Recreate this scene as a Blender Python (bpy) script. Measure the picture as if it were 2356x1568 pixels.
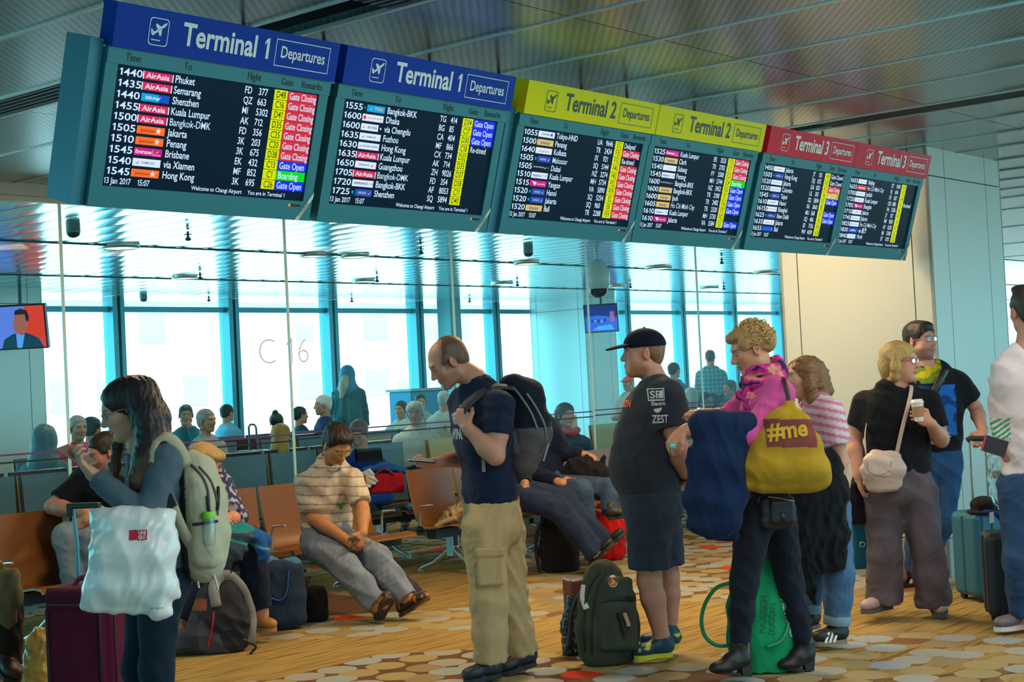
import bpy, bmesh, math, random, sys
import numpy as np
from mathutils import Vector, Matrix
from mathutils.bvhtree import BVHTree
random.seed(7); rng=np.random.default_rng(7)
SC=bpy.context.scene
for o in list(bpy.data.objects): bpy.data.objects.remove(o)
COL=SC.collection
# ---------------------------------------------------------------- camera
FPX=3500.0; PITCH,ROLL,ANG=0.02759,-0.05001,0.87356; HC=1.5
cF=np.array([0,math.cos(PITCH),math.sin(PITCH)]); cU0=np.array([0,-math.sin(PITCH),math.cos(PITCH)]); cR0=np.array([1.,0,0])
cR=math.cos(ROLL)*cR0+math.sin(ROLL)*cU0; cU=-math.sin(ROLL)*cR0+math.cos(ROLL)*cU0
CAM=np.array([0,0,HC])
cd=bpy.data.cameras.new('camera'); cam=bpy.data.objects.new('camera',cd); COL.objects.link(cam)
cd.sensor_width=36; cd.sensor_fit='HORIZONTAL'; cd.lens=FPX/2356*36; cd.clip_end=600
cam.matrix_world=Matrix([[cR[0],cU[0],-cF[0],0],[cR[1],cU[1],-cF[1],0],[cR[2],cU[2],-cF[2],HC],[0,0,0,1]])
SC.camera=cam
# ---------------------------------------------------------------- world, light, exposure
SC.view_settings.view_transform='Standard'; SC.view_settings.look='None'
SC.view_settings.exposure=-0.22; SC.view_settings.gamma=1.0; SC.view_settings.use_curve_mapping=False
uH=np.array([math.cos(ANG),math.sin(ANG),0]); vH=np.array([-math.sin(ANG),math.cos(ANG),0]); zH=np.array([0,0,1.])
w=bpy.data.worlds.new('daylight'); SC.world=w; w.use_nodes=True
nt=w.node_tree; nt.nodes.clear()
n_out=nt.nodes.new('ShaderNodeOutputWorld'); n_bg=nt.nodes.new('ShaderNodeBackground')
n_tc=nt.nodes.new('ShaderNodeTexCoord')
def w_lobe(d,stops):
    n=nt.nodes.new('ShaderNodeVectorMath'); n.operation='DOT_PRODUCT'; n.inputs[1].default_value=tuple(d); nt.links.new(n_tc.outputs['Generated'],n.inputs[0])
    m=nt.nodes.new('ShaderNodeMapRange'); m.inputs[1].default_value=-1; m.inputs[2].default_value=1; nt.links.new(n.outputs['Value'],m.inputs[0])
    r=nt.nodes.new('ShaderNodeValToRGB'); e=r.color_ramp.elements; e[0].position,e[0].color=stops[0][0],(*stops[0][1],1); e[1].position,e[1].color=stops[1][0],(*stops[1][1],1)
    for p_,c_ in stops[2:]: q=e.new(p_); q.color=(*c_,1)
    nt.links.new(m.outputs[0],r.inputs[0]); return r
SKY=(.19,.86,1.0)
l1=w_lobe(vH,[(.46,(.03,.07,.085)),(.60,SKY)])                       # the apron side: bright open sky
d2=uH*.80-vH*.60; l2=w_lobe(d2,[(.62,(.0,.0,.0)),(.86,(.18,.55,.62))])  # far end of the concourse
n_add=nt.nodes.new('ShaderNodeMix'); n_add.data_type='RGBA'; n_add.blend_type='ADD'; n_add.inputs[0].default_value=1.
nt.links.new(l1.outputs[0],n_add.inputs[6]); nt.links.new(l2.outputs[0],n_add.inputs[7])
nt.links.new(n_add.outputs[2],n_bg.inputs[0]); nt.links.new(n_bg.outputs[0],n_out.inputs[0])
n_bg.inputs[1].default_value=6.0
sl=bpy.data.lights.new('sun','SUN'); sl.energy=10.; sl.angle=.02; sl.color=(1.,.97,.92); so=bpy.data.objects.new('sun',sl); COL.objects.link(so)
so.rotation_euler=Vector(tuple(vH*.80+uH*.25-zH*.75)).to_track_quat('-Z','Y').to_euler()
def area(name,loc,size,power,col,rot=(0,0,0),sy=None,spread=math.pi):
    l=bpy.data.lights.new(name,'AREA'); l.shape='RECTANGLE'; l.size=size; l.size_y=sy or size; l.energy=power; l.color=col; l.spread=spread
    o=bpy.data.objects.new(name,l); COL.objects.link(o); o.location=loc; o.rotation_euler=rot; return o
def W(s,v,z=0.): return uH*s+vH*v+zH*z
# rows of warm downlights in the concourse ceiling, over the queue and on the near side of it
for i,(s,v,p) in enumerate([(4.6,2.6,36),(7.2,2.2,36),(9.2,2.2,13),(6.2,.4,40),(3.4,.9,42)]):
    area('concourse_lamp',W(s,v,2.965),1.1,p,(1.0,.90,.78),sy=1.1)
for i,(s,v,p) in enumerate([(7.6,5.7,70),(5.2,6.6,45),(8.9,5.5,60),(10.6,6.6,36)]):
    area('seating_lamp',W(s,v,2.965),.5,p,(1.0,.70,.36),sy=.5)
# ---------------------------------------------------------------- helpers
def P(px,py,d): return CAM+(cF+cR*((px-1178)/FPX)+cU*((784-py)/FPX))*d
def PZ(px,py,z=0.):
    D=cF+cR*((px-1178)/FPX)+cU*((784-py)/FPX); return CAM+D*((z-HC)/D[2])
def PV(px,py,v):
    D=cF+cR*((px-1178)/FPX)+cU*((784-py)/FPX); return CAM+D*(v/(D@vH))
def SV(p): return p@uH,p@vH
def nrm(a): a=np.asarray(a,float); return a/np.linalg.norm(a)
MATS={}
def mat(name,col=(.5,.5,.5),rough=.5,metal=0.,emit=None,es=1.,spec=.5,vc=False,coat=0.,sheen=0.,bump=None,alpha=None):
    if name in MATS: return MATS[name]
    m=bpy.data.materials.new(name); m.use_nodes=True; t=m.node_tree; b=t.nodes['Principled BSDF']
    b.inputs['Base Color'].default_value=(*col,1); b.inputs['Roughness'].default_value=rough; b.inputs['Metallic'].default_value=metal
    b.inputs['Specular IOR Level'].default_value=spec
    if coat: b.inputs['Coat Weight'].default_value=coat; b.inputs['Coat Roughness'].default_value=.08
    if sheen: b.inputs['Sheen Weight'].default_value=sheen
    if emit is not None: b.inputs['Emission Color'].default_value=(*emit,1); b.inputs['Emission Strength'].default_value=es
    if vc:
        a=t.nodes.new('ShaderNodeAttribute'); a.attribute_name='Col'; t.links.new(a.outputs['Color'],b.inputs['Base Color'])
    if bump:
        sc,st=bump; n=t.nodes.new('ShaderNodeTexNoise'); n.inputs['Scale'].default_value=sc; n.inputs['Detail'].default_value=4
        bp=t.nodes.new('ShaderNodeBump'); bp.inputs['Strength'].default_value=st; bp.inputs['Distance'].default_value=.01
        tc=t.nodes.new('ShaderNodeTexCoord'); t.links.new(tc.outputs['Object'],n.inputs['Vector'])
        t.links.new(n.outputs['Fac'],bp.inputs['Height']); t.links.new(bp.outputs['Normal'],b.inputs['Normal'])
    MATS[name]=m; return m
def glassmat(name,tint=(1,1,1),refl=.06,rough=0.0,opac=0.,oc=(1,1,1)):
    if name in MATS: return MATS[name]
    m=bpy.data.materials.new(name); m.use_nodes=True; t=m.node_tree; t.nodes.clear()
    o=t.nodes.new('ShaderNodeOutputMaterial'); tr=t.nodes.new('ShaderNodeBsdfTransparent'); gl=t.nodes.new('ShaderNodeBsdfGlossy')
    tr.inputs[0].default_value=(*tint,1); gl.inputs['Roughness'].default_value=rough
    mx=t.nodes.new('ShaderNodeMixShader'); fr=t.nodes.new('ShaderNodeFresnel'); fr.inputs[0].default_value=1.25
    ml=t.nodes.new('ShaderNodeMath'); ml.operation='MULTIPLY_ADD'; ml.inputs[1].default_value=1.0; ml.inputs[2].default_value=refl-.03; ml.use_clamp=True
    t.links.new(fr.outputs[0],ml.inputs[0]); t.links.new(ml.outputs[0],mx.inputs[0]); t.links.new(tr.outputs[0],mx.inputs[1]); t.links.new(gl.outputs[0],mx.inputs[2])
    last=mx
    if opac:
        df=t.nodes.new('ShaderNodeBsdfDiffuse'); df.inputs[0].default_value=(*oc,1); m2=t.nodes.new('ShaderNodeMixShader'); m2.inputs[0].default_value=opac
        t.links.new(mx.outputs[0],m2.inputs[1]); t.links.new(df.outputs[0],m2.inputs[2]); last=m2
    t.links.new(last.outputs[0],o.inputs[0]); MATS[name]=m; return m
def props(o,label=None,cat=None,group=None,kind=None):
    if label: o['label']=label
    if cat: o['category']=cat
    if group: o['group']=group
    if kind: o['kind']=kind
    return o
def thing(name,label,cat,loc=(0,0,0),rz=0.,group=None,kind=None):
    o=bpy.data.objects.new(name,None); COL.objects.link(o); o.location=tuple(loc); o.rotation_euler=(0,0,rz); o.empty_display_size=.1
    return props(o,label,cat,group,kind)
def link(name,me,parent=None,loc=None,rz=0.):
    o=bpy.data.objects.new(name,me); COL.objects.link(o)
    if parent is not None: o.parent=parent
    if loc is not None: o.location=tuple(loc)
    if rz: o.rotation_euler=(0,0,rz)
    return o
def rawmesh(name,V,Fc,mats,mi=None,smooth=False,cols=None):
    me=bpy.data.meshes.new(name); V=np.asarray(V,dtype=np.float64)
    if isinstance(Fc,np.ndarray) and Fc.ndim==2 and len(Fc):
        n,k=Fc.shape
        me.vertices.add(len(V)); me.vertices.foreach_set('co',V.astype(np.float32).ravel())
        me.loops.add(n*k); me.loops.foreach_set('vertex_index',Fc.astype(np.int32).ravel())
        me.polygons.add(n); me.polygons.foreach_set('loop_start',np.arange(0,n*k,k,dtype=np.int32))
        me.polygons.foreach_set('loop_total',np.full(n,k,dtype=np.int32)) if bpy.app.version<(4,0) else None
        me.update(calc_edges=True); me.validate()
    else:
        me.from_pydata([tuple(p) for p in V],[],[tuple(int(i) for i in f) for f in Fc]); me.update()
    for m in (mats if isinstance(mats,(list,tuple)) else [mats]): me.materials.append(m)
    if mi is not None: me.polygons.foreach_set('material_index',np.asarray(mi,dtype=np.int32))
    me.polygons.foreach_set('use_smooth',np.full(len(me.polygons),bool(smooth)))
    if cols is not None:
        a=me.color_attributes.new('Col','FLOAT_COLOR','POINT'); c=np.ones((len(V),4),np.float32); c[:,:3]=cols; a.data.foreach_set('color',c.ravel())
    me.update(); return me
class MB:
    """collects simple shapes into one mesh; material index is kept per face"""
    def __init__(s): s.V=[];s.F=[];s.M=[];s.S=[]
    def addp(s,V,F,m=0,sm=False):
        b=len(s.V); s.V+= [tuple(map(float,p)) for p in V]; s.F+=[tuple(int(i)+b for i in f) for f in F]; s.M+=[m]*len(F); s.S+=[sm]*len(F); return s
    def box(s,lo,hi,m=0,ax=None,o=None):
        (x0,y0,z0),(x1,y1,z1)=lo,hi
        V=[(x0,y0,z0),(x1,y0,z0),(x1,y1,z0),(x0,y1,z0),(x0,y0,z1),(x1,y0,z1),(x1,y1,z1),(x0,y1,z1)]
        if ax is not None: V=[np.asarray(o)+ax[0]*a+ax[1]*b+ax[2]*c for a,b,c in V]
        return s.addp(V,[(0,3,2,1),(4,5,6,7),(0,1,5,4),(1,2,6,5),(2,3,7,6),(3,0,4,7)],m)
    def tube(s,pts,r,n=8,m=0,closed=False,cap=True,sq=1.):
        pts=[np.asarray(p,float) for p in pts]; K=len(pts); rr=r if hasattr(r,'__len__') else [r]*K
        V=[];F=[]; prev=None
        for i,p in enumerate(pts):
            a=pts[(i-1)%K] if (closed or i>0) else p; b=pts[(i+1)%K] if (closed or i<K-1) else p
            t=nrm(b-a)
            if prev is None: x=np.cross(t,[0,0,1.] if abs(t[2])<.9 else [1.,0,0])
            else: x=prev-t*(prev@t)
            x=nrm(x); prev=x; y=np.cross(t,x)
            V+=[p+x*math.cos(2*math.pi*k/n)*rr[i]+y*math.sin(2*math.pi*k/n)*rr[i]*sq for k in range(n)]
        L=K if closed else K-1
        for i in range(L):
            j=(i+1)%K
            F+=[(i*n+k,i*n+(k+1)%n,j*n+(k+1)%n,j*n+k) for k in range(n)]
        s.addp(V,F,m,True)
        if cap and not closed: s.addp(V[:n],[tuple(range(n))[::-1]],m); s.addp(V[-n:],[tuple(range(n))],m)
        return s
    def cyl(s,a,b,r,n=12,m=0,r2=None): return s.tube([a,b],[r,r if r2 is None else r2],n,m)
    def lathe(s,prof,o=(0,0,0),n=16,m=0,ax=None):
        ax=ax or (np.array([1.,0,0]),np.array([0,1.,0]),np.array([0,0,1.])); o=np.asarray(o,float)
        V=[o+ax[0]*(r*math.cos(2*math.pi*k/n))+ax[1]*(r*math.sin(2*math.pi*k/n))+ax[2]*z for r,z in prof for k in range(n)]
        F=[(i*n+k,i*n+(k+1)%n,(i+1)*n+(k+1)%n,(i+1)*n+k) for i in range(len(prof)-1) for k in range(n)]
        s.addp(V,F,m,True); s.addp(V[:n],[tuple(range(n))[::-1]],m); s.addp(V[-n:],[tuple(range(n))],m); return s
    def prism(s,poly,ax,o,depth,m=0):
        """poly in (a,b); extruded along ax[2] from 0 to depth"""
        n=len(poly); o=np.asarray(o,float)
        V=[o+ax[0]*a+ax[1]*b for a,b in poly]+[o+ax[0]*a+ax[1]*b+ax[2]*depth for a,b in poly]
        return s.addp(V,[tuple(range(n))[::-1],tuple(range(n,2*n))]+[(i,(i+1)%n,n+(i+1)%n,n+i) for i in range(n)],m)
    def quad(s,a,b,c,d,m=0): return s.addp([a,b,c,d],[(0,1,2,3)],m)
    def build(s,name,mats,parent=None,loc=None,rz=0.,origin=None,bevel=0.):
        V=np.array(s.V) if s.V else np.zeros((0,3))
        if origin is not None: V=V-np.asarray(origin)
        me=rawmesh(name,V,s.F,mats,s.M); me.polygons.foreach_set('use_smooth',s.S)
        o=link(name,me,parent,loc,rz)
        if bevel:
            b=o.modifiers.new('bevel','BEVEL'); b.width=bevel; b.segments=2; b.limit_method='ANGLE'
        return o
# text as 2-D triangles
_tc={}
def _raw(t,bold,align='LEFT'):
    c=bpy.data.curves.new('t','FONT'); c.body=t; c.size=1.; c.offset=bold; c.align_x=align; c.resolution_u=3; c.fill_mode='FRONT'
    o=bpy.data.objects.new('t',c); COL.objects.link(o); dg=bpy.context.evaluated_depsgraph_get(); dg.update()
    me=o.evaluated_get(dg).to_mesh(); V=np.array([v.co[:] for v in me.vertices]) if len(me.vertices) else np.zeros((0,3)); F=[tuple(p.vertices) for p in me.polygons]
    bpy.data.objects.remove(o); bpy.data.curves.remove(c); return V[:,:2],F
_adv={}
def _advance(seg):
    if seg not in _adv: _adv[seg]=_raw(seg+'H',0)[0][:,0].max()-_raw('H',0)[0][:,0].max()
    return _adv[seg]
_hh=None
def text2d(t,bold=0.,align='LEFT'):
    """letters as flat triangles; the figure one gets a flag and a plain stem so that it reads as a figure"""
    global _hh
    if 'M' in t: bold=min(bold,.004)
    k=(t,bold,align)
    if k in _tc: return _tc[k]
    if '1' not in t: _tc[k]=_raw(t,bold,align); return _tc[k]
    if _hh is None: _hh=_raw('H',0)[0][:,1].max()
    h=_hh; b=.045+bold; Vs=[];F=[]; x=0.; n=0
    for i,seg in enumerate(t.split('1')):
        if i:
            one=np.array([(.24-b,0),(.24+b,0),(.24+b,h),(.24-b*.6,h),(.07,h*.80),(.07,h*.80-.085-bold),(.24-b,h*.86-.035)])+[x,0]
            Vs.append(one); F.append(tuple(n+q for q in range(7))); n+=7; x+=.40
        if seg:
            V,f=_raw(seg,bold) if seg.strip() else (np.zeros((0,2)),[])
            if len(V): Vs.append(V+[x,0]); F+=[tuple(a+n for a in q) for q in f]; n+=len(V)
            x+=_advance(seg)
    V=np.concatenate(Vs)
    if align=='CENTER': V=V-[(V[:,0].max()+V[:,0].min())/2,0]
    _tc[k]=(V,F); return _tc[k]
class Flat:
    """a flat printed panel: x right, y up, tiny lift per layer"""
    def __init__(s,o,ax): s.o=np.asarray(o,float); s.ax=ax; s.mb=MB()
    def p(s,x,y,l=0.): return s.o+s.ax[0]*x+s.ax[1]*y+s.ax[2]*l
    def rect(s,x0,y0,x1,y1,m,l=.001): s.mb.quad(s.p(x0,y0,l),s.p(x1,y0,l),s.p(x1,y1,l),s.p(x0,y1,l),m)
    def poly(s,pts,m,l=.001): s.mb.addp([s.p(x,y,l) for x,y in pts],[tuple(range(len(pts)))],m)
    def frame(s,x0,y0,x1,y1,t,m,l=.001):
        s.rect(x0,y0,x1,y0+t,m,l); s.rect(x0,y1-t,x1,y1,m,l); s.rect(x0,y0+t,x0+t,y1-t,m,l); s.rect(x1-t,y0+t,x1,y1-t,m,l)
    def text(s,t,x,y,h,m,l=.0015,sx=1.,bold=0.,align='LEFT',fit=None):
        V,F=text2d(t,bold,align)
        if not len(V): return
        global _hh
        if _hh is None: _hh=_raw('H',0)[0][:,1].max()
        k=h/_hh
        if fit: 
            w0=(V[:,0].max()-V[:,0].min())*k; sx=fit/w0
        s.mb.addp([s.p(x+a*k*sx,y+b*k,l) for a,b in V],F,m)
AXW=(uH,-vH,zH)
# ================================================================ SETTING
def node_mat(name):
    m=bpy.data.materials.new(name); m.use_nodes=True; MATS[name]=m; t=m.node_tree
    return m,t,t.nodes['Principled BSDF'],(lambda ty:t.nodes.new(ty)),t.links.new
# ---- carpet
m_floor,t,b,N,L=node_mat('carpet')
tc=N('ShaderNodeTexCoord')
mp=N('ShaderNodeMapping'); mp.inputs['Scale'].default_value=(4.6,4.6,1); L(tc.outputs['Object'],mp.inputs[0])
vo=N('ShaderNodeTexVoronoi'); vo.voronoi_dimensions='2D'; vo.inputs['Scale'].default_value=1; vo.inputs['Randomness'].default_value=.35; L(mp.outputs[0],vo.inputs['Vector'])
def ramp(stops,const=True):
    r=N('ShaderNodeValToRGB'); r.color_ramp.interpolation='CONSTANT' if const else 'LINEAR'; el=r.color_ramp.elements
    el[0].position,el[0].color=stops[0][0],(*stops[0][1],1); el[1].position,el[1].color=stops[1][0],(*stops[1][1],1)
    for p_,c_ in stops[2:]: q=el.new(p_); q.color=(*c_,1)
    return r
sep=N('ShaderNodeSeparateColor'); L(vo.outputs['Color'],sep.inputs[0])
spot=ramp([(0,(.36,.28,.14)),(.22,(.34,.34,.30)),(.45,(.36,.29,.13)),(.60,(.31,.36,.37)),(.78,(.29,.22,.12)),(.91,(.20,.10,.05)),(.945,(.66,.05,.015))]); L(sep.outputs[0],spot.inputs[0])
# big rectangular zones of gold and brown streaks
mz=N('ShaderNodeMapping'); mz.inputs['Scale'].default_value=(.62,.62,1); L(tc.outputs['Object'],mz.inputs[0])
zo=N('ShaderNodeTexVoronoi'); zo.voronoi_dimensions='2D'; zo.distance='CHEBYCHEV'; zo.inputs['Scale'].default_value=1; zo.inputs['Randomness'].default_value=.9; L(mz.outputs[0],zo.inputs['Vector'])
zs=N('ShaderNodeSeparateColor'); L(zo.outputs['Color'],zs.inputs[0])
base=ramp([(0,(.34,.225,.070)),(.4,(.155,.078,.038)),(.6,(.37,.255,.085)),(.85,(.19,.110,.048))]); L(zs.outputs[0],base.inputs[0])
ms=N('ShaderNodeMapping'); ms.inputs['Rotation'].default_value=(0,0,-ANG); ms.inputs['Scale'].default_value=(2.2,34,1); L(tc.outputs['Object'],ms.inputs[0])
st=N('ShaderNodeTexNoise'); st.inputs['Scale'].default_value=1; st.inputs['Detail'].default_value=3; L(ms.outputs[0],st.inputs['Vector'])
sr=ramp([(.34,(.40,.30,.24)),(.52,(1,1,1))],False); L(st.outputs['Fac'],sr.inputs[0])
dk=N('ShaderNodeMix'); dk.data_type='RGBA'; dk.blend_type='MULTIPLY'; dk.inputs[0].default_value=.8; L(base.outputs[0],dk.inputs[6]); L(sr.outputs[0],dk.inputs[7])
inz=N('ShaderNodeMath'); inz.operation='GREATER_THAN'; inz.inputs[1].default_value=.36; L(zs.outputs[1],inz.inputs[0])
dist=N('ShaderNodeMath'); dist.operation='LESS_THAN'; dist.inputs[1].default_value=.50; L(vo.outputs['Distance'],dist.inputs[0])
both=N('ShaderNodeMath'); both.operation='MULTIPLY'; L(inz.outputs[0],both.inputs[0]); L(dist.outputs[0],both.inputs[1])
mx=N('ShaderNodeMix'); mx.data_type='RGBA'; L(both.outputs[0],mx.inputs[0]); L(dk.outputs[2],mx.inputs[6]); L(spot.outputs[0],mx.inputs[7])
fb=N('ShaderNodeTexNoise'); fb.inputs['Scale'].default_value=420; L(tc.outputs['Object'],fb.inputs['Vector'])
m2=N('ShaderNodeMix'); m2.data_type='RGBA'; m2.blend_type='OVERLAY'; m2.inputs[0].default_value=.25; L(mx.outputs[2],m2.inputs[6]); L(fb.outputs['Color'],m2.inputs[7])
L(m2.outputs[2],b.inputs['Base Color']); b.inputs['Roughness'].default_value=.95; b.inputs['Specular IOR Level'].default_value=.15
bp=N('ShaderNodeBump'); bp.inputs['Strength'].default_value=.3; bp.inputs['Distance'].default_value=.004; L(fb.outputs['Fac'],bp.inputs['Height']); L(bp.outputs[0],b.inputs['Normal'])
mb=MB(); mb.box((-12,-9,-.1),(60,18.6,0)); f=mb.build('floor',m_floor,rz=ANG); props(f,kind='structure')
# ---- ceilings
def ceil_mat(name,col,rough,stripe,metal):
    m,t,b,N,L=node_mat(name)
    tc=N('ShaderNodeTexCoord'); mp=N('ShaderNodeMapping'); mp.inputs['Rotation'].default_value=(0,0,ANG); L(tc.outputs['Object'],mp.inputs[0])
    wv=N('ShaderNodeTexWave'); wv.bands_direction='X'; wv.inputs['Scale'].default_value=9.5; L(mp.outputs[0],wv.inputs['Vector'])
    r=N('ShaderNodeValToRGB'); r.color_ramp.elements[0].color=(*[c*(1-stripe) for c in col],1); r.color_ramp.elements[1].color=(*col,1); L(wv.outputs['Fac'],r.inputs[0])
    L(r.outputs[0],b.inputs['Base Color']); b.inputs['Roughness'].default_value=rough; b.inputs['Metallic'].default_value=metal
    return m
m_cf=ceil_mat('ceiling_panel_perforated',(.37,.42,.44),.27,.40,.9)
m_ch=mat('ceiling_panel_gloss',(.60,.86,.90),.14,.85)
m_dark=mat('slot_black',(.008,.01,.012),.6); m_alu=mat('aluminium_trim',(.62,.65,.66),.35,.8)
HZ=3.0
joints=[-6.0,-2.5,0.1,.77,1.43,2.1,2.76,3.42,4.07,4.33,4.99,5.65,6.33,7.04,7.70,8.37,8.63,9.2,9.86,10.5,11.2,11.85,12.5,13.2,13.9,15.0,17,19.5,22,26,34,44,58]
mb=MB()
for i in range(len(joints)-1):
    a_,b_=joints[i],joints[i+1]
    if abs(b_-a_-.26)<.02: continue
    g=.012
    for v0,v1 in ((-3.5,-2.2),(-2.2,.78),(.78,3.78),(3.78,6.78),(6.78,9.02)):
        mb.box((a_+g,v0+.003,HZ),(b_-g,v1-.003,HZ+.05))
o=mb.build('ceiling',m_cf,rz=ANG); props(o,kind='structure')
mb=MB(); mb.box((-12,-3.5,HZ+.30),(60,9.0,HZ+.36)); o=mb.build('ceiling',m_dark,rz=ANG); props(o,kind='structure')
mb=MB()
for j in joints[1:-1]: mb.box((j-.011,-3.5,HZ-.006),(j+.011,9.0,HZ+.012))
o=mb.build('trim_1',m_alu,rz=ANG); props(o,kind='structure')
m_slat=mat('slot_slat',(.045,.07,.08),.45,.3)
for k,(a_,b_) in enumerate(((4.07,4.33),(8.37,8.63))):
    mb=MB(); 
    for q in range(5): mb.box((a_+.035+q*.045,-3.5,HZ-.002),(a_+.055+q*.045,4.15 if k==0 else 4.5,HZ+.03))
    if k==0:
        for q in range(5): mb.box((a_+.035+q*.045,5.4,HZ-.002),(a_+.055+q*.045,9,HZ+.03))
    r=thing('air_vent',['long slotted ceiling vent above the blue boards','long slotted ceiling vent above the red boards'][k],'vent',W(a_,4,HZ),ANG)
    o=mb.build('slat',m_slat,r,origin=(a_,4,HZ))
# hold room ceiling: gently bowed glossy planks
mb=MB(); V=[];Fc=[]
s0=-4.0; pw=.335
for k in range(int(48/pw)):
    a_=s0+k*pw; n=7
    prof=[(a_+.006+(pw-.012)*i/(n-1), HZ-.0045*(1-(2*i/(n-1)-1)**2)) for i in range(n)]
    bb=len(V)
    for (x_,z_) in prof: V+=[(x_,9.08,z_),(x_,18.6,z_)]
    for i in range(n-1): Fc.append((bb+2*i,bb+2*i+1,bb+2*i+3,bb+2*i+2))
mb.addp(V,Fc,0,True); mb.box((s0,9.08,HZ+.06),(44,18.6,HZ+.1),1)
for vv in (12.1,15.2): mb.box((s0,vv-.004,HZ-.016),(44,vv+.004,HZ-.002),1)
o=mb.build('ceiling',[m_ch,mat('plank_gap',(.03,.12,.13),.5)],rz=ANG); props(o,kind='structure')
# ---- glass partition with manifestation lines
GV=9.05
m_glass=glassmat('partition_glass',(.82,.97,.98),.022)
m_edge=mat('glass_edge',(.72,.86,.80),.25,.0,emit=None)
m_pur=mat('purple_film',(.16,.03,.26),.5); m_blk=mat('black_film',(.01,.012,.015),.5); m_grey=mat('etched_letter',(.78,.80,.86),.5)
edges=[-4.1,-2.07,-.02,1.98,4.0,6.03,8.07,10.02,12.0,13.98,16.0,18.0,20]
for i in range(len(edges)-1):
    a_,b_=edges[i],edges[i+1]
    mb=MB(); mb.quad((a_+.008,GV,.0),(b_-.008,GV,.0),(b_-.008,GV,2.93),(a_+.008,GV,2.93))
    o=mb.build('window_%d'%(i+1),m_glass,rz=ANG); props(o,kind='structure')
    mb=MB(); mb.box((b_-.009,GV-.007,.0),(b_+.009,GV+.007,2.93)); o=mb.build('trim_%d'%(i+2),m_edge,rz=ANG); props(o,kind='structure')
    zz=1.175 if i%2 else 1.185
    mb=MB(); mb.box((a_+.02,GV-.004,zz),(b_-.02,GV-.002,zz+.012),0); mb.box((a_+.02,GV-.004,zz-.05),(b_-.02,GV-.002,zz-.038),1)
    o=mb.build('trim_%d'%(i+20),[m_pur,m_blk],rz=ANG); props(o,kind='structure')
mb=MB(); mb.box((-6,GV-.06,2.92),(10.3,GV+.06,3.02)); mb.box((10.3,GV-.06,2.92),(20,GV+.06,3.02)); mb.box((-6,GV-.02,2.885),(20,GV+.02,2.92)); o=mb.build('trim_40',mat('beam_grey',(.50,.53,.53),.35,.5),rz=ANG); props(o,kind='structure')
# etched gate number on the glass
fl=Flat(PV(592,838,GV-.004),(uH,zH,-vH))
fl.text('C 16',0,0,.20,0,.0,sx=1.0,bold=-.025)
o=fl.mb.build('gate_number',m_grey); props(o,'faint outlined gate number C16 etched on the glass partition','sign')
fl=Flat(PV(417,994,GV-.004),(uH,zH,-vH)); fl.text('CHANGI',0,0,.04,0,.0,bold=.0)
o=fl.mb.build('glass_lettering',m_blk); props(o,'small black airport lettering stuck on the glass partition above the purple line','sign')
# ---- outer facade
FV=18.3
m_mul=mat('mullion_blue',(.10,.34,.42),.4,.3); m_muld=mat('mullion_dark',(.02,.09,.12),.4,.3)
m_fg=glassmat('facade_glass',(.97,1,1),.04)
mul=[s for s in (0.8,2.85,4.9,6.87,8.92,10.97,13.02,15.12,17.2,19.25,21.3,23.4,25.45,27.5,29.6,31.7,33.8,35.9)]
for i in range(len(mul)-1):
    mb=MB(); mb.quad((mul[i],FV+.05,0),(mul[i+1],FV+.05,0),(mul[i+1],FV+.05,3.0),(mul[i],FV+.05,3.0)); o=mb.build('window_%d'%(i+20),m_fg,rz=ANG); props(o,kind='structure')
    s=mul[i]; mb=MB()
    mb.box((s-.10,FV-.12,0),(s-.02,FV+.12,3.0),0); mb.box((s+.03,FV-.12,0),(s+.10,FV+.12,3.0),0); mb.box((s-.02,FV-.06,0),(s+.03,FV+.06,3.0),1)
    o=mb.build('trim_%d'%(i+50),[m_mul,m_muld],rz=ANG); props(o,kind='structure')
mb=MB(); mb.box((mul[0],FV-.05,2.795),(mul[-1],FV+.05,2.875)); mb.box((mul[0],FV-.05,.0),(mul[-1],FV+.05,.12)); o=mb.build('trim_80',m_mul,rz=ANG); props(o,kind='structure')
mb=MB(); mb.box((19.5,17.7,0),(19.78,18.0,3.0)); o=mb.build('structural_post',mat('post_teal',(.16,.42,.46),.4),rz=ANG); props(o,kind='structure')
# ---- clad columns
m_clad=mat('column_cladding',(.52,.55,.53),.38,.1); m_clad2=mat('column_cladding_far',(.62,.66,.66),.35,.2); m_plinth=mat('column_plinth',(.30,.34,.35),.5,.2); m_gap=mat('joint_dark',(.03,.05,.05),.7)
def column(name,s0,s1,v0,v1,label,cm,band=2.80,su=(.22,.78),sv=(.12,.88)):
    r=thing(name,label,'column',W(s0,v0,0),ANG,kind='structure')
    mb=MB(); mb.box((.01,.01,0),(s1-s0-.01,v1-v0-.01,HZ+.02),0); mb.build('core',m_gap,r)
    def panels(z0,z1,nm,m_):
        mb=MB(); g=.004; w_,d_=s1-s0,v1-v0
        cu=[0]+[w_*x for x in su]+[w_]; cv=[0]+[d_*x for x in sv]+[d_]
        for i in range(len(cu)-1):
            for y0,y1 in ((0,.02),(d_-.02,d_)): mb.box((cu[i]+(g if i else 0),y0,z0),(cu[i+1]-(g if i<len(cu)-2 else 0),y1,z1))
        for i in range(len(cv)-1):
            for x0,x1 in ((0,.02),(w_-.02,w_)): mb.box((x0,cv[i]+(g if i else 0),z0),(x1,cv[i+1]-(g if i<len(cv)-2 else 0),z1))
        mb.build(nm,m_,r)
    panels(.28,band-.004,'cladding',cm); panels(band+.004,HZ,'capital_band',cm); panels(0,.272,'plinth',m_plinth)
    return r
column('column',9.98,11.26,4.52,5.72,'big pale clad column behind the red boards and the couple',m_clad)
column('column',22.3,23.25,16.9,18.2,'pale clad column by the far windows, behind the hanging screen',m_clad2)
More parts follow.
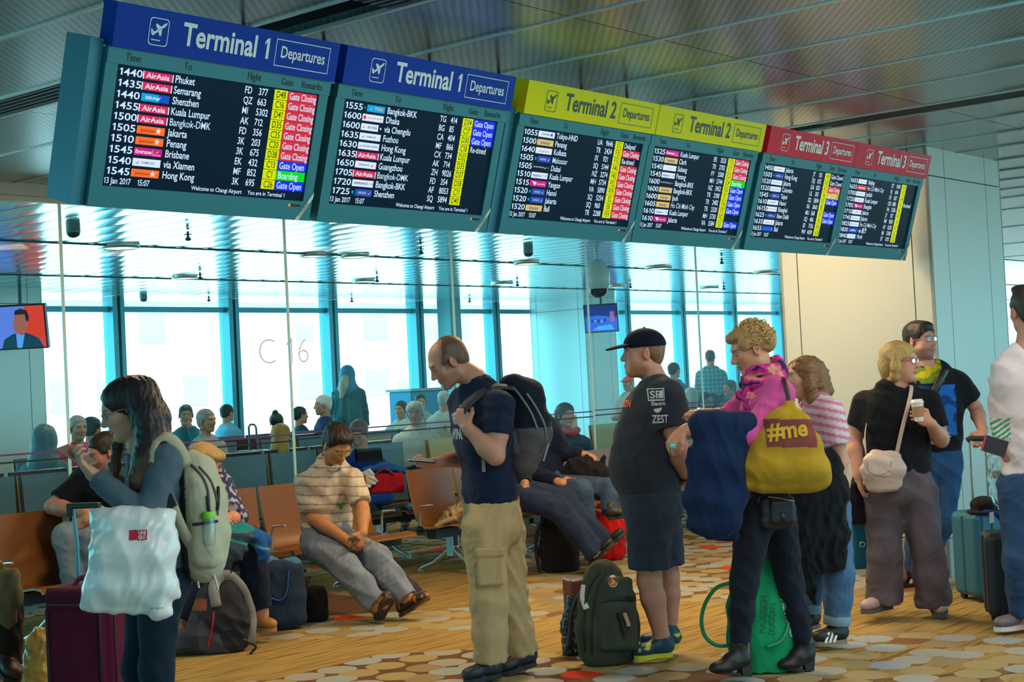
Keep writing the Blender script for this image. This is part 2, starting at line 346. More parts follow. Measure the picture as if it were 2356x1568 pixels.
column('column',10.0,10.95,16.9,18.2,'pale clad column by the far windows at the left edge',m_clad2)
# concourse far side and end wall of the hold room
m_wall=mat('wall_paint',(.60,.63,.62),.6)
mb=MB(); mb.box((20.0,9.0,0),(20.2,18.4,3.2)); #o=mb.build('wall_right',m_wall,rz=ANG); props(o,kind='structure')
mb=MB(); mb.box((-6.2,9.0,0),(-6.0,18.4,3.2)); o=mb.build('wall_left',m_wall,rz=ANG); props(o,kind='structure')
# ---- ceiling fittings seen through the glass
m_led=mat('downlight_glow',(1,.9,.7),.3,emit=(1,.83,.55),es=1.6); m_ring=mat('downlight_ring',(.75,.78,.78),.3,.6)
def at_ceil(px,py): return PZ(px,py,HZ-.012)
for px,py,r_ in [(275,567,.17),(425,637,.14),(815,588,.15),(720,586,.13),(836,645,.14),(1212,604,.15),(1155,651,.15),(1515,615,.17),(1418,658,.14),(1632,661,.15),(1762,626,.16)]:
    c=at_ceil(px,py); t_=thing('ceiling_downlight','round recessed downlight in the glossy hold room ceiling','lamp',c,0,'hold room downlights')
    MB().lathe([(r_*1.12,.01),(r_*1.12,-.02),(r_*.9,-.022),(r_*.88,.0)],n=20).build('trim_ring',m_ring,t_); MB().lathe([(r_*.86,-.012),(r_*.86,-.016)],n=20).build('diffuser',m_led,t_); area('downlight_beam',c-zH*.03,r_,16,(1.,.86,.6),sy=r_)
for px,py in [(432,532),(460,626),(968,566),(867,634),(809,683),(1660,592),(1450,650),(1665,655),(1190,645),(1080,684),(480,680)]:
    c=at_ceil(px,py); MBs=MB().cyl((0,0,0),(0,0,-.05),.012,8).lathe([(.004,-.05),(.02,-.055),(.03,-.075),(.008,-.085)],n=10); MBs.box((-.035,-.004,-.03),(.035,.004,-.022))
    o=MBs.build('fire_sprinkler',mat('sprinkler_dark',(.03,.10,.11),.4,.5),loc=c); props(o,'small dark sprinkler head hanging from the hold room ceiling','sprinkler','hold room sprinklers')
for px,py,r_,lab in [(168,520,.058,'dark dome camera on the ceiling beside the leftmost glass joint'),(330,679,.052,'small dark dome camera on the ceiling above the first mullion'),(1215,571,.055,'grey dome camera on the ceiling below the gap between blue and yellow boards')]:
    c=at_ceil(px,py); t_=thing('dome_camera',lab,'camera',c); MB().cyl((0,0,.01),(0,0,-.05),r_,20).build('mount',mat('dome_mount',(.16,.30,.32),.4),t_)
    MB().lathe([(r_,-.055)]+[(r_*math.cos(a),-.055-r_*.75*math.sin(a)) for a in (.3,.7,1.1,1.5)],n=20).build('dome',mat('dome_smoke',(.02,.07,.08),.12),t_)
c=at_ceil(1372,578); t_=thing('pendant_dome_camera','large white pendant camera housing with black dome hanging near the far screen','camera',c)
MB().cyl((0,0,.01),(0,0,-.10),.02,10).lathe([(.03,-.09),(.10,-.14),(.14,-.26),(.14,-.40),(.11,-.44)],n=20).build('housing',mat('white_plastic',(.62,.74,.74),.35),t_)
MB().lathe([(.11,-.44),(.10,-.49),(.06,-.53),(.01,-.545)],n=20).build('dome',mat('dome_black',(.01,.015,.02),.1),t_)
# ---- hanging televisions
def tv(px0,py0,px1,py1,d,cpy,label,draw,tilt,yaw):
    c=P((px0+px1)/2,(py0+py1)/2,d); wd=(px1-px0)/FPX*d; ht=(py1-py0)/FPX*d
    r=thing('hanging_television',label,'television',c,yaw)
    R_=Matrix.Rotation(tilt,3,'X'); ax=[np.array(R_@Vector(q)) for q in ((1,0,0),(0,0,1),(0,-1,0))]
    MB().box((-wd/2-.02,-ht/2-.02,-.07),(wd/2+.02,ht/2+.02,0),0,ax,np.zeros(3)).build('casing',mat('tv_black',(.015,.02,.025),.3),r)
    MB().cyl((0,.05,ht*.3),(0,.05,HZ-c[2]),.022,10).box((-.08,.02,-.02),(.08,.1,ht*.35)).build('ceiling_mount',mat('tv_mount',(.04,.12,.14),.4),r)
    fl=Flat(np.zeros(3),(ax[0],ax[1],ax[2])); draw(fl,wd,ht); fl.mb.build('screen',fl.mats,r)
def em(name,c,s=1.): return mat(name,(.005,.005,.005),.4,emit=c,es=s*1.16,spec=.06)
def draw1(fl,w_,h_):
    fl.mats=[em('tv_red',(.75,.05,.03)),em('tv_blue',(.12,.22,.75)),em('tv_suit',(.005,.05,.09)),em('tv_skin',(.38,.12,.09)),em('tv_shirt',(.10,.35,.9)),em('tv_hair',(.02,.02,.03))]
    x=lambda a:(a-.5)*w_; y=lambda b:(b-.5)*h_
    fl.rect(x(0),y(0),x(1),y(1),1,.002); fl.rect(x(.62),y(0),x(1),y(1),0,.003)
    fl.poly([(x(.12),y(0)),(x(.95),y(0)),(x(.86),y(.22)),(x(.62),y(.36)),(x(.36),y(.34)),(x(.18),y(.22))],2,.004)
    fl.poly([(x(.42),y(0)),(x(.52),y(0)),(x(.60),y(.38)),(x(.42),y(.34))],4,.005)
    fl.poly([(x(.40),y(.42)),(x(.45),y(.34)),(x(.56),y(.30)),(x(.64),y(.42)),(x(.68),y(.62)),(x(.66),y(.86)),(x(.44),y(.84)),(x(.40),y(.62)),(x(.37),y(.54))],3,.006)
    fl.poly([(x(.42),y(.80)),(x(.44),y(.90)),(x(.55),y(.95)),(x(.67),y(.90)),(x(.71),y(.74)),(x(.69),y(.62)),(x(.64),y(.66)),(x(.63),y(.80))],5,.007)
def draw2(fl,w_,h_):
    fl.mats=[em('tv2_blue',(.03,.12,.75)),em('tv2_dark',(.01,.03,.22)),em('tv2_cyan',(.05,.42,.95)),em('tv2_pink',(.35,.12,.28)),em('tv2_orange',(.8,.25,.05))]
    x=lambda a:(a-.5)*w_; y=lambda b:(b-.5)*h_
    fl.rect(x(0),y(0),x(1),y(1),0,.002); fl.poly([(x(0),y(.55)),(x(.4),y(.62)),(x(1),y(.5)),(x(1),y(1)),(x(0),y(1))],1,.003)
    fl.poly([(x(.2),y(.05)),(x(.9),y(.05)),(x(.8),y(.25)),(x(.4),y(.2))],2,.004); fl.rect(x(.78),y(.35),x(.92),y(.75),3,.004); fl.rect(x(.35),y(.12),x(.45),y(.18),4,.005)
    for k in range(6): fl.rect(x(.08+.1*k),y(.32+.03*(k%3)),x(.15+.1*k),y(.44+.03*(k%2)),1 if k%2 else 2,.004)
tv(-14,704,104,800,18.6,660,'hanging television at left showing a man in a suit on red',draw1,.16,-.05)
tv(1346,702,1420,762,26.6,676,'small hanging television beyond the glass showing a blue picture',draw2,.18,-.25)
# ---- outside: pale terminal blocks across the apron
m_ob=mat('outside_wall',(.80,.82,.82),.7); m_ow=mat('outside_window',(.36,.52,.62),.3); m_or=mat('outside_band',(.66,.74,.78),.6)
def block(s0,s1,v0,v1,h,label,rows,bay):
    r=thing('terminal_building',label,'building',W(s0,v0,-4),ANG)
    MB().box((0,0,0),(s1-s0,v1-v0,h+4)).build('wall',m_ob,r)
    n=0
    for (z0,z1) in rows:
        x_=.6
        while x_+bay<s1-s0:
            if random.random()<.62: MB().box((x_,-.06,z0+4),(x_+bay*random.uniform(.4,.8),.0,z1+4-random.choice([0,0,.6]))).build('window',m_ow,r)
            x_+=bay
    MB().box((-.2,-.5,rows[-1][1]+4.5),(s1-s0+.2,0,rows[-1][1]+5.1)).build('canopy_band',m_or,r)
block(-4,26,62,80,9,'pale terminal block seen through the left windows',[(.2,1.7),(4.0,6.0)],1.5)
block(30,78,58,80,7.5,'pale terminal wing with slanting roof bands seen through the middle windows',[(-2.2,-.4),(1.2,2.6),(4.2,5.6)],2.4)
block(84,140,50,70,10,'pale terminal wing seen through the right windows',[(-1.8,.2),(2.4,4.6)],2.4)
mb=MB(); mb.box((-60,19,-4.3),(160,90,-4.2)); o=mb.build('floor_apron',mat('apron_concrete',(.62,.64,.64),.9),rz=ANG); props(o,kind='structure')
# the far end of the concourse, right of the column
m_shop=mat('far_wall_cream',(.72,.70,.58),.6)
mb=MB(); mb.box((30,-9,0),(30.2,9,3.1)); 
# ================================================================ DEPARTURE BOARDS
m_house=mat('board_housing',(.02,.15,.19),.42,.2); m_bez=mat('board_bezel',(.018,.185,.235),.42,.2); m_side=mat('board_side',(.03,.20,.30),.4,.2)
m_scr=mat('screen_glass',(.001,.003,.006),.35,emit=(.0006,.011,.027),es=1.,spec=.07); m_gapb=mat('board_gap',(.004,.008,.01),.6)
def hm(n,c): 
    return mat(n,c,.32,.0,spec=.09,coat=.02,bump=(260,.06))
m_hd={1:hm('header_blue',(.002,.045,.42)),2:hm('header_yellow',(.80,.78,.0)),3:hm('header_red',(.72,.010,.05))}
m_hl={1:mat('letter_white',(.80,.88,.92),.4),2:mat('letter_black',(.015,.03,.05),.4),3:mat('letter_white3',(.82,.90,.92),.4)}
EM=dict(w=em('txt_white',(.60,.80,1.0),1.0),y=em('cell_yellow',(.70,.82,.0),.95),k=em('cell_ink',(.03,.05,.0),.5),r=em('cell_red',(.70,.03,.06),.95),b=em('cell_blue',(.01,.03,.85),1.),g=em('cell_green',(.0,.72,.01),1.),o=em('cell_gold',(.70,.48,.02),.9),
 pink=em('logo_crimson',(.80,.02,.12),.9),or_=em('logo_orange',(1.0,.16,.02),1.),wh=em('logo_white',(.74,.88,1.),.95),lb=em('logo_sky',(.0,.42,.85),.9),nb=em('logo_blue',(.01,.09,.62),.9),gd=em('logo_gold',(.78,.56,.16),.9),mg=em('logo_magenta',(.72,.01,.28),.9),ink=em('logo_ink',(.02,.12,.45),.8),dk=em('logo_dark',(.16,.01,.01),.6),rd=em('logo_red',(.80,.06,.05),.9),tl=em('logo_teal',(.02,.40,.50),.6))
EK=list(EM); EI={k:i for i,k in enumerate(EK)}; EMATS=[EM[k] for k in EK]
EDIM=None
def logo(fl,kind,x,y,w_,h_):
    R=lambda c,l=.002: fl.rect(x,y,x+w_,y+h_,EI[c],l)
    T=lambda t,c,k=.5,dx=.08,fit=.84,b=.02: fl.text(t,x+w_*dx,y+h_*(.5-k/2),h_*k,EI[c],.003,fit=w_*fit,bold=b)
    def star(cx,cy,r,c):
        fl.poly([(cx+r*(1 if i%2==0 else .42)*math.sin(math.pi*i/5),cy+r*(1 if i%2==0 else .42)*math.cos(math.pi*i/5)) for i in range(10)],EI[c],.004)
    def swoosh(cx,cy,r,c): fl.poly([(cx-r,cy+.1*r),(cx-.2*r,cy-.3*r),(cx+r,cy+.8*r),(cx+.1*r,cy-.7*r),(cx-.5*r,cy-.5*r)],EI[c],.004)
    if kind=='aa':
        R('pink'); fl.rect(x-.006,y,x-.001,y+h_,EI['wh'],.003); fl.rect(x+w_+.001,y,x+w_+.006,y+h_,EI['wh'],.003); T('AirAsia','wh',.62)
    elif kind=='js': R('or_'); T('Jetstar','dk',.42,.13,.55,.0); star(x+w_*.76,y+h_*.52,h_*.46,'wh')
    elif kind=='sk': R('lb'); fl.rect(x+w_*.62,y,x+w_,y+h_,EI['nb'],.0025); T('SilkAir','wh',.36,.14,.5); swoosh(x+w_*.6,y+h_*.5,h_*.4,'wh')
    elif kind=='em': R('mg'); T('Emirates','wh',.46,.04,.58); fl.rect(x+w_*.66,y+h_*.1,x+w_*.67,y+h_*.9,EI['wh'],.003); fl.text('Emirates',x+w_*.71,y+h_*.12,h_*.2,EI['wh'],.003,fit=w_*.24); swoosh(x+w_*.82,y+h_*.62,h_*.2,'wh')
    elif kind=='xi': R('wh'); swoosh(x+w_*.16,y+h_*.5,h_*.3,'ink'); T('XIAMENAIR','ink',.3,.30,.48)
    elif kind=='th': star(x+w_*.03,y+h_*.5,h_*.3,'tl'); fl.rect(x+w_*.15,y,x+w_,y+h_,EI['lb'],.002); fl.text('THAI',x+w_*.5,y+h_*.3,h_*.45,EI['gd'],.003,fit=w_*.38,bold=.02); swoosh(x+w_*.33,y+h_*.5,h_*.3,'gd')
    elif kind=='bi': R('wh'); fl.poly([(x+w_*.1+h_*.3*math.cos(a),y+h_*.5+h_*.3*math.sin(a)) for a in np.linspace(0,6.28,12)[:-1]],EI['rd'],.003); T('BANGLADESH AIRLINES','rd',.2,.22,.72); 
    elif kind=='ac': fl.rect(x,y,x+w_*.82,y+h_,EI['wh'],.002); T('AIR CHINA','ink',.34,.30,.46); swoosh(x+w_*.12,y+h_*.5,h_*.3,'rd'); star(x+w_*.92,y+h_*.5,h_*.25,'wh')
    elif kind=='cx': R('wh'); swoosh(x+w_*.1,y+h_*.5,h_*.28,'ink'); T('CATHAY PACIFIC','ink',.28,.2,.74)
    elif kind=='sz': R('wh'); T('SHENZHEN AIR','nb',.26,.16,.5); swoosh(x+w_*.8,y+h_*.5,h_*.36,'rd')
    elif kind=='af': R('wh'); T('AIRFRANCE','ink',.32,.07,.66,.03); fl.poly([(x+w_*.78,y+h_*.3),(x+w_*.81,y+h_*.3),(x+w_*.86,y+h_*.7),(x+w_*.83,y+h_*.7)],EI['rd'],.003); star(x+w_*.93,y+h_*.5,h_*.2,'ink')
    elif kind=='sq': star(x+w_*.07,y+h_*.5,h_*.36,'lb'); fl.rect(x+w_*.2,y,x+w_,y+h_,EI['nb'],.002); T('SINGAPORE AIRLINES','gd',.34,.34,.38); swoosh(x+w_*.86,y+h_*.5,h_*.34,'gd')
    elif kind=='un': R('wh'); T('UNITED','ink',.28,.18,.5,.03); fl.rect(x+w_*.74,y+h_*.3,x+w_*.86,y+h_*.7,EI['nb'],.003)
    elif kind=='tg': R('gd'); T('tigerair','ink',.55,.2,.6)
    elif kind=='ix': R('wh'); T('express','rd',.42,.16,.66,.0)
    elif kind=='nz': fl.text('AIR NEW ZEALAND',x+w_*.02,y+h_*.4,h_*.24,EI['wh'],.003,fit=w_*.66); swoosh(x+w_*.76,y+h_*.5,h_*.3,'wh'); star(x+w_*.94,y+h_*.5,h_*.22,'lb')
    elif kind=='mh': R('wh'); T('malaysia','nb',.42,.06,.5); swoosh(x+w_*.66,y+h_*.55,h_*.3,'rd'); star(x+w_*.86,y+h_*.5,h_*.3,'lb')
    elif kind=='va': R('mg'); fl.poly([(x+w_*.1,y+h_*.85),(x+w_*.4,y+h_*.7),(x+w_*.3,y+h_*.1)],EI['wh'],.003); T('australia','wh',.34,.42,.5,.0)
    elif kind=='gr': fl.rect(x,y,x+w_,y+h_,EI['wh'],.002); T('firefly','gd',.34,.3,.4,.0)
    elif kind=='rw': R('rd'); T('vietjetair','wh',.4,.1,.8)
    elif kind=='bl': R('nb'); T('jetBlue','wh',.4,.2,.6)
    elif kind=='jt': R('nb'); fl.text('JET AIRWAYS',x+w_*.06,y+h_*.35,h_*.3,EI['lb'],.003,fit=w_*.6); swoosh(x+w_*.86,y+h_*.5,h_*.36,'gd')
    elif kind=='wr': R('wh'); swoosh(x+w_*.5,y+h_*.6,h_*.36,'rd'); T('malindo','rd',.26,.1,.8,.0)
    elif kind=='wb': R('wh'); T('airlines','lb',.34,.14,.72,.0); swoosh(x+w_*.12,y+h_*.6,h_*.3,'ink')
    elif kind=='we': R('wh'); fl.rect(x+w_*.88,y,x+w_,y+h_,EI['nb'],.003); T('ethiopian','lb',.3,.12,.66,.0)
RM={'GC':('Gate Closing','r'),'GO':('Gate Open','b'),'BD':('Boarding','g'),'RT':('Re-timed',None),'DL':('Delayed',None),'CL':('Gate Closed',None),'LC':('Last Call','o'),'':('',None)}
DATA=[
(1,'blue Terminal 1 departures board at far left, washed by glare, with airline rows',[('1440','aa','Phuket','FD','377','D48','GC'),('1435','aa','Semarang','QZ','663','C16','GC'),('1440','sk','Shenzhen','MI','5302','D41','GC'),('1455','aa','Kuala Lumpur','AK','712','D35','GC'),('1500','aa','Bangkok-DMK','FD','356','C25','GC'),('1505','js','Jakarta','3K','203','C20','GC'),('1510','js','Penang','3K','675','D38','GC'),('1545','em','Brisbane','EK','432','C13','GO'),('1540','xi','via Xiamen','MF','852','C1','BD'),('1545','js','Hong Kong','3K','695','C26','GO')]),
(1,'blue Terminal 1 departures board starting at 1555, second from the left',[('1555','th','Bangkok-BKK','TG','414','D34','GO'),('1600','bi','Dhaka','BG','85','C17','GO'),('1600','ac','via Chengdu','CA','404','D30','GO'),('1635','xi','Fuzhou','MF','866','C18','RT'),('1630','cx','Hong Kong','CX','734','D32',''),('1635','aa','Kuala Lumpur','AK','714','D35',''),('1650','sz','Guangzhou','ZH','9026','D37',''),('1705','aa','Bangkok-DMK','FD','354','D38',''),('1720','af','Bangkok-BKK','AF','8053','C11',''),('1725','sq','Shenzhen','SQ','5894','D40','')]),
(2,'yellow Terminal 2 departures board beginning with Tokyo, left of the yellow pair',[('1055','un','Tokyo-HND','UA','9646','E12','DL'),('1500','tg','Penang','TR','2424','F35','GC'),('1640','ix','Kolkata','IX','921','F33','RT'),('1505','sq','Makassar','SQ','5144','F40','GC'),('1505','nz','Dubai','NZ','3274','F42','GC'),('1510','mh','Kuala Lumpur','MH','5734','F52','GC'),('1515','va','Yangon','VA','5890','F59','GC'),('1520','sq','Hanoi','SQ','5254','E2','GC'),('1520','sq','Jakarta','SQ','960','E8','GC'),('1520','tg','Bali','TR','2288','F59','GC')]),
(2,'yellow Terminal 2 departures board with green and blue remarks, right of the yellow pair',[('1525','em','Kuala Lumpur','EK','3525','F32','GC'),('1530','tg','Clark','TR','2702','E11','GC'),('1540','gr','Subang','FY','3508','E23','GC'),('1545','mh','Penang','MH','5744','E24','BD'),('1600','nz','Bangkok-BKK','NZ','3452','F50','GO'),('1600','tg','Bangkok-BKK','TR','2108','E7','GO'),('1600','tg','Ipoh','TR','2482','F36','GO'),('1605','tg','Ho Chi Minh City','TR','2328','F37','GO'),('1610','mh','Kuala Lumpur','MH','5730','F52',''),('1610','va','Jakarta','VA','5584','E3','GO')]),
(3,'red Terminal 3 departures board with gold and blue remarks, left of the red pair',[('1450','wr','Jakarta','JT','155','A16','CL'),('1505','sq','Hong Kong','SQ','872','A20','CL'),('1520','wb','Jakarta','GA','833','A12','GC'),('1520','wb','Colombo','UL','303','B6','LC'),('1545','sq','Taipei','SQ','5804','B7','GO'),('1610','xi','Hanoi','K6','3660','B5',''),('1615','bi','Shanghai','MU','568','A2','GO'),('1625','sq','New Delhi','SQ','406','A5','GO'),('1635','ix','Jakarta','ID','7156','A16',''),('1655','jt','Bali','9W','4109','A18','')]),
(3,'red Terminal 3 departures board with almost no remarks, rightmost of the row',[('1655','we','Beijing','ET','1340','A10',''),('1655','rw','Ho Chi Minh City','VJ','814','A12',''),('1700','wb','Jeddah','SV','837','A14',''),('1720','wr','Kuala Lumpur','OD','808','A3','RT'),('1705','va','Shanghai','VA','5556','B8',''),('1715','wr','Jakarta','JT','157','A19',''),('1745','wb','Jakarta','MF','9501','A9',''),('1825','wb','Ho Chi Minh City','AY','6255','A17',''),('1830','bl','via 香港','B6','5300','B6',''),('1840','we','Perth','ET','1315','A20','')]),
]
KB=.966
BS=[x*KB for x in (3.295,4.437,5.631,6.736,7.893,8.985)]; BW=1.098*KB
B0v,B0z=4.773*KB,HC+.73*KB; B1v,B1z=4.556*KB,HC+1.45*KB
bup=nrm(vH*(B1v-B0v)+zH*(B1z-B0z)); BH=math.hypot(B1v-B0v,B1z-B0z); bn=np.cross(uH,bup); bax=(uH,bup,bn)
HDR=.155; STRP=.058
for bi,(ter,lab,rows) in enumerate(DATA):
    o0=W(BS[bi],B0v,B0z)
    r=thing('departure_board',lab,'departure board',o0,0,'row of six departure boards'); Q=lambda mb,n,m_,**k: mb.build(n,m_,r,origin=o0,**k)
    first=bi%2==0
    # housing shell
    mb=MB(); x0=-.055 if first else -.004
    mb.box((0,0,-.16),(BW,BH-HDR-.01,-.012),0,bax,o0); 
    if first: mb.box((x0,.0,-.17),(0,BH-HDR+.02,-.02),1,bax,o0)
    mb.box((.06,.15,-.30),(BW-.06,BH-.2,-.16),0,bax,o0)
    Q(mb,'housing',[m_house,m_side])
    zt=HZ; 
    for xx in (.2,BW-.2):
        p0=o0+uH*xx+bup*(BH-.25)-bn*.26; mb=MB().cyl(p0,np.array([p0[0],p0[1],zt]),.008,10); Q(mb,'hanging_rod',m_gapb)
    sx0,sx1,sy0,sy1=.052,BW-.048,.078,BH-HDR-STRP
    mb=MB(); 
    mb.box((0,0,-.012),(BW,sy0,.006),0,bax,o0); mb.box((0,sy0,-.012),(sx0,sy1,.006),0,bax,o0); mb.box((sx1,sy0,-.012),(BW,sy1,.006),0,bax,o0); mb.box((0,sy1,-.012),(BW,sy1+STRP,.012),0,bax,o0)
    Q(mb,'bezel',m_bez)
    yy=sy1+.016
    for t_,xx in (('Time',.075),('To',.33),('Flight',.63),('Gate',.80),('Remarks',.905)): fl=Flat(o0,bax); fl.text(t_,xx*BW/1.06,yy,.027,0,.0135,sx=.80,bold=.006); Q(fl.mb,'column_heading',mat('heading_ink',(.008,.03,.04),.5))
    # header panel
    mb=MB(); mb.box((0,BH-HDR,-.05),(BW,BH,.03),0,bax,o0); Q(mb,'header_panel',m_hd[ter])
    fl=Flat(o0,bax); hb=BH-HDR; l=.0315
    fl.text('Terminal %d'%ter,.275*BW,hb+.046,.078,0,l,fit=.385*BW,bold=.022)
    Q(fl.mb,'header_lettering',m_hl[ter]); fl=Flat(o0,bax)
    fl.frame(.69*BW,hb+.026,.955*BW,hb+HDR-.026,.003,0,l); fl.text('Departures',.715*BW,hb+.061,.043,0,l,fit=.215*BW,bold=.014)
    Q(fl.mb,'departures_label',m_hl[ter]); fl=Flat(o0,bax)
    px,py,ps=.135*BW,hb+.026,.098
    # rounded pictogram frame with a departing aeroplane
    n=5; rr=.014; pts=[]
    wq,hq=ps*.86,ps
    for cx,cy,a0 in ((wq-rr,hq-rr,0),(rr,hq-rr,90),(rr,rr,180),(wq-rr,rr,270)):
        pts+=[(px+cx+rr*math.cos(math.radians(a0+q*22.5)),py+cy+rr*math.sin(math.radians(a0+q*22.5))) for q in range(n)]
    mb_=fl.mb; cx_,cy_=px+wq/2,py+hq/2; inn=[(cx_+(a-cx_)*.93,cy_+(b-cy_)*.94) for a,b in pts]
    for q in range(len(pts)):
        q2=(q+1)%len(pts); mb_.quad(fl.p(*pts[q],l),fl.p(*pts[q2],l),fl.p(*inn[q2],l),fl.p(*inn[q],l),0)
    g=lambda a,b:(px+wq*a,py+hq*b)
    fl.poly([g(.13,.40),g(.20,.34),g(.36,.44),g(.80,.72),g(.90,.84),g(.84,.87),g(.70,.78),g(.52,.66),g(.30,.50),g(.20,.52)],0,l)
    fl.poly([g(.44,.56),g(.56,.36),g(.64,.38),g(.66,.66)],0,l); fl.poly([g(.40,.60),g(.30,.76),g(.37,.79),g(.60,.70)],0,l); fl.poly([g(.12,.42),g(.10,.58),g(.16,.58),g(.24,.46)],0,l); fl.rect(*g(.16,.18),*g(.62,.215),0,l)
    Q(fl.mb,'departure_pictogram',m_hl[ter])
    # screen with its lines of flights
    mb=MB(); mb.box((sx0,sy0,-.014),(sx1,sy1,-.004),0,bax,o0); scr=Q(mb,'screen',m_scr)
    sw=sx1-sx0; sh=sy1-sy0; rh=sh*.0905
    for k,(tm,lg,to,fa,fn,gt,rm) in enumerate(rows):
        y=sy1-sh*.012-(k+1)*rh; hc_=rh*.64; yb=y+rh*.19; l=-.003
        X=lambda a: sx0+sw*a; NF=lambda: Flat(o0+bn*(-.004),bax)
        def put(fl,name,par):
            used=sorted(set(fl.mb.M)); fl.mb.M=[used.index(q) for q in fl.mb.M]
            return fl.mb.build(name,[EMATS[q] for q in used],par,origin=o0)
        fl=NF(); V,F_=text2d(to,.004); tw=(V[:,0].max())*hc_/.70*.80; fl.text(to,X(.268),yb,hc_*1.06,EI['w'],.002,sx=.82 if tw<sw*.31 else .82*sw*.31/tw,bold=.014)
        line=put(fl,'flight_line',r)
        fl=NF(); fl.text(tm,X(.012),yb,hc_,EI['w'],.002,fit=sw*.102,bold=.014); put(fl,'departure_time',line)
        fl=NF(); fl.text(fa,X(.610),yb,hc_*1.04,EI['w'],.002,sx=.80,bold=.012); put(fl,'airline_code',line)
        fl=NF(); fl.text(fn,X(.682),yb,hc_*1.04,EI['w'],.002,sx=.80,bold=.012); put(fl,'flight_number',line)
        fl=NF(); logo(fl,lg,X(.125),y+rh*.13,sw*.128,rh*.72); put(fl,'airline_logo',line)
        fl=NF(); fl.rect(X(.765),y+.001,X(.836),y+rh-.001,EI['y'],.002); fl.text(gt,X(.8005),yb,hc_*1.04,EI['k'],.003,sx=.74,bold=.004,align='CENTER'); put(fl,'gate_cell',line)
        t_,c_=RM[rm]
        if t_:
            fl=NF()
            if c_: fl.rect(X(.838),y+.0005,X(.995),y+rh-.0005,EI[c_],.002)
            fl.text(t_,X(.846),yb,hc_*1.04,EI['w'],.003,sx=.76 if t_!='Gate Closing' else .70,bold=.012); put(fl,'remark_cell',line)
    fl=Flat(o0+bn*(-.004),bax); hc_=rh*.5
    fl.text('13 Jan 2017    15:07',X(.008),sy0+sh*.022,rh*.54,0,.002,sx=.82,bold=.012); sl_=fl.mb.build('status_line',[EM['w']],r,origin=o0); fl=Flat(o0+bn*(-.004),bax); fl.text('Welcome to Changi Airport',X(.415),sy0+sh*.022,rh*.40,0,.002,fit=sw*.255,bold=.012); fl.mb.build('welcome_line',[EM['w']],sl_,origin=o0); fl=Flat(o0+bn*(-.004),bax); fl.text('You are in Terminal 1',X(.70),sy0+sh*.022,rh*.40,0,.002,fit=sw*.20,bold=.012)
    fl.mb.build('terminal_line',[EM['w']],sl_,origin=o0)
    mb=MB(); mb.box((BW-.125,.055,.006),(BW-.06,.064,.0075),0,bax,o0); mb.box((BW-.125,.055,.0075),(BW-.115,.064,.008),1,bax,o0); Q(mb,'indicator_light',[m_gapb,em('amber_led',(1.,.3,.02),1.2)])
    mb=MB(); mb.prism([(BW-.085,.0),(BW-.062,.0),(BW+.0,.095),(BW+.0,.118)],bax,o0+bn*.006,.004); Q(mb,'corner_badge',m_alu)
    d1=nrm(uH*.062+bup*.095); fl=Flat(o0+uH*(BW-.056)+bup*.014+bn*.0105,(d1,nrm(np.cross(bn,d1)),bn)); fl.text('CONRAC',0,0,.014,0,.0002,fit=.07); Q(fl.mb,'badge_lettering',m_blk)
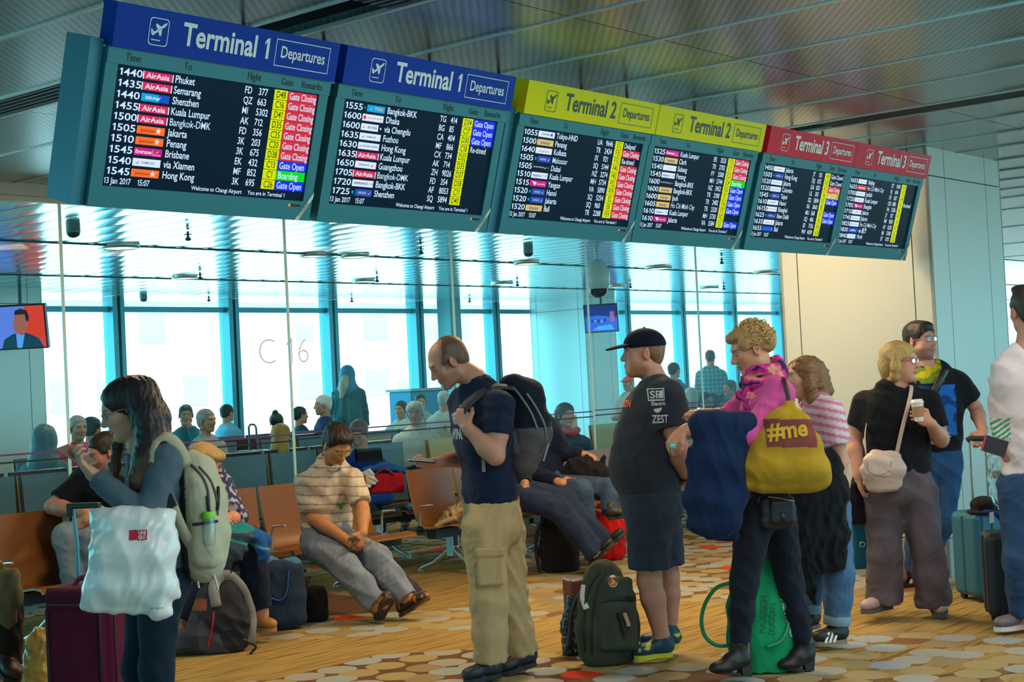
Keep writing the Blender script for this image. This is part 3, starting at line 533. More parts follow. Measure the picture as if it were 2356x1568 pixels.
# ================================================================ SMOOTH SOLIDS (for bodies, clothes, bags)
def smin(a,b,k):
    if k<=0: return np.minimum(a,b)
    h=np.clip(.5+.5*(a-b)/k,0,1); return a*(1-h)+b*h-k*h*(1-h)
class S:
    """a list of rounded solids that melt together, turned into one closed skin"""
    def __init__(s): s.ops=[]; s.post=[]
    def _a(s,fn,lo,hi,k,op): s.ops.append((fn,np.asarray(lo,float),np.asarray(hi,float),k,op)); return s
    def cone(s,a,b,ra,rb,k=.02,flat=None,op='u'):
        a=np.asarray(a,float);b=np.asarray(b,float);d=b-a;L2=max(d@d,1e-9);r=max(ra,rb)
        fl=None
        if flat is not None: fn_,q=flat; fn_=nrm(fn_); fl=(fn_,1/q-1)
        def f(X,Y,Z):
            x=X-a[0];y=Y-a[1];z=Z-a[2]; t=np.clip((x*d[0]+y*d[1]+z*d[2])/L2,0,1)
            x=x-t*d[0];y=y-t*d[1];z=z-t*d[2]
            if fl:
                e=(x*fl[0][0]+y*fl[0][1]+z*fl[0][2])*fl[1]; x=x+e*fl[0][0];y=y+e*fl[0][1];z=z+e*fl[0][2]
            return np.sqrt(x*x+y*y+z*z)-(ra+t*(rb-ra))
        return s._a(f,np.minimum(a,b)-r,np.maximum(a,b)+r,k,op)
    def chain(s,pts,rr,k=.02,flat=None,op='u'):
        for i in range(len(pts)-1): s.cone(pts[i],pts[i+1],rr[i],rr[i+1],k,flat,op)
        return s
    def ell(s,c,ax,r,k=.02,op='u'):
        c=np.asarray(c,float); ax=[nrm(q) for q in ax]; R=max(r)
        def f(X,Y,Z):
            x=X-c[0];y=Y-c[1];z=Z-c[2]
            p=[x*q[0]+y*q[1]+z*q[2] for q in ax]
            k0=np.sqrt(sum((p[i]/r[i])**2 for i in range(3))); k1=np.sqrt(sum((p[i]/r[i]**2)**2 for i in range(3)))
            return k0*(k0-1)/np.maximum(k1,1e-6)
        return s._a(f,c-R,c+R,k,op)
    def box(s,c,ax,h,rd=.02,k=.0,op='u'):
        c=np.asarray(c,float); ax=[nrm(q) for q in ax]; R=math.sqrt(sum(q*q for q in h))
        def f(X,Y,Z):
            x=X-c[0];y=Y-c[1];z=Z-c[2]; q=[np.abs(x*a[0]+y*a[1]+z*a[2])-(h[i]-rd) for i,a in enumerate(ax)]
            return np.sqrt(sum(np.maximum(t,0)**2 for t in q))+np.minimum(np.maximum(q[0],np.maximum(q[1],q[2])),0)-rd
        return s._a(f,c-R,c+R,k,op)
    def slab(s,secs,k=.03,op='u'):
        """stacked oval sections: (centre, side vector, half width, half thickness)"""
        for (c0,l0,w0,t0),(c1,l1,w1,t1) in zip(secs[:-1],secs[1:]):
            c0=np.asarray(c0,float);c1=np.asarray(c1,float);d=c1-c0;L=math.sqrt(d@d);up=d/L;l0=nrm(l0);l1=nrm(l1)
            def f(X,Y,Z,c0=c0,d=d,L=L,up=up,l0=l0,l1=l1,w0=w0,w1=w1,t0=t0,t1=t1):
                x=X-c0[0];y=Y-c0[1];z=Z-c0[2]; tt=(x*up[0]+y*up[1]+z*up[2]); t=np.clip(tt/L,0,1)
                ze=tt-t*L
                lx=l0[0]+(l1[0]-l0[0])*t; ly=l0[1]+(l1[1]-l0[1])*t; lz=l0[2]+(l1[2]-l0[2])*t
                n=np.sqrt(lx*lx+ly*ly+lz*lz); lx=lx/n;ly=ly/n;lz=lz/n
                x=x-tt*up[0];y=y-tt*up[1];z=z-tt*up[2]
                a=x*lx+y*ly+z*lz; b2=np.maximum(x*x+y*y+z*z-a*a,0)
                w_=w0+(w1-w0)*t; th=t_=t0+(t1-t0)*t
                # superellipse-like oval
                e=np.maximum(np.abs(a)-(w_-th)*.55,0)/( (w_-(w_-th)*.55)/th )
                return np.sqrt(e*e+b2+ze*ze)-th
            R=max(w0,w1,t0,t1)
            s._a(f,np.minimum(c0,c1)-R,np.maximum(c0,c1)+R,k,op)
        return s
    def cut(s,p,n,rd=.004):
        """remove everything on the side n points to"""
        p=np.asarray(p,float);n=nrm(n)
        s.ops.append((lambda X,Y,Z:(X-p[0])*n[0]+(Y-p[1])*n[1]+(Z-p[2])*n[2],None,None,rd,'i')); return s
    def add(s,o,k=.02):
        us=[q for q in o.ops if q[4]=='u']; return s._a(lambda X,Y,Z:o.val(X,Y,Z),np.min([q[1] for q in us],0),np.max([q[2] for q in us],0),k,'u')
    def fold(s,amp,dirn,wl,seed=0,mask=None):
        s.post.append((amp,nrm(dirn),wl,seed,mask)); return s
    def copy(s):
        q=S(); q.ops=list(s.ops); q.post=list(s.post); return q
    def val(s,X,Y,Z):
        D=np.full(np.broadcast(X,Y,Z).shape,9.,np.float32)
        for fn,lo,hi,k,op in s.ops:
            d=fn(X,Y,Z); D=smin(D,d,k) if op=='u' else -smin(-D,d if op=='s' else -d,k)
        return D
    def mesh(s,h,clip=None,pad=.03):
        """clip: ((lo),(hi)) world box"""
        us=[o for o in s.ops if o[4]=='u']
        lo=np.min([o[1] for o in us],0)-pad; hi=np.max([o[2] for o in us],0)+pad
        if clip is not None: lo=np.maximum(lo,clip[0]); hi=np.minimum(hi,clip[1])
        n=np.maximum(np.ceil((hi-lo)/h).astype(int)+1,3)
        xs=(lo[0]+h*np.arange(n[0])).astype(np.float32); ys=(lo[1]+h*np.arange(n[1])).astype(np.float32); zs=(lo[2]+h*np.arange(n[2])).astype(np.float32)
        D=np.full(n,.5,np.float32)
        for fn,a,b,k,op in s.ops:
            if a is None: sl=(slice(None),)*3
            else:
                i0=np.clip(np.floor((a-k-2*h-lo)/h).astype(int),0,n); i1=np.clip(np.ceil((b+k+2*h-lo)/h).astype(int)+1,0,n)
                if (i1<=i0).any(): continue
                sl=tuple(slice(i0[j],i1[j]) for j in range(3))
            d=fn(xs[sl[0]][:,None,None],ys[sl[1]][None,:,None],zs[sl[2]][None,None,:]).astype(np.float32)
            A=D[sl]
            if op=='u': D[sl]=smin(A,d,k)
            else: D[sl]=-smin(-A,(d if op=='s' else -d),k)
        if s.post:
            I=np.nonzero(np.abs(D)<4*h+.02); x=xs[I[0]];y=ys[I[1]];z=zs[I[2]]
            for amp,dr,wl,seed,mask in s.post:
                D[I]+=amp*wrinkle(x,y,z,dr,wl,seed)*(mask(x,y,z) if mask else 1.)
        return nets(D,xs,ys,zs)
def wrinkle(x,y,z,dr,wl,seed):
    """long soft creases that run across dr and fade in and out"""
    r=np.random.default_rng(seed); o=0.
    t=x*dr[0]+y*dr[1]+z*dr[2]
    for i in range(3):
        q=nrm(r.normal(size=3)); q2=nrm(r.normal(size=3)); ph=r.uniform(0,6.28,4); f=2*math.pi/wl*r.uniform(.7,1.4)
        lo=2*math.pi/(wl*4.5)
        warp=np.sin((x*q[0]+y*q[1]+z*q[2])*lo+ph[0])*1.6+np.sin((x*q2[0]+y*q2[1]+z*q2[2])*lo*1.9+ph[3])*.7
        fade=.5+.5*np.sin((x*q2[0]+y*q2[1]+z*q2[2])*lo*1.3+ph[2])
        o=o+(1-2*np.abs(np.sin(t*f*.5+warp+ph[1])))*fade
    return -o*.45
def nets(D,xs,ys,zs):
    In=D<0
    c=In[:-1,:-1,:-1].astype(np.int8)
    for i in (0,1):
        for j in (0,1):
            for k in (0,1):
                if i+j+k: c=c+In[i:D.shape[0]-1+i,j:D.shape[1]-1+j,k:D.shape[2]-1+k]
    M=(c>0)&(c<8); I=np.nonzero(M)
    if not len(I[0]): return np.zeros((0,3)),np.zeros((0,4),int)
    idx=np.full(M.shape,-1,np.int32); N=len(I[0]); idx[I]=np.arange(N)
    acc=np.zeros((N,3),np.float32); cnt=np.zeros(N,np.float32)
    cor=[(i,j,k) for i in (0,1) for j in (0,1) for k in (0,1)]
    val={q:D[I[0]+q[0],I[1]+q[1],I[2]+q[2]] for q in cor}
    for q in cor:
        for ax in range(3):
            if q[ax]: continue
            r=list(q); r[ax]=1; r=tuple(r); a,b=val[q],val[r]; m=(a<0)!=(b<0)
            t=np.where(m,a/np.where(m,a-b,1),0)
            for e in range(3): acc[:,e]+=np.where(m,q[e]+(t if e==ax else 0),0)
            cnt+=m
    acc/=np.maximum(cnt,1)[:,None]
    h=[xs[1]-xs[0],ys[1]-ys[0],zs[1]-zs[0]]; st=[xs,ys,zs]
    V=np.stack([st[e][I[e]]+acc[:,e]*h[e] for e in range(3)],1)
    F=[]
    for ax in range(3):
        o=[e for e in range(3) if e!=ax]
        a=[slice(None)]*3; b=[slice(None)]*3; a[ax]=slice(0,-1); b[ax]=slice(1,None)
        for e in o: a[e]=slice(1,-1); b[e]=slice(1,-1)
        A=In[tuple(a)];B=In[tuple(b)]; 
        for flip,mm in ((False,A&~B),(True,~A&B)):
            J=np.nonzero(mm)
            if not len(J[0]): continue
            J=[J[e].copy() for e in range(3)]
            for e in o: J[e]+=1
            def cell(d1,d2):
                q=[J[0],J[1],J[2]]; q[o[0]]=q[o[0]]-d1; q[o[1]]=q[o[1]]-d2; return idx[q[0],q[1],q[2]]
            Q=np.stack([cell(1,1),cell(0,1),cell(0,0),cell(1,0)],1)
            if flip!=(ax==1): Q=Q[:,::-1]
            F.append(Q)
    F=np.concatenate(F); F=F[(F>=0).all(1)]
    return V,F
def relax(V,F,it=1,lam=.5):
    e=np.concatenate([F[:,[0,1]],F[:,[1,2]],F[:,[2,3]],F[:,[3,0]]]); e=np.concatenate([e,e[:,::-1]])
    for _ in range(it):
        A=np.zeros_like(V); c=np.zeros(len(V)); np.add.at(A,e[:,0],V[e[:,1]]); np.add.at(c,e[:,0],1); V=V+lam*(A/np.maximum(c,1)[:,None]-V)
    return V
def skin(name,sdf,h,mats,parent,origin,col=None,fine=(),it=1):
    """mesh the solid and hang it on its thing; fine lists boxes meshed with a smaller step"""
    V,F=sdf.mesh(h); V=relax(V,F,it)
    for hh,lo,hi in fine:
        c=V[F].mean(1); ins=((c>np.asarray(lo)+h*.6)&(c<np.asarray(hi)-h*.6)).all(1); F=F[~ins]
    Vs=[V];Fs=[F];n=len(V)
    for hh,lo,hi in fine:
        v,f=sdf.mesh(hh,(np.asarray(lo,float),np.asarray(hi,float)))
        if len(v): v=relax(v,f,1,.4); Vs.append(v);Fs.append(f+n);n+=len(v)
    V=np.concatenate(Vs);F=np.concatenate(Fs)
    us=np.unique(F); mp=np.full(len(V),-1); mp[us]=np.arange(len(us)); V=V[us];F=mp[F]
    cols=None
    if col is not None:
        cols=col(V) if callable(col) else np.tile(np.asarray(col,np.float32),(len(V),1))
    me=rawmesh(name,V-np.asarray(origin),F,mats,None,True,cols)
    o=link(name,me,parent); return o,V,F
# ---------------------------------------------------------------- heads and hands
class Head:
    """c: centre of the head, f: way the face looks, up: crown direction, k: head height in metres"""
    def __init__(s,c,f,up=(0,0,1),k=.235,wide=1.):
        s.c=np.asarray(c,float); s.f=nrm(f); up=np.asarray(up,float); s.r=nrm(np.cross(s.f,up)); s.u=np.cross(s.r,s.f); s.k=k/.235; s.w=wide
    def p(s,x,y,z): return s.c+(s.r*x*s.w+s.f*y+s.u*z)*s.k
    def loc(s,V):
        d=(V-s.c)/s.k; return d@s.r/s.w,d@s.f,d@s.u
    def build(s,B,female=False,neck=None,beard=0.,nose=1.,chubby=0.,closed=False):
        k=s.k; A=(s.r,s.f,s.u); w=s.w; E=lambda c,r,kk=.015,op='u': B.ell(s.p(*c),A,(r[0]*k*w,r[1]*k,r[2]*k),kk*k,op)
        C=lambda a,b,ra,rb,kk=.012,op='u': B.cone(s.p(*a),s.p(*b),ra*k,rb*k,kk*k,None,op)
        if neck is not None:
            rn=.056 if not female else .047; B.cone(s.p(0,-.03,-.055),neck,rn*k,(rn+.008)*k,.03)
        E((0,-.015,.036),(.0755,.099,.081)); E((0,.028,-.025),(.061,.066,.083),.03)
        jw=.044 if not female else .038
        for sx in (-1,1):
            C((sx*(jw+chubby*.01),-.002,-.062),(sx*.014,.060,-.096),.026+chubby*.008,.017,.03)
            E((sx*.040,.052,-.022),(.022,.026,.026),.02)               # cheek bone
            if chubby: E((sx*.040,.040,-.058),(.030,.032,.030),.03)
        E((0,.070,-.098),(.018,.016,.015),.02)
        C((-.036,.078,.024),(.036,.078,.024),.012,.012,.02)             # brow
        for sx in (-1,1): E((sx*.031,.096,.004),(.019,.016,.0125),.010,'s')
        for sx in (-1,1): E((sx*.031,.0745,.003),(.0135,.0125,.0120),.003)
        for sx in (-1,1):
            C((sx*.045,.074,.0115),(sx*.018,.083,.0115),.0042,.0042,.004); C((sx*.045,.074,-.0065),(sx*.018,.082,-.0075),.0035,.0035,.005)
        C((0,.086,.010),(0,.086+.021*nose,-.028),.0085,.0115,.010); E((0,.084+.019*nose,-.031),(.0125,.0120,.0095),.008)
        for sx in (-1,1): E((sx*.0125,.090,-.034),(.0085,.012,.0075),.006)
        C((-.019,.080,-.0595),(.019,.080,-.0595),.0070,.0070,.008); E((0,.0905,-.0575),(.016,.0085,.0058),.004); E((0,.0890,-.0690),(.0165,.0090,.0066),.004)
        E((0,.1035,-.0632),(.022,.010,.0016),.003,'s')
        for sx in (-1,1):
            B.ell(s.p(sx*.079,-.010,-.008),(nrm(s.r*.93*sx-s.f*.35),s.f,nrm(s.u-s.f*.2)),(.009*k,.0185*k,.031*k),.006*k)
            B.ell(s.p(sx*.088,-.006,-.006),(s.r,s.f,s.u),(.007*k,.010*k,.018*k),.004*k,'s')
        if beard: E((0,.066,-.088),(.034,.024,.030),.02)
        if chubby: E((0,.015,-.098),(.050,.050,.024),.03)
    def colour(s,V,base,lip=(.45,.16,.13),eye=True,brow=(.10,.06,.04),stub=None,stubz=-.02,lid=False,blush=.25):
        x,y,z=s.loc(V); c=np.tile(np.asarray(base,np.float32),(len(V),1))
        def mixc(m,col): 
            m=np.clip(m,0,1)[:,None]; c[:]=c*(1-m)+np.asarray(col,np.float32)*m
        g=lambda a,b,cx,cy:np.exp(-((a-cx)**2)/(2*cy*cy))
        fr=(y>.03)&(np.abs(z)<.13)&(np.abs(x)<.085)
        red=np.array(base)*[1.12,.72,.68]
        mixc(fr*blush*np.exp(-((np.abs(x)-.042)**2/.0005+(z+.028)**2/.0007)),red); mixc(fr*.35*np.exp(-(x**2/.0002+(z+.030)**2/.0003)),red)
        mixc((np.abs(x)>.066)*(np.abs(z+.008)<.04)*(np.abs(y+.01)<.03)*.45,red)
        if stub is not None:
            m=(z<stubz+.0)*(y>-.02)*(np.abs(x)<.08)*(z>-.135)*np.clip((stubz-z)/.02,0,1)*np.clip((y+.02)/.02,0,1)*(1-np.exp(-((np.abs(x)-.0)**2/.0003+(z+.064)**2/.00006)))
            mixc(m*stub[1],stub[0])
        mixc((y>.06)*np.exp(-((z+.0635)**2/.00010))*(np.abs(x)<.021)*np.clip((.023-np.abs(x))/.006,0,1),lip)
        ax_=np.abs(x); bz=.0245-.12*(ax_-.03)**2/.001*.03
        mixc((y>.05)*(ax_>.012)*(ax_<.052)*np.exp(-((z-bz)**2/.000018))*.85,brow)
        if eye:
            ex=ax_-.031; ew=(y>.06)*((ex/.0115)**2+((z-.0030)/.0052)**2<1)
            if lid: mixc((y>.06)*((ex/.013)**2+((z+.0035)/.0028)**2<1),brow)
            else:
                mixc(ew,(.62,.62,.62)); mixc((y>.06)*((ex/.0055)**2+((z-.003)/.0050)**2<1),(.05,.04,.03)); mixc((y>.06)*((ex/.0135)**2+((z-.0088)/.0017)**2<1),(.05,.03,.02))
        return c
def hand(B,w,d,n,side,curl=(.5,.5,.5,.5),thumb=(.5,.3),k=1.,spread=.05,L=.1):
    """w wrist, d finger direction, n back-of-hand normal, side +1/-1 picks the thumb side (d x n)*side; curl bends towards -n"""
    d=nrm(d); n=np.asarray(n,float); n=nrm(n-d*(n@d)); t=np.cross(d,n)*side; w=np.asarray(w,float)
    p0=w+d*.048*k
    B.ell(w+d*.050*k,(d,t,n),(.056*k,.042*k,.0165*k),.012); B.cone(w-d*.02*k,w+d*.03*k,.026*k,.026*k,.015,(n,.72))
    tips=[]
    for i,(o,l,r) in enumerate(((.030,.072,.0082),(.0105,.080,.0085),(-.0095,.074,.0080),(-.028,.058,.0070))):
        b=w+d*(.088-abs(i-1.2)*.005)*k+t*o*k; a=curl[i]; dd=nrm(d+t*(o*spread/.03)); pts=[b-d*.02*k,b]; ang=a*.35
        for seg,(fr,ex) in enumerate(((.46,.0),(.30,.62),(.24,.5))):
            ang2=a*(.75 if seg==0 else 1.)*1.05; ang=ang2*(.55 if seg==0 else 1) + (0 if seg==0 else ang)
            v=dd*math.cos(ang)-n*math.sin(ang); pts.append(pts[-1]+v*l*k*fr)
        B.chain(pts,[r*k*1.1,r*k*1.06,r*k,r*k*.94,r*k*.82],.005); tips.append(pts[-1])
    b=w+d*.022*k+t*.026*k; a,c=thumb
    v1=nrm(t*.75+d*.65-n*.25*c); v2=nrm(t*(.45-.6*a)+d*.85-n*(.25+.7*c)); v3=nrm(t*(.15-.8*a)+d*.9-n*(.2+.9*c))
    q=[b,b+v1*.042*k,b+v1*.042*k+v2*.032*k,b+v1*.042*k+v2*.032*k+v3*.026*k]
    B.chain(q,[.0150*k,.0112*k,.0098*k,.0085*k],.008)
    return tips
def shoe(B,heel,toe,h=.085,wd=.046,k=.02):
    """solid of a low shoe from heel to toe resting on its sole line"""
    heel=np.asarray(heel,float);toe=np.asarray(toe,float);d=toe-heel;L=np.linalg.norm(d);f=d/L;r=nrm(np.cross(f,zH));u=np.cross(r,f)
    q=lambda a,b,c:heel+f*(a*L)+r*b+u*c
    B.cone(q(.10,0,.042),q(.36,0,.046),.040,.043,k,(r,.9)); B.cone(q(.36,0,.045),q(.86,0,.030),.046,.036,k,(u,.80)); B.cone(q(.10,0,.055),q(.22,0,h),.036,.040,k)
    B.ell(q(.72,0,.032),(f,r,u),(L*.26,wd,.030),k); B.ell(q(.16,0,.034),(f,r,u),(L*.17,wd*.82,.034),k)
    B.cut(q(.5,0,.006),-u,.003); return f,r,u,L
def sole(heel,toe,m,parent,org,th=.024,wd=.047,name='sole'):
    heel=np.asarray(heel,float);toe=np.asarray(toe,float);d=toe-heel;L=np.linalg.norm(d);f=d/L;r=nrm(np.cross(f,zH));u=np.cross(r,f)
    pr=[(-.01,.0),(-.005,.55),(.04,.80),(.2,.86),(.42,.80),(.62,1.0),(.8,.98),(.93,.70),(1.0,.30),(1.015,0)]
    pts=[(a*L,b*wd) for a,b in pr]+[(a*L,-b*wd) for a,b in pr[-2:0:-1]]
    mb=MB(); mb.prism(pts,(f,r,u),heel,th); return mb.build(name,m,parent,origin=org)
def decal(fl_mb,bvh,dirn,lift,name,m,parent,org):
    """lay flat lettering on a surface: every point slides along dirn until it meets the skin"""
    V=[]
    for p in fl_mb.V:
        hit=bvh.ray_cast(Vector(p),Vector(tuple(dirn)),2.0)
        V.append(tuple(np.array(hit[0])-np.asarray(dirn)*lift) if hit[0] is not None else p)
    fl_mb.V=V; return fl_mb.build(name,m,parent,origin=org)
def sub_tri(mb,it=1,L=.012):
    """split faces until short-edged so that lettering can follow a curved surface"""
    V=[np.asarray(p) for p in mb.V]; T=[]
    for f,m_ in zip(mb.F,mb.M):
        for i in range(1,len(f)-1): T.append((f[0],f[i],f[i+1],m_))
    F=[];M=[];mid={}
    while T:
        a,b,c,m_=T.pop(); e=[np.linalg.norm(V[a]-V[b]),np.linalg.norm(V[b]-V[c]),np.linalg.norm(V[c]-V[a])]; k=int(np.argmax(e))
        if e[k]<L or len(V)>60000: F.append((a,b,c)); M.append(m_); continue
        if k==1: a,b,c=b,c,a
        elif k==2: a,b,c=c,a,b
        key=(min(a,b),max(a,b))
        if key not in mid: mid[key]=len(V); V.append((V[a]+V[b])/2)
        d=mid[key]; T+=[(a,d,c,m_),(d,b,c,m_)]
    mb.V=[tuple(p) for p in V]; mb.F=F; mb.M=M; mb.S=[True]*len(F)
    return mb
def bvh_of(V,F): return BVHTree.FromPolygons([tuple(map(float,p)) for p in V],[tuple(map(int,f)) for f in F])
m_skin=mat('skin',vc=True,rough=.52,spec=.35); 
def cloth_mat(name,cs=14.,cst=.55,rough=.85,weave=700):
    m=mat(name,vc=True,rough=rough,spec=.10,sheen=.06); t=m.node_tree; b=t.nodes['Principled BSDF']; N=t.nodes.new; L=t.links.new
    tc=N('ShaderNodeTexCoord'); a=N('ShaderNodeTexNoise'); a.inputs['Scale'].default_value=cs; a.inputs['Detail'].default_value=2.5; a.inputs['Distortion'].default_value=1.2
    mp=N('ShaderNodeMapping'); mp.inputs['Scale'].default_value=(1,1,.55); L(tc.outputs['Object'],mp.inputs[0]); L(mp.outputs[0],a.inputs['Vector'])
    r=N('ShaderNodeMath'); r.operation='PINGPONG'; r.inputs[1].default_value=.5; m2=N('ShaderNodeMath'); m2.operation='MULTIPLY'; m2.inputs[1].default_value=2.; L(a.outputs['Fac'],m2.inputs[0]); L(m2.outputs[0],r.inputs[0])
    bp=N('ShaderNodeBump'); bp.inputs['Strength'].default_value=cst; bp.inputs['Distance'].default_value=.035; L(r.outputs[0],bp.inputs['Height'])
    w_=N('ShaderNodeTexNoise'); w_.inputs['Scale'].default_value=weave; L(tc.outputs['Object'],w_.inputs['Vector']); b2=N('ShaderNodeBump'); b2.inputs['Strength'].default_value=.15; b2.inputs['Distance'].default_value=.004
    L(w_.outputs['Fac'],b2.inputs['Height']); L(bp.outputs[0],b2.inputs['Normal']); L(b2.outputs[0],b.inputs['Normal']); return m
m_cloth=cloth_mat('cloth',6.5,.20); m_knit=cloth_mat('knit',5.,.10); m_denim=cloth_mat('denim',9.,.22,.8); m_hair=mat('hair',vc=True,rough=.52,spec=.4); m_leather=mat('leather',vc=True,rough=.45,spec=.45,bump=(300,.1)); m_gloss=mat('plastic_sheet',vc=True,rough=.22,spec=.6)
def noise3(V,f,seed=0):
    r=np.random.default_rng(seed); o=0.
    for i in range(4):
        q=r.normal(size=(3,3))*f; ph=r.uniform(0,6.28,3); o=o+np.sin(V@q[0]+ph[0]+np.sin(V@q[1]+ph[1])*1.5)
    return o/4
def mottled(c,amt=.12,f=40.,seed=1): return lambda V:np.asarray(c,np.float32)*(1+amt*noise3(V,f,seed))[:,None]
class Fig:
    """points of one figure, read off at its own distance d; dz in metres away from the viewer"""
    def __init__(s,d): s.d=d; s.m=d/FPX
    def __call__(s,x,y,dz=0.): return P(x,y,s.d+dz)
RT=nrm(cR*np.array([1,1,0])); AW=nrm(cF*np.array([1,1,0]))   # level right and level away directions
def face_dir(yaw,pitch=0.):
    """yaw 0 faces the viewer, -90 looks to picture left, 180 away"""
    a=math.radians(yaw); return nrm(-AW*math.cos(a)+RT*math.sin(a)*1.+zH*math.tan(math.radians(pitch)))
class Person:
    def __init__(s,label,d,base,f,group=None,k=1.):
        s.q=Fig(d); s.org=np.array([*np.asarray(base)[:2],0.]) ; s.root=thing('person',label,'person',s.org,0,group)
        s.f=nrm(f); s.L=nrm(np.cross(zH,s.f)); s.arms=[];s.legs=[];s.secs=[];s.hd=None;s.fine=[];s.neck=None;s.k=k
    def P(s,a): return s.q(*a) if len(a)<4 else np.asarray(a[:3])
    def torso(s,secs,L=None):
        """(px,py,dz,half width,half depth[,twist deg]) from the hips up"""
        for q in secs:
            l=L if L is not None else s.L
            if len(q)>5: a=math.radians(q[5]); l=l*math.cos(a)+np.cross(zH,l)*math.sin(a)
            s.secs.append((s.q(*q[:3]),l,q[3],q[4]))
        return s
    def head(s,px,py,dz,yaw,pitch,k=.235,roll=0.,wide=1.,**kw):
        f=face_dir(yaw,pitch); up=zH+np.cross(zH,f)*math.tan(math.radians(roll)); s.hd=Head(s.q(px,py,dz),f,up,k,wide); s.hkw=kw; return s
    def arm(s,sh,el,wr,r=(.054,.043,.029),hand=None,k=1.):
        a=[s.P(sh),s.P(el),s.P(wr)]; s.arms.append((a,r,hand)); return s
    def leg(s,hip,kn,an,heel=None,toe=None,r=(.085,.056,.040)):
        s.legs.append(([s.P(hip),s.P(kn),s.P(an)],r,None if heel is None else s.P(heel),None if toe is None else s.P(toe))); return s
    def skin(s,col,h=.008,colfn=None,arm_in=1.,shrink=.016,**ck):
        B=S(); 
        if s.secs: B.slab([(c,l,max(w-shrink,.03),max(t-shrink,.03)) for c,l,w,t in s.secs],.04)
        for (a,r,hd) in s.arms:
            m=(a[1]+a[2])/2*.35+a[1]*.65
            B.chain([a[0],a[0]*.45+a[1]*.55,a[1]],[r[0],r[0]*.92,r[1]*.92],.03); B.chain([a[1],a[1]*.7+a[2]*.3,a[2]],[r[1]*.92,r[1]*1.04,r[2]],.02)
            if hd:
                d_=hd.get('d'); hand(B,a[2],d_,hd['n'],hd.get('side',1),hd.get('curl',(.5,)*4),hd.get('thumb',(.5,.3)),hd.get('k',1.),hd.get('spread',.05))
                c=a[2]+nrm(d_)*.09; s.fine.append((.0042,c-.115,c+.115))
        for (a,r,he,to) in s.legs:
            B.chain([a[0],a[1]],[r[0],r[1]],.03); B.chain([a[1],a[1]*.68+a[2]*.32,a[2]],[r[1],r[1]*1.02,r[2]],.02)
            if to is not None: B.cone(a[2],to*.5+he*.5+zH*.03,r[2],.03,.02)
        fn=None
        if s.hd is not None:
            s.hd.build(B,neck=s.neck,**s.hkw); c=s.hd.c; e=np.array([.15,.15,.15]); s.fine.append((.0038,c-e,c+e))
        base=np.asarray(col,np.float32)
        def cf(V):
            c=s.hd.colour(V,base,**ck) if s.hd is not None else np.tile(base,(len(V),1))
            c*= (1+.05*noise3(V,60,3))[:,None]; 
            return colfn(V,c) if colfn else c
        s.body=skin('body',B,h,m_skin,s.root,s.org,cf,s.fine); return s
    def garment(s,name,B,h,col,m=None,it=1): return skin(name,B,h,m or m_cloth,s.root,s.org,col,(),it)
    def top(s,col,sleeve=(.5,.5),r=(.075,.066),hem=None,neck=None,fr=.0,name='shirt',grow=0.,h=.0075,amp=.006,wl=.11,fdir=None,m=None,low=None,extra=None,seed=1,nr=.062,shk=.05):
        """sleeve: fraction of the whole arm covered, per arm (0-.5 upper, .5-1 forearm)"""
        B=S(); B.slab([(c,l,w+grow,t+grow) for c,l,w,t in s.secs],.05)
        if extra: extra(B)
        ends=[]
        for i,(a,_,_) in enumerate(s.arms):
            t=sleeve[i] if i<len(sleeve) else .3
            if t is None: continue
            rr=r[i] if isinstance(r[0],tuple) else r
            Q=S()
            if t<=.5: e=a[0]+(a[1]-a[0])*(t*2); Q.cone(a[0],e+(a[1]-a[0])*.12,rr[0],rr[1],.02); d=nrm(a[1]-a[0])
            else: e=a[1]+(a[2]-a[1])*(t*2-1); Q.cone(a[0],a[1],rr[0],(rr[0]+rr[1])/2,.02); Q.cone(a[1],e,(rr[0]+rr[1])/2,rr[1],.02); d=nrm(a[2]-a[1])
            x=nrm(np.cross(d,[.3,.2,.9])); Q.box(e+d*.10,(d,x,np.cross(d,x)),(.10,rr[1]*1.5,rr[1]*1.5),.004,.003,'s'); B.add(Q,shk)
        B.fold(amp,fdir if fdir is not None else RT*.55+AW*.3+zH*.75,wl,seed); B.fold(amp*.45,RT*.8+AW*.4-zH*.5,wl*.55,seed+50)
        if hem is not None: p=s.q(*hem[0]); B.cut(p,hem[1] if len(hem)>1 else -zH)
        if s.hd is not None and neck is not None: B.cone(s.neck+neck[0],s.neck+neck[1],nr,nr+.01,.006,None,'s')
        return s.garment(name,B,h,col,m)
    def bottoms(s,col,r=(.10,.085,.075),waist=None,hem=.97,name='trousers',h=.0075,amp=.007,wl=.10,grow=.008,nsec=1,m=None,fdir=None,extra=None,seed=5,flare=None):
        B=S(); B.slab([(c,l,w+grow,t+grow) for c,l,w,t in s.secs[:nsec+1]],.04)
        for i,(a,_,he,to) in enumerate(s.legs):
            rr=r[i] if isinstance(r[0],tuple) else r
            if hem<=.5: e=a[0]+(a[1]-a[0])*hem*2; B.cone(a[0],e,rr[0],rr[1],.04); d=nrm(a[1]-a[0]); q=rr[1]
            else:
                e=a[1]+(a[2]-a[1])*(hem*2-1); m_=a[1]*.5+e*.5; B.chain([a[0],a[1],m_,e],[rr[0],rr[1],(rr[1]*.5+rr[2]*.5)*.98,rr[2]],.035); d=nrm(a[2]-a[1]); q=rr[2]
            s._e=(e,d,q)
            x=nrm(np.cross(d,[.3,.9,.2])); B.box(e+d*.07,(d,x,np.cross(d,x)),(.06,q*1.3,q*1.3),.004,.002,'s')
        if extra: extra(B)
        B.fold(amp,fdir if fdir is not None else RT*.6+AW*.4+zH*.55,wl,seed); B.fold(amp*.4,RT*.7-zH*.6,wl*.5,seed+50)
        if waist is not None: B.cut(s.q(*waist),zH)
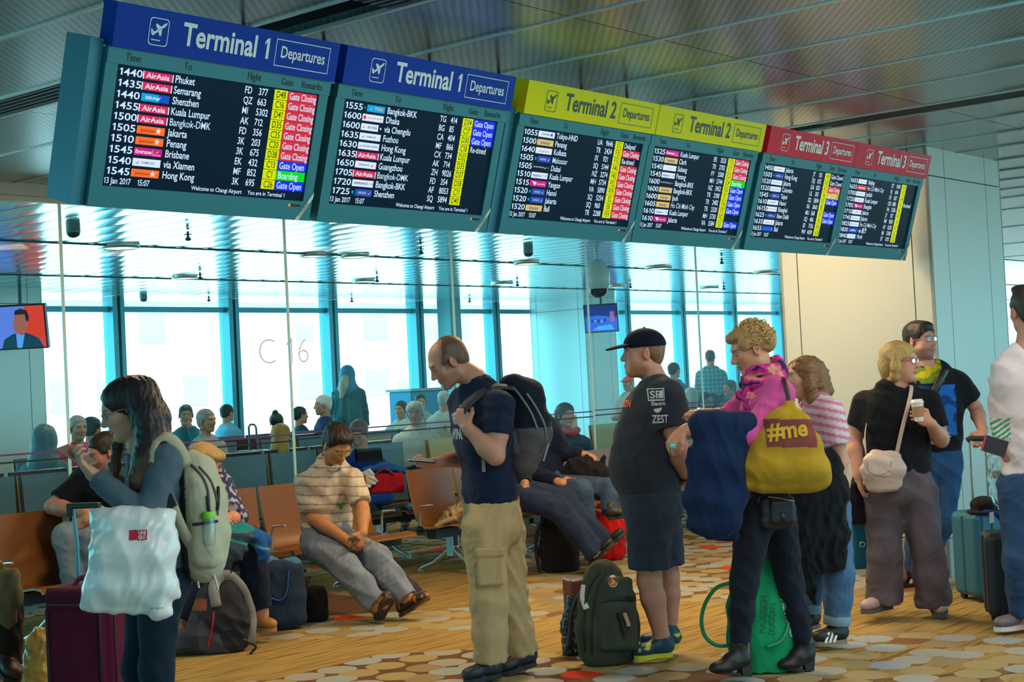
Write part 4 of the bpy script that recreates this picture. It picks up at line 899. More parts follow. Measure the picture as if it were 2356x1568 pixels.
        return s.garment(name,B,h,col,m)
    def shoes(s,col,solecol,h=.085,wd=.046,name='shoe',solem=None,lace=None,th=.024,m=None):
        for i,(a,_,he,to) in enumerate(s.legs):
            if to is None: continue
            B=S(); shoe(B,he+zH*th*.6,to+zH*th*.6,h,wd); o,V,F=skin(name,B,.006,m or m_leather,s.root,s.org,col)
            sole(he,to,solem or mat('sole_%d_%d_%d'%tuple(int(c*99) for c in solecol),solecol,.7),o,s.org,th,wd+.002)
            if lace:
                d=to-he;L=np.linalg.norm(d);f=d/L;rr=nrm(np.cross(f,zH)); u=np.cross(rr,f); mb=MB()
                for t in (.36,.43,.50,.57): c=he+f*L*t+u*(th*.6+.100-.062*(t-.30)*1.9); mb.tube([c-rr*.026-u*.012,c-rr*.012+u*.002,c+rr*.012+u*.002,c+rr*.026-u*.012],.0032,6)
                mb.build('lace',lace,o,origin=s.org)
    def hair(s,fnB,col,name='hair',h=.0048,amp=.003,wl=.022,fdir=None,it=1,seed=3):
        B=S(); fnB(B,s.hd); B.fold(amp,fdir if fdir is not None else s.hd.r,wl,seed); B.fold(amp*.5,fdir if fdir is not None else s.hd.r,wl*.45,seed+1)
        base=np.asarray(col,np.float32)
        def cf(V):
            x,y,z=s.hd.loc(V); st=np.sin(x*430+noise3(V,22,9)*5)*.6+np.sin(x*190+y*60+noise3(V,16,8)*4)*.4
            return base*(1+.22*st+.15*noise3(V,25,5))[:,None]
        return skin(name,B,h,m_hair,s.root,s.org,cf,(),it)
def cap_hair(B,H,g=.010,line=((0,.06,.045),(0,.75,-.66)),low=-.055,back=-.02,lowback=True):
    """close-cropped to short hair: a skull shell that thins out towards brow, ears and nape"""
    k=H.k; A=(H.r,H.f,H.u)
    b_=g*.75 if g<.009 else g*.15
    B.ell(H.p(0,-.018-b_,.039+g*.75),A,((.0757+g*.75)*k*H.w,(.0985+g*.8)*k,(.0805+g*.55)*k),.01)
    B.ell(H.p(0,-.056-g*.4,-.014),A,((.062+g*.5)*k*H.w,(.053+g*.5)*k,(.062+g*.3)*k),.03)
    for sx in (-1,1): B.ell(H.p(sx*(.066+g*.25),.008,.022),A,(.014*k,.042*k,.034*k),.012)
    n=line[1]; B.cut(H.p(*line[0]),H.f*n[1]+H.u*n[2]+H.r*n[0],.012)
    B.cut(H.p(0,-.03,low),-H.u+H.f*.25,.010)
    for sx in (-1,1): B.ell(H.p(sx*.085,.014,-.030),A,(.030*k,.040*k,.038*k),.010,'s')
def strap(pts,w,t,name,m,parent,org,nrmls=None):
    """flat webbing along a path"""
    mb=MB(); pts=[np.asarray(p,float) for p in pts]; V=[]
    for i,p in enumerate(pts):
        tdir=nrm(pts[min(i+1,len(pts)-1)]-pts[max(i-1,0)]); n=nrm(nrmls[i] if nrmls is not None else -AW); n=nrm(n-tdir*(n@tdir)); x=np.cross(tdir,n)
        V+=[p+x*w/2+n*t/2,p-x*w/2+n*t/2,p-x*w/2-n*t/2,p+x*w/2-n*t/2]
    F=[]
    for i in range(len(pts)-1):
        for k in range(4): F.append((i*4+k,i*4+(k+1)%4,i*4+4+(k+1)%4,i*4+4+k))
    F+= [(3,2,1,0),tuple(len(V)-4+k for k in range(4))]
    mb.addp(V,F,0,True); return mb.build(name,m,parent,origin=org)
def curve(pts,n=6):
    """smooth path through the given points"""
    p=[np.asarray(q,float) for q in pts]; p=[2*p[0]-p[1]]+p+[2*p[-1]-p[-2]]; out=[]
    for i in range(1,len(p)-2):
        for j in range(n):
            t=j/n; a,b,c,d=p[i-1],p[i],p[i+1],p[i+2]
            out.append(.5*((2*b)+(c-a)*t+(2*a-5*b+4*c-d)*t*t+(3*b-a-3*c+d)*t**3))
    out.append(p[-2]); return out
def phone(c,ax,label,col=(.02,.025,.03),size=(.070,.140,.008),scr=None):
    """ax: width, length, face normal"""
    t=thing('phone',label,'phone',c); w,l,h=size
    MB().box((-w/2,-l/2,-h/2),(w/2,l/2,h/2),0,[np.asarray(a) for a in ax],np.zeros(3)).build('case',mat('phone_%d'%int(col[0]*1000),col,.3,.4),t,bevel=.003)
    MB().box((-w/2+.004,-l/2+.008,h/2),(w/2-.004,l/2-.008,h/2+.0006),0,[np.asarray(a) for a in ax],np.zeros(3)).build('screen',scr or em('phone_screen',(.25,.45,.55),.7),t)
    return t
# ---- man in the middle of the queue, looking at his phone
f=face_dir(-66); p=Person('person in navy t-shirt and khaki cargo trousers looking down at a black phone',7.82,PZ(1150,1553),f)
p.torso([(1136,1205,0,.175,.125),(1126,1120,0,.168,.118),(1112,1010,0,.190,.128),(1108,945,.0,.195,.115),(1104,897,.0,.155,.075)])
p.neck=p.q(1092,872)
p.head(1030,832,0,-76,-31,.240,beard=.0)
p.arm((1150,932,-.17),(1140,1048,-.24),(1075,982,-.20),(.058,.050,.031),dict(d=p.q(1050,935,-.17)-p.q(1075,982,-.20),n=nrm(-AW*.8-RT*.5+zH*.2),side=1,curl=(1.75,1.8,1.85,1.9),thumb=(.8,.8)))
p.arm((1065,925,.16),(1078,1050,.20),(1012,1062,.06),(.056,.046,.030),dict(d=nrm(-RT-AW*.25-zH*.05),n=nrm(-zH*.75-AW*.5),side=-1,curl=(.85,.9,1.0,1.05),thumb=(.55,.3)))
p.leg((1112,1215,-.09),(1126,1385,-.12),(1128,1520,-.10),(1150,1556,-.10),(1068,1572,-.16))
p.leg((1160,1215,.09),(1175,1385,.06),(1205,1505,.06),(1232,1528,.06),(1150,1556,.0))
def stubble(V,c):
    x,y,z=p.hd.loc(V); m=np.clip((.050-y-.55*(z-.04))/.05,0,1)*np.clip((z+.045)/.03,0,1)*(np.abs(x)<.085)*(np.abs(x)+.3*y<.078); m=(m*.75)[:,None]; return c*(1-m)+np.array([.12,.07,.055])*m
p.skin((.52,.27,.20),colfn=stubble,stub=((.26,.15,.11),.45),stubz=-.035,lid=True)
def hr(B,H): cap_hair(B,H,.0030,((0,.012,.07),(0,.86,.50)),-.058)
p.hair(hr,(.13,.070,.05),amp=.0004)
navy=(.012,.022,.055)
def shirtcol(V):
    return np.asarray(navy,np.float32)*(1+.15*noise3(V,30,2))[:,None]
def shirt_extra(B): B.cone(p.q(1092,900),p.q(1100,880),.085,.075,.03)
o,V,F=p.top(shirtcol,(.30,.30),(.082,.078),((1130,1158),-zH*1+RT*.12),(-zH*.03-p.f*.005,zH*.10-p.f*.0),name='t_shirt',seed=4,extra=shirt_extra,nr=.066)
bv=bvh_of(V,F); n_=nrm(p.f*.97-AW*.1); sx=nrm(np.cross(zH,n_)); c_=p.q(1112,985,0)+n_*.4
fl=Flat(c_,(sx,zH,n_)); fl.text('ORIGINAL',-.13,.03,.055,0,0,fit=.24,bold=.03); fl.text('WINGS',-.12,-.045,.05,0,0,fit=.22,bold=.03)
decal(sub_tri(fl.mb),bv,-n_,.003,'shirt_print',mat('print_pale',(.35,.50,.58),.7),o,p.org)
khaki=(.50,.36,.19)
o,V,F=p.bottoms(mottled(khaki,.08,35),((.118,.095,.088),(.112,.092,.082)),(1140,1150),.985,name='cargo_trousers',amp=.010,wl=.10,nsec=1,grow=.012)
bv=bvh_of(V,F)
for (a,b,c_,d_) in ((1098,1262,1160,1345),):
    B=S(); c=p.q((a+c_)/2,(b+d_)/2,-.215); B.box(c,(RT,AW,zH),((c_-a)/2*p.q.m,.022,(d_-b)/2*p.q.m),.015,0); B.box(c+zH*.075-AW*.014,(RT,AW,zH),((c_-a)/2*p.q.m*1.06,.018,.022),.008,.004)
    skin('cargo_pocket',B,.006,m_cloth,p.root,p.org,mottled(khaki,.08,35))
p.shoes((.02,.025,.04),(.02,.022,.03),lace=mat('lace_dark',(.02,.02,.025),.7))
phone(p.q(970,1061,-.02),(nrm(-AW*.9+RT*.1),nrm(-RT+zH*.12),nrm(zH+RT*.1-AW*.2)),'black phone in the hand of the man in the navy t-shirt')
# his backpack
bc=p.q(1208,975,.03); bp=thing('backpack','dark navy and grey backpack worn by the man in khaki trousers','backpack',bc)
B=S(); la=p.L; bk=-p.f
B.slab([(p.q(1196,1062,.02),la,.150,.075),(p.q(1210,990,.03),la,.165,.115),(p.q(1200,915,.03),la,.150,.098),(p.q(1176,882,.02),la,.110,.050)],.05)
B.fold(.006,zH+RT*.5,.12,3)
def bpc(V):
    z=(V-bc)@zH; c=np.tile(np.array([.010,.017,.033],np.float32),(len(V),1)); x=(V-bc)@la
    g=(z<-.105)|((z<-.02)&(np.abs(x)>.055)&(x>0)); c[g]=(.10,.105,.12); g2=(z<-.03)&(z>-.14)&(x>.02)&(x<.11); c[g2]=(.16,.24,.30); return c
_,V,F=skin('pack_body',B,.007,m_cloth,bp,bc,bpc); bv=bvh_of(V,F)
mz=mat('zip_grey',(.16,.18,.21),.5); 
def onsurf(pts,lift=.003):
    out=[]
    for a in pts:
        d=nrm(a-CAM); h_=bv.ray_cast(Vector(tuple(a-d*.8)),Vector(tuple(d)),2.4)
        if h_[0] is not None: out.append(np.array(h_[0])-d*lift)
    return out
for pts in ([(1180,890),(1200,915),(1222,950),(1236,985)],[(1212,905),(1232,935),(1252,975),(1258,1010)]):
    MB().tube(onsurf(curve([p.q(a,b,-.3) for a,b in pts])),.0065,8).build('zip',mz,bp,origin=bc)
MB().tube(curve([p.q(1178,880,-.02),p.q(1185,868,-.02),p.q(1205,872,-.0),p.q(1225,890,.0)]),.009,8).build('grab_handle',mat('webbing_dark',(.02,.03,.05),.7),bp,origin=bc)
MB().tube(curve([p.q(1262,1020,-.12),p.q(1256,1040,-.13),p.q(1250,1060,-.13)]),.006,6).build('tension_strap',mat('webbing_grey',(.30,.34,.38),.6),bp,origin=bc)
strap(curve([p.q(1180,892,-.10),p.q(1150,889,-.125),p.q(1118,898,-.15),p.q(1086,920,-.175),p.q(1064,948,-.19),p.q(1075,1010,-.17)]),.050,.010,'shoulder_strap',mat('webbing_dark'),bp,bc,[ -AW*.5+zH]*6+[zH*.8-AW*.6]*6+[-AW*.8-RT*.6+zH*.3]*19)
MB().box((-.009,-.003,-.05),(.009,.003,.05),0,(RT,AW,zH),p.q(1112,1062,-.17)).build('strap_end',mat('webbing_grey'),bp,origin=bc)
# ---- man in cap and shorts
p=Person('bearded person in dark cap, charcoal t-shirt and dark shorts with hands behind back',8.08,PZ(1512,1508),face_dir(-88))
p.torso([(1502,1165,0,.185,.150),(1486,1065,0,.195,.176),(1492,1010,0,.205,.176),(1503,945,0,.215,.148),(1512,893,0,.175,.085)])
p.neck=p.q(1506,872)
p.head(1478,812,0,-86,1,.238,beard=1,chubby=.6)
p.arm((1536,912,-.20),(1560,1028,-.22),(1580,1098,-.06),(.064,.052,.034),dict(d=p.q(1588,1140,.05)-p.q(1580,1098,-.06),n=nrm(-AW+RT*.4),side=1,curl=(.9,1.,1.1,1.1)))
p.arm((1528,912,.20),(1562,1028,.22),(1582,1098,.06),(.064,.052,.034),dict(d=p.q(1580,1135,-.06)-p.q(1582,1098,.06),n=nrm(RT),side=1,curl=(.8,.8,.8,.8)))
p.leg((1494,1180,-.095),(1494,1335,-.10),(1522,1462,-.10),(1545,1508,-.10),(1460,1517,-.13),(.095,.064,.040))
p.leg((1515,1180,.095),(1536,1325,.10),(1541,1452,.11),(1560,1488,.10),(1474,1490,.05),(.095,.062,.040))
p.skin((.56,.28,.21),stub=((.42,.20,.09),.65),stubz=-.030)
def hr(B,H): cap_hair(B,H,.004,((0,-.02,.02),(0,.9,.1)),-.060)
p.hair(hr,(.22,.12,.06),amp=.0008)
# cap
H=p.hd; B=S(); A=(H.r,H.f,H.u); k=H.k
B.ell(H.p(0,-.014,.040),A,(.088*k,.114*k,.092*k),.01); B.cut(H.p(0,0,.030),-H.u-H.f*.05,.006); B.ell(H.p(0,-.014,.034),A,(.079*k,.104*k,.084*k),.004,'s')
_,V,F=skin('cap_crown',B,.0045,m_cloth,p.root,p.org,(.006,.010,.028))
B=S(); B.ell(H.p(0,.115,.036),(H.r,nrm(H.f-H.u*.18),nrm(H.u+H.f*.18)),(.076*k,.082*k,.012*k),.004); B.cut(H.p(0,.080,.03),-H.f,.004); B.ell(H.p(0,.110,.020),(H.r,nrm(H.f-H.u*.18),nrm(H.u+H.f*.18)),(.080*k,.09*k,.013*k),.004,'s')
skin('cap_brim',B,.0035,m_cloth,p.root,p.org,(.008,.012,.03)); MB().lathe([(.008,0),(.007,.005),(.002,.007)],H.p(0,-.014,.131),10,0,A).build('cap_button',mat('cap_navy',(.006,.010,.028),.8),p.root,origin=p.org)
def belly(B): B.ell(p.q(1478,1075),(p.f,p.L,zH),(.165,.165,.17),.06); B.cone(p.q(1507,905),p.q(1510,885),.09,.078,.03)
char=(.035,.045,.062)
o,V,F=p.top(mottled(char,.12,26,3),(.30,.30),(.098,.092),((1492,1143),-zH),(-zH*.035,zH*.09),name='t_shirt',amp=.006,wl=.13,extra=belly,seed=11,nr=.068)
bv=bvh_of(V,F)
fl=Flat(p.q(1490,955,-.2)-AW*.6,(nrm(RT-zH*.0),zH,-AW)); u_=p.q.m
fl.frame(2*u_,32*u_,36*u_,60*u_,2*u_,0); fl.text('SP',6*u_,38*u_,16*u_,0,0,bold=.02); fl.poly([(22*u_,38*u_),(33*u_,38*u_),(33*u_,55*u_),(28*u_,55*u_)],0); fl.rect(6*u_,34.*u_,33*u_,35.5*u_,0)
fl.text('Electric',8*u_,22*u_,8*u_,0,0,fit=29*u_,bold=.03); fl.poly([(12*u_,14*u_),(30*u_,17*u_),(26*u_,8*u_),(19*u_,5*u_),(14*u_,8*u_)],0); fl.text('ZEST',8*u_,-17*u_,17*u_,0,0,fit=34*u_,bold=.02)
decal(sub_tri(fl.mb),bv,AW,.003,'sleeve_print',mat('print_white',(.62,.70,.74),.7),o,p.org)
n_=nrm(p.f*.8-AW*.6); fl=Flat(p.q(1470,925)+n_*.5,(nrm(np.cross(zH,n_)),zH,n_)); fl.text('ALBION',-.11,-.02,.035,0,0,fit=.18,bold=.04); decal(sub_tri(fl.mb),bv,-n_,.003,'chest_print',mat('print_orange',(.75,.12,.04),.7),o,p.org)
p.bottoms(mottled((.035,.048,.075),.12,30,4),((.125,.112,.1),(.120,.108,.1)),(1500,1128),.40,name='shorts',amp=.007,wl=.09,grow=.012)
def shc(V): return np.where((noise3(V,48,4)>.55)[:,None],np.array([.50,.58,.03],np.float32),np.array([.010,.060,.115],np.float32))
p.shoes(shc,(.60,.68,.03),lace=mat('lace_lime',(.62,.72,.05),.6),name='running_shoe')
B=S(); c=p.arms[0][0][2]; d=nrm(c-p.arms[0][0][1]); 
MB().tube([c-d*.022+np.array(q) for q in [nrm(np.cross(d,zH))*.036*math.cos(t)+nrm(np.cross(d,np.cross(d,zH)))*.036*math.sin(t) for t in np.linspace(0,2*math.pi,17)[:-1]]],.010,8,0,True).build('watch_band',mat('watch_black',(.01,.01,.012),.5),p.root,origin=p.org)
# ---- olive backpack and paper bag by his feet
def bump_pack(B,c,sx,sy,sz): pass
bc=PZ(1392,1515); r=thing('backpack','olive green backpack with round sticker standing on the carpet before the bearded man','backpack',bc)
q=Fig(8.02); la=nrm(RT*.96+AW*.28); B=S()
B.slab([(q(1400,1490,.0),la,.165,.115),(q(1398,1440,.0),la,.172,.125),(q(1396,1380,.0),la,.150,.115),(q(1388,1330,.0),la,.105,.085),(q(1386,1308,.0),la,.06,.05)],.03); B.cut(bc+zH*.003,-zH,.01)
B.box(q(1420,1440,-.125),(la,AW,zH),(.098,.030,.125),.028,.015); B.box(q(1416,1352,-.085),(la,AW,zH),(.085,.03,.055),.025,.02)
B.fold(.005,zH,.10,7); ol=(.055,.070,.050)
_,V,F=skin('pack_body',B,.006,m_cloth,r,bc,mottled(ol,.18,30)); bv=bvh_of(V,F)
def surf(bv,pts,lift=.003,dr=None):
    out=[]
    for a in pts:
        a=np.asarray(a); d=nrm(a-CAM); h_=bv.ray_cast(Vector(tuple(a-d*.8)),Vector(tuple(d)),2.4); out.append(np.array(h_[0])-d*lift if h_[0] is not None else None)
    g=[o for o in out if o is not None]; return g if len(g)>1 else [np.asarray(a) for a in pts]
zb=mat('zip_black',(.012,.014,.018),.5)
for pts in ([(1345,1500),(1342,1430),(1352,1360),(1380,1312)],[(1362,1505),(1362,1430),(1372,1360),(1392,1318)],[(1384,1385),(1420,1378),(1460,1386)]): MB().tube(surf(bv,curve([q(a,b,-.1) for a,b in pts])),.0055,8).build('zip',zb,r,origin=bc)
MB().tube(curve([q(1372,1318,.02),q(1374,1300,.02),q(1392,1291,.02),q(1408,1298,.02),q(1412,1316,.02)]),.009,8).build('grab_handle',mat('handle_grey',(.10,.11,.11),.5),r,origin=bc)
MB().tube(surf(bv,curve([q(1424,1408,-.1),q(1430,1425,-.1),q(1438,1460,-.1)]),.014),.013,8).build('side_handle',zb,r,origin=bc)
MB().tube(surf(bv,curve([q(1436,1410,-.1),q(1444,1430,-.1),q(1446,1440,-.1)]),.02),.011,8).build('handle_grip',mat('grip_pink',(.55,.33,.26),.6),r,origin=bc)
fl=Flat(q(1413,1342,-.2)-AW*.6,(la,zH,-AW)); 
fl.poly([(.026*math.cos(a),.030*math.sin(a)) for a in np.linspace(0,6.283,21)[:-1]],0); fl.poly([(.02*math.cos(a),.021*math.sin(a)-.003) for a in np.linspace(0,6.283,17)[:-1]],1,.002); fl.poly([(-.012,-.012),(.004,-.016),(.014,.0),(0,.012)],2,.003)
decal(fl.mb,bv,AW,.003,'sticker',[mat('sticker_white',(.7,.68,.62),.5),mat('sticker_red',(.65,.12,.06),.5),mat('sticker_yellow',(.7,.5,.1),.5)],r,bc) if False else None
V2=[];fm=fl.mb
for i,a in enumerate(fm.V):
    h_=bv.ray_cast(Vector(a),Vector(tuple(AW)),2.); l=.003+.0015*(0 if i<20 else 1 if i<37 else 2); V2.append(tuple(np.array(h_[0])-AW*l) if h_[0] is not None else a)
fm.V=V2; fm.build('sticker',[mat('sticker_white',(.7,.68,.62),.5),mat('sticker_red',(.65,.12,.06),.5),mat('sticker_yellow',(.7,.5,.1),.5)],r,origin=bc)
strap(surf(bv,curve([q(1350,1400,-.1),q(1342,1375,-.1),q(1345,1345,-.1)]),.006),.035,.004,'luggage_tag',mat('tag_white',(.70,.78,.82),.4),r,bc)
MB().tube(curve([q(1345,1345,.04),q(1318,1400,.03),q(1310,1465,.02),q(1298,1508,.0)]),.011,8).build('hanging_strap',zb,r,origin=bc)
bc=PZ(1322,1508); r=thing('paper_bag','brown paper carrier bag with black plastic bag behind the olive backpack','bag',bc); q=Fig(8.3)
B=S(); B.box(q(1338,1420,.06),(la,AW,zH),(.075,.06,.215),.006); B.fold(.004,la+zH,.12,3); skin('carrier',B,.006,m_gloss,r,bc,mottled((.16,.055,.03),.25,30))
B=S(); B.chain([q(1314,1380,.02),q(1310,1440,.02),q(1312,1500,.02)],[.03,.05,.045],.02); B.cut(bc+zH*.004,-zH); B.fold(.006,zH,.06,5); skin('plastic_liner',B,.006,m_gloss,r,bc,(.012,.018,.026))
# ---- blonde woman in pink with coat, scarf and yellow tote
p=Person('blonde person in pink cardigan and magenta scarf with a navy coat over one arm',7.46,PZ(1755,1552),face_dir(-88))
p.torso([(1758,1165,0,.170,.112),(1766,1075,0,.150,.100),(1764,1010,0,.152,.108),(1768,945,0,.168,.118),(1772,893,0,.150,.082)])
p.neck=p.q(1752,868)
p.head(1727,803,0,-86,-19,.230,female=True)
p.arm((1797,905,-.155),(1722,1000,-.24),(1573,990,-.24),(.050,.040,.026),dict(d=p.q(1532,1030,-.24)-p.q(1573,990,-.24),n=nrm(zH*.6-RT*.5-AW*.6),side=-1,curl=(.75,.85,.95,.8),thumb=(.35,.5),k=.94,spread=.12))
p.arm((1752,895,.155),(1672,962,.17),(1622,950,.06),(.050,.040,.026),dict(d=nrm(-RT*.8+zH*.1-AW*.5),n=nrm(zH),side=1,curl=(1.3,1.3,1.3,1.3),k=.92))
p.leg((1738,1180,-.085),(1712,1340,-.09),(1702,1490,-.09),(1728,1553,-.09),(1640,1548,-.16),(.078,.048,.035))
p.leg((1788,1180,.085),(1818,1345,.09),(1852,1485,.10),(1872,1540,.10),(1800,1540,.05),(.078,.048,.035))
p.skin((.55,.27,.17),lid=True,lip=(.50,.12,.10))
def hr(B,H):
    A=(H.r,H.f,H.u); k=H.k
    B.ell(H.p(0,-.030,.052),A,(.092*k,.105*k,.082*k),.02); B.ell(H.p(0,-.085,.012),A,(.070*k,.055*k,.062*k),.03); B.ell(H.p(0,.045,.085),A,(.070*k,.055*k,.035*k),.02)
    for sx in (-1,1): B.ell(H.p(sx*.072,.005,.042),A,(.020*k,.060*k,.040*k),.015)
    B.ell(H.p(0,.095,-.002),A,(.075*k,.045*k,.062*k),.012,'s')
    for sx in (-1,1): B.ell(H.p(sx*.10,.020,-.035),A,(.05*k,.055*k,.050*k),.012,'s')
_,V,F=p.hair(hr,(.36,.22,.085),amp=.006,wl=.034)
# loose curls over the hair
rr=np.random.default_rng(5); mbA=MB()
for i in range(230):
    a,b=rr.uniform(0,2*math.pi),rr.uniform(.0,1.95); H=p.hd
    d=np.array([math.sin(b)*math.cos(a)*.100,math.sin(b)*math.sin(a)*.114-.036,math.cos(b)*.092+.050]); 
    if (d[1]>.035 and d[2]<.075) or (d[2]<.02 and d[1]>-.05): continue
    pts=[]; w1=rr.uniform(.006,.014); ph=rr.uniform(0,6)
    dirn=nrm(np.array([rr.normal()*.4,-1.,rr.normal()*.5-.25]))
    for t in np.linspace(0,1,9):
        q_=d+dirn*t*.06; q_=q_*(1+.03*math.sin(t*3.1)); rad=math.sqrt((q_[0]/.098)**2+((q_[1]+.032)/.112)**2+((q_[2]-.045)/.092)**2); q_=q_/max(rad,.8)*1.0 if rad>1.06 else q_
        pts.append(H.p(q_[0]+w1*math.sin(t*9+ph)*.7,q_[1],q_[2]+w1*math.cos(t*9+ph)*.7))
    mbA.tube(pts,[.0035*(1-.75*t)+.0008 for t in np.linspace(0,1,9)],5)
me_=mbA.build('curls',mat('curl_blonde',(.50,.33,.13),.4),p.root,origin=p.org)
pink=(.62,.09,.34)
def car(B): B.cone(p.q(1760,900),p.q(1765,885),.085,.07,.03)
p.top(mottled(pink,.08,30),(.60,.72),(.068,.050),((1766,1052),-zH),None,name='cardigan',amp=.006,wl=.10,extra=car,seed=21)
blk=(.012,.016,.030)
p.bottoms(mottled(blk,.15,30),((.100,.067,.052),(.098,.067,.052)),(1762,1040),.96,name='trousers',amp=.005,wl=.08,nsec=2,grow=.006,m=m_denim)
B=S()
for i,(c,r_) in enumerate(((p.q(1756,850),.078),(p.q(1758,874),.092),(p.q(1748,898),.090))):
    pts=[c+p.f*r_*math.cos(t)*1.05+p.L*r_*math.sin(t)*.95+zH*(.018*math.sin(t*2+i)-.030*math.cos(t)) for t in np.linspace(0,2*math.pi,15)]
    B.chain(pts,[.026]*15,.012)
B.chain([p.q(1716,905,-.05),p.q(1722,935,-.06),p.q(1714,965,-.07)],[.040,.040,.030],.02,(p.f,.5)); B.fold(.006,zH+RT*.6,.05,4)
def scol(V):
    n=noise3(V,22,6)+.5*noise3(V,55,2); c=np.tile(np.array([.60,.03,.27],np.float32),(len(V),1)); c[n>.22]=(.03,.02,.08); c[n<-.40]=(.72,.28,.24); return c
skin('scarf',B,.006,m_cloth,p.root,p.org,scol)
B=S(); B.chain([p.q(1700,1150,-.10),p.q(1694,1200,-.11),p.q(1690,1236,-.11)],[.016,.016,.010],.01,(AW,.4)); skin('scarf_end',B,.005,m_cloth,p.root,p.org,mottled((.42,.12,.18),.4,90))
bt=(.010,.010,.012)
for i,(a,_,he,to) in enumerate(p.legs):
    B=S(); d=to-he; L=np.linalg.norm(d); f=d/L; u=zH
    B.cone(he+f*L*.22+u*.085,he+f*L*.48+u*.07,.040,.042,.02); B.cone(he+f*L*.45+u*.06,he+f*L*.88+u*.032,.044,.030,.03,(u,.8)); B.cone(he+f*L*.20+u*.08,a[2]+zH*.02,.043,.052,.02); B.ell(he+f*L*.74+u*.030,(f,nrm(np.cross(f,u)),u),(.07,.046,.026),.02)
    B.cut(a[2]+zH*.035,zH); o,V,F=skin('ankle_boot',B,.006,m_leather,p.root,p.org,bt)
    MB().prism([(.012,0),(.058,0),(.070,.062),(.004,.062)],(f,u,nrm(np.cross(f,u))),he-nrm(np.cross(f,u))*.03,.06).build('boot_heel',mat('heel_black',(.015,.012,.012),.6),o,origin=p.org)
    mb=MB(); mb.box((.07,-.030,0),(L*.92,.030,.012),0,(f,nrm(np.cross(u,f)),u),he); mb.build('boot_sole',mat('heel_black'),o,origin=p.org,bevel=.01)
    MB().tube([he+f*.015+u*.10-AW*.035,he+f*.012+u*.165-AW*.044],.004,6).build('boot_zip',mat('zip_gold',(.55,.45,.25),.35,.8),o,origin=p.org)
c=p.q(1548,1026,-.27); MB().box((-.014,-.010,-.010),(.014,.006,.010),0,(RT,AW,zH),c).build('ring',mat('ring_turquoise',(.02,.55,.60),.25),p.root,origin=p.org,bevel=.005)
# coat over the arm
cc=p.q(1650,1100,-.26); r=thing('coat','long navy coat draped over the forearm of the blonde woman in pink','coat',cc)
B=S(); fx=nrm(RT); B.cone(p.q(1612,975,-.24),p.q(1722,975,-.235),.062,.060,.03)
B.slab([(p.q(1662,975,-.265),fx,.125,.055),(p.q(1652,1060,-.27),fx,.138,.062),(p.q(1645,1150,-.27),fx,.142,.060),(p.q(1645,1205,-.27),fx,.115,.045),(p.q(1648,1232,-.27),fx,.055,.02)],.05)
B.slab([(p.q(1665,985,-.16),fx,.11,.03),(p.q(1665,1100,-.17),fx,.10,.032),(p.q(1668,1235,-.18),fx,.07,.02)],.05)
B.fold(.008,RT+zH*.12,.15,31); B.fold(.003,RT+zH*.3,.07,32)
skin('coat_cloth',B,.0065,m_cloth,r,cc,mottled((.008,.022,.070),.10,24))
# yellow tote
bc=p.q(1808,1050,-.27); r=thing('tote_bag','yellow canvas tote bag with maroon panel hanging from the blonde woman\'s shoulder','bag',bc); q=p.q
B=S(); fx=nrm(RT); B.slab([(q(1808,1106,-.26),fx,.205,.060),(q(1808,1075,-.27),fx,.205,.085),(q(1812,1020,-.27),fx,.162,.072),(q(1814,965,-.27),fx,.105,.048),(q(1816,932,-.26),fx,.030,.024)],.03); B.cone(q(1724,1110,-.26),q(1892,1104,-.26),.036,.036,.03)
B.fold(.007,RT*.5+zH,.10,8,lambda x,y,z:1.); ye=(.40,.245,.02); o0=q(1808,1050,-.27)
def tc(V):
    x=((V-o0)@RT)/q.m+1808; z=1050-((V-o0)@zH)/q.m-(x-1808)*.05; c=np.asarray(ye,np.float32)*(1+.13*noise3(V,26,3))[:,None]
    g=((V-o0)@AW<.03)&(z>966)&(z<1028)&(x>1762)&(x<1874); c[g]=np.array([.20,.05,.045])*(1+.12*noise3(V[g],40,2))[:,None]; return c
_,V,F=skin('bag_body',B,.006,m_cloth,r,bc,tc); bv=bvh_of(V,F)
fl=Flat(q(1768,1018,-.33)-AW*.6,(nrm(RT+zH*.06),zH,-AW)); fl.text('#me',0,.015,.075,0,0,fit=.19,bold=.03); decal(sub_tri(fl.mb,2,.008),bv,AW,.004,'bag_lettering',mat('me_gold',(.55,.34,.02),.8),r,bc)
for dz in (-.05,.02): strap(curve([q(1816,938,-.25+dz*.3),q(1812,905,-.20+dz),q(1803,875,-.15+dz),q(1796,868,-.05+dz*.2)]),.022,.006,'shoulder_strap',mat('strap_brown',(.035,.015,.02),.5),r,bc,[-AW*.8-RT*.3+zH*.3]*19)
# black belt bag
bc=q(1785,1180,-.15); r=thing('belt_bag','small black leather belt bag under the yellow tote','bag',bc)
B=S(); B.box(q(1786,1176,-.165),(RT,AW,zH),(.090,.045,.085),.04,0); B.box(q(1800,1176,-.205),(RT,AW,zH),(.062,.022,.060),.02,.01); B.fold(.004,zH,.05,2); _,V,F=skin('pouch',B,.005,m_leather,r,bc,(.014,.018,.028)); bv=bvh_of(V,F)
MB().tube(surf(bv,curve([q(1768,1142,-.3),q(1795,1146,-.3),q(1826,1152,-.3)])),.004,6).build('zip',mat('zip_gold'),r,origin=bc)
strap(surf(bv,[q(1801,1178,-.3),q(1801,1200,-.3),q(1800,1222,-.3)]),.02,.004,'buckle_strap',mat('strap_black',(.012,.014,.02),.4),r,bc)
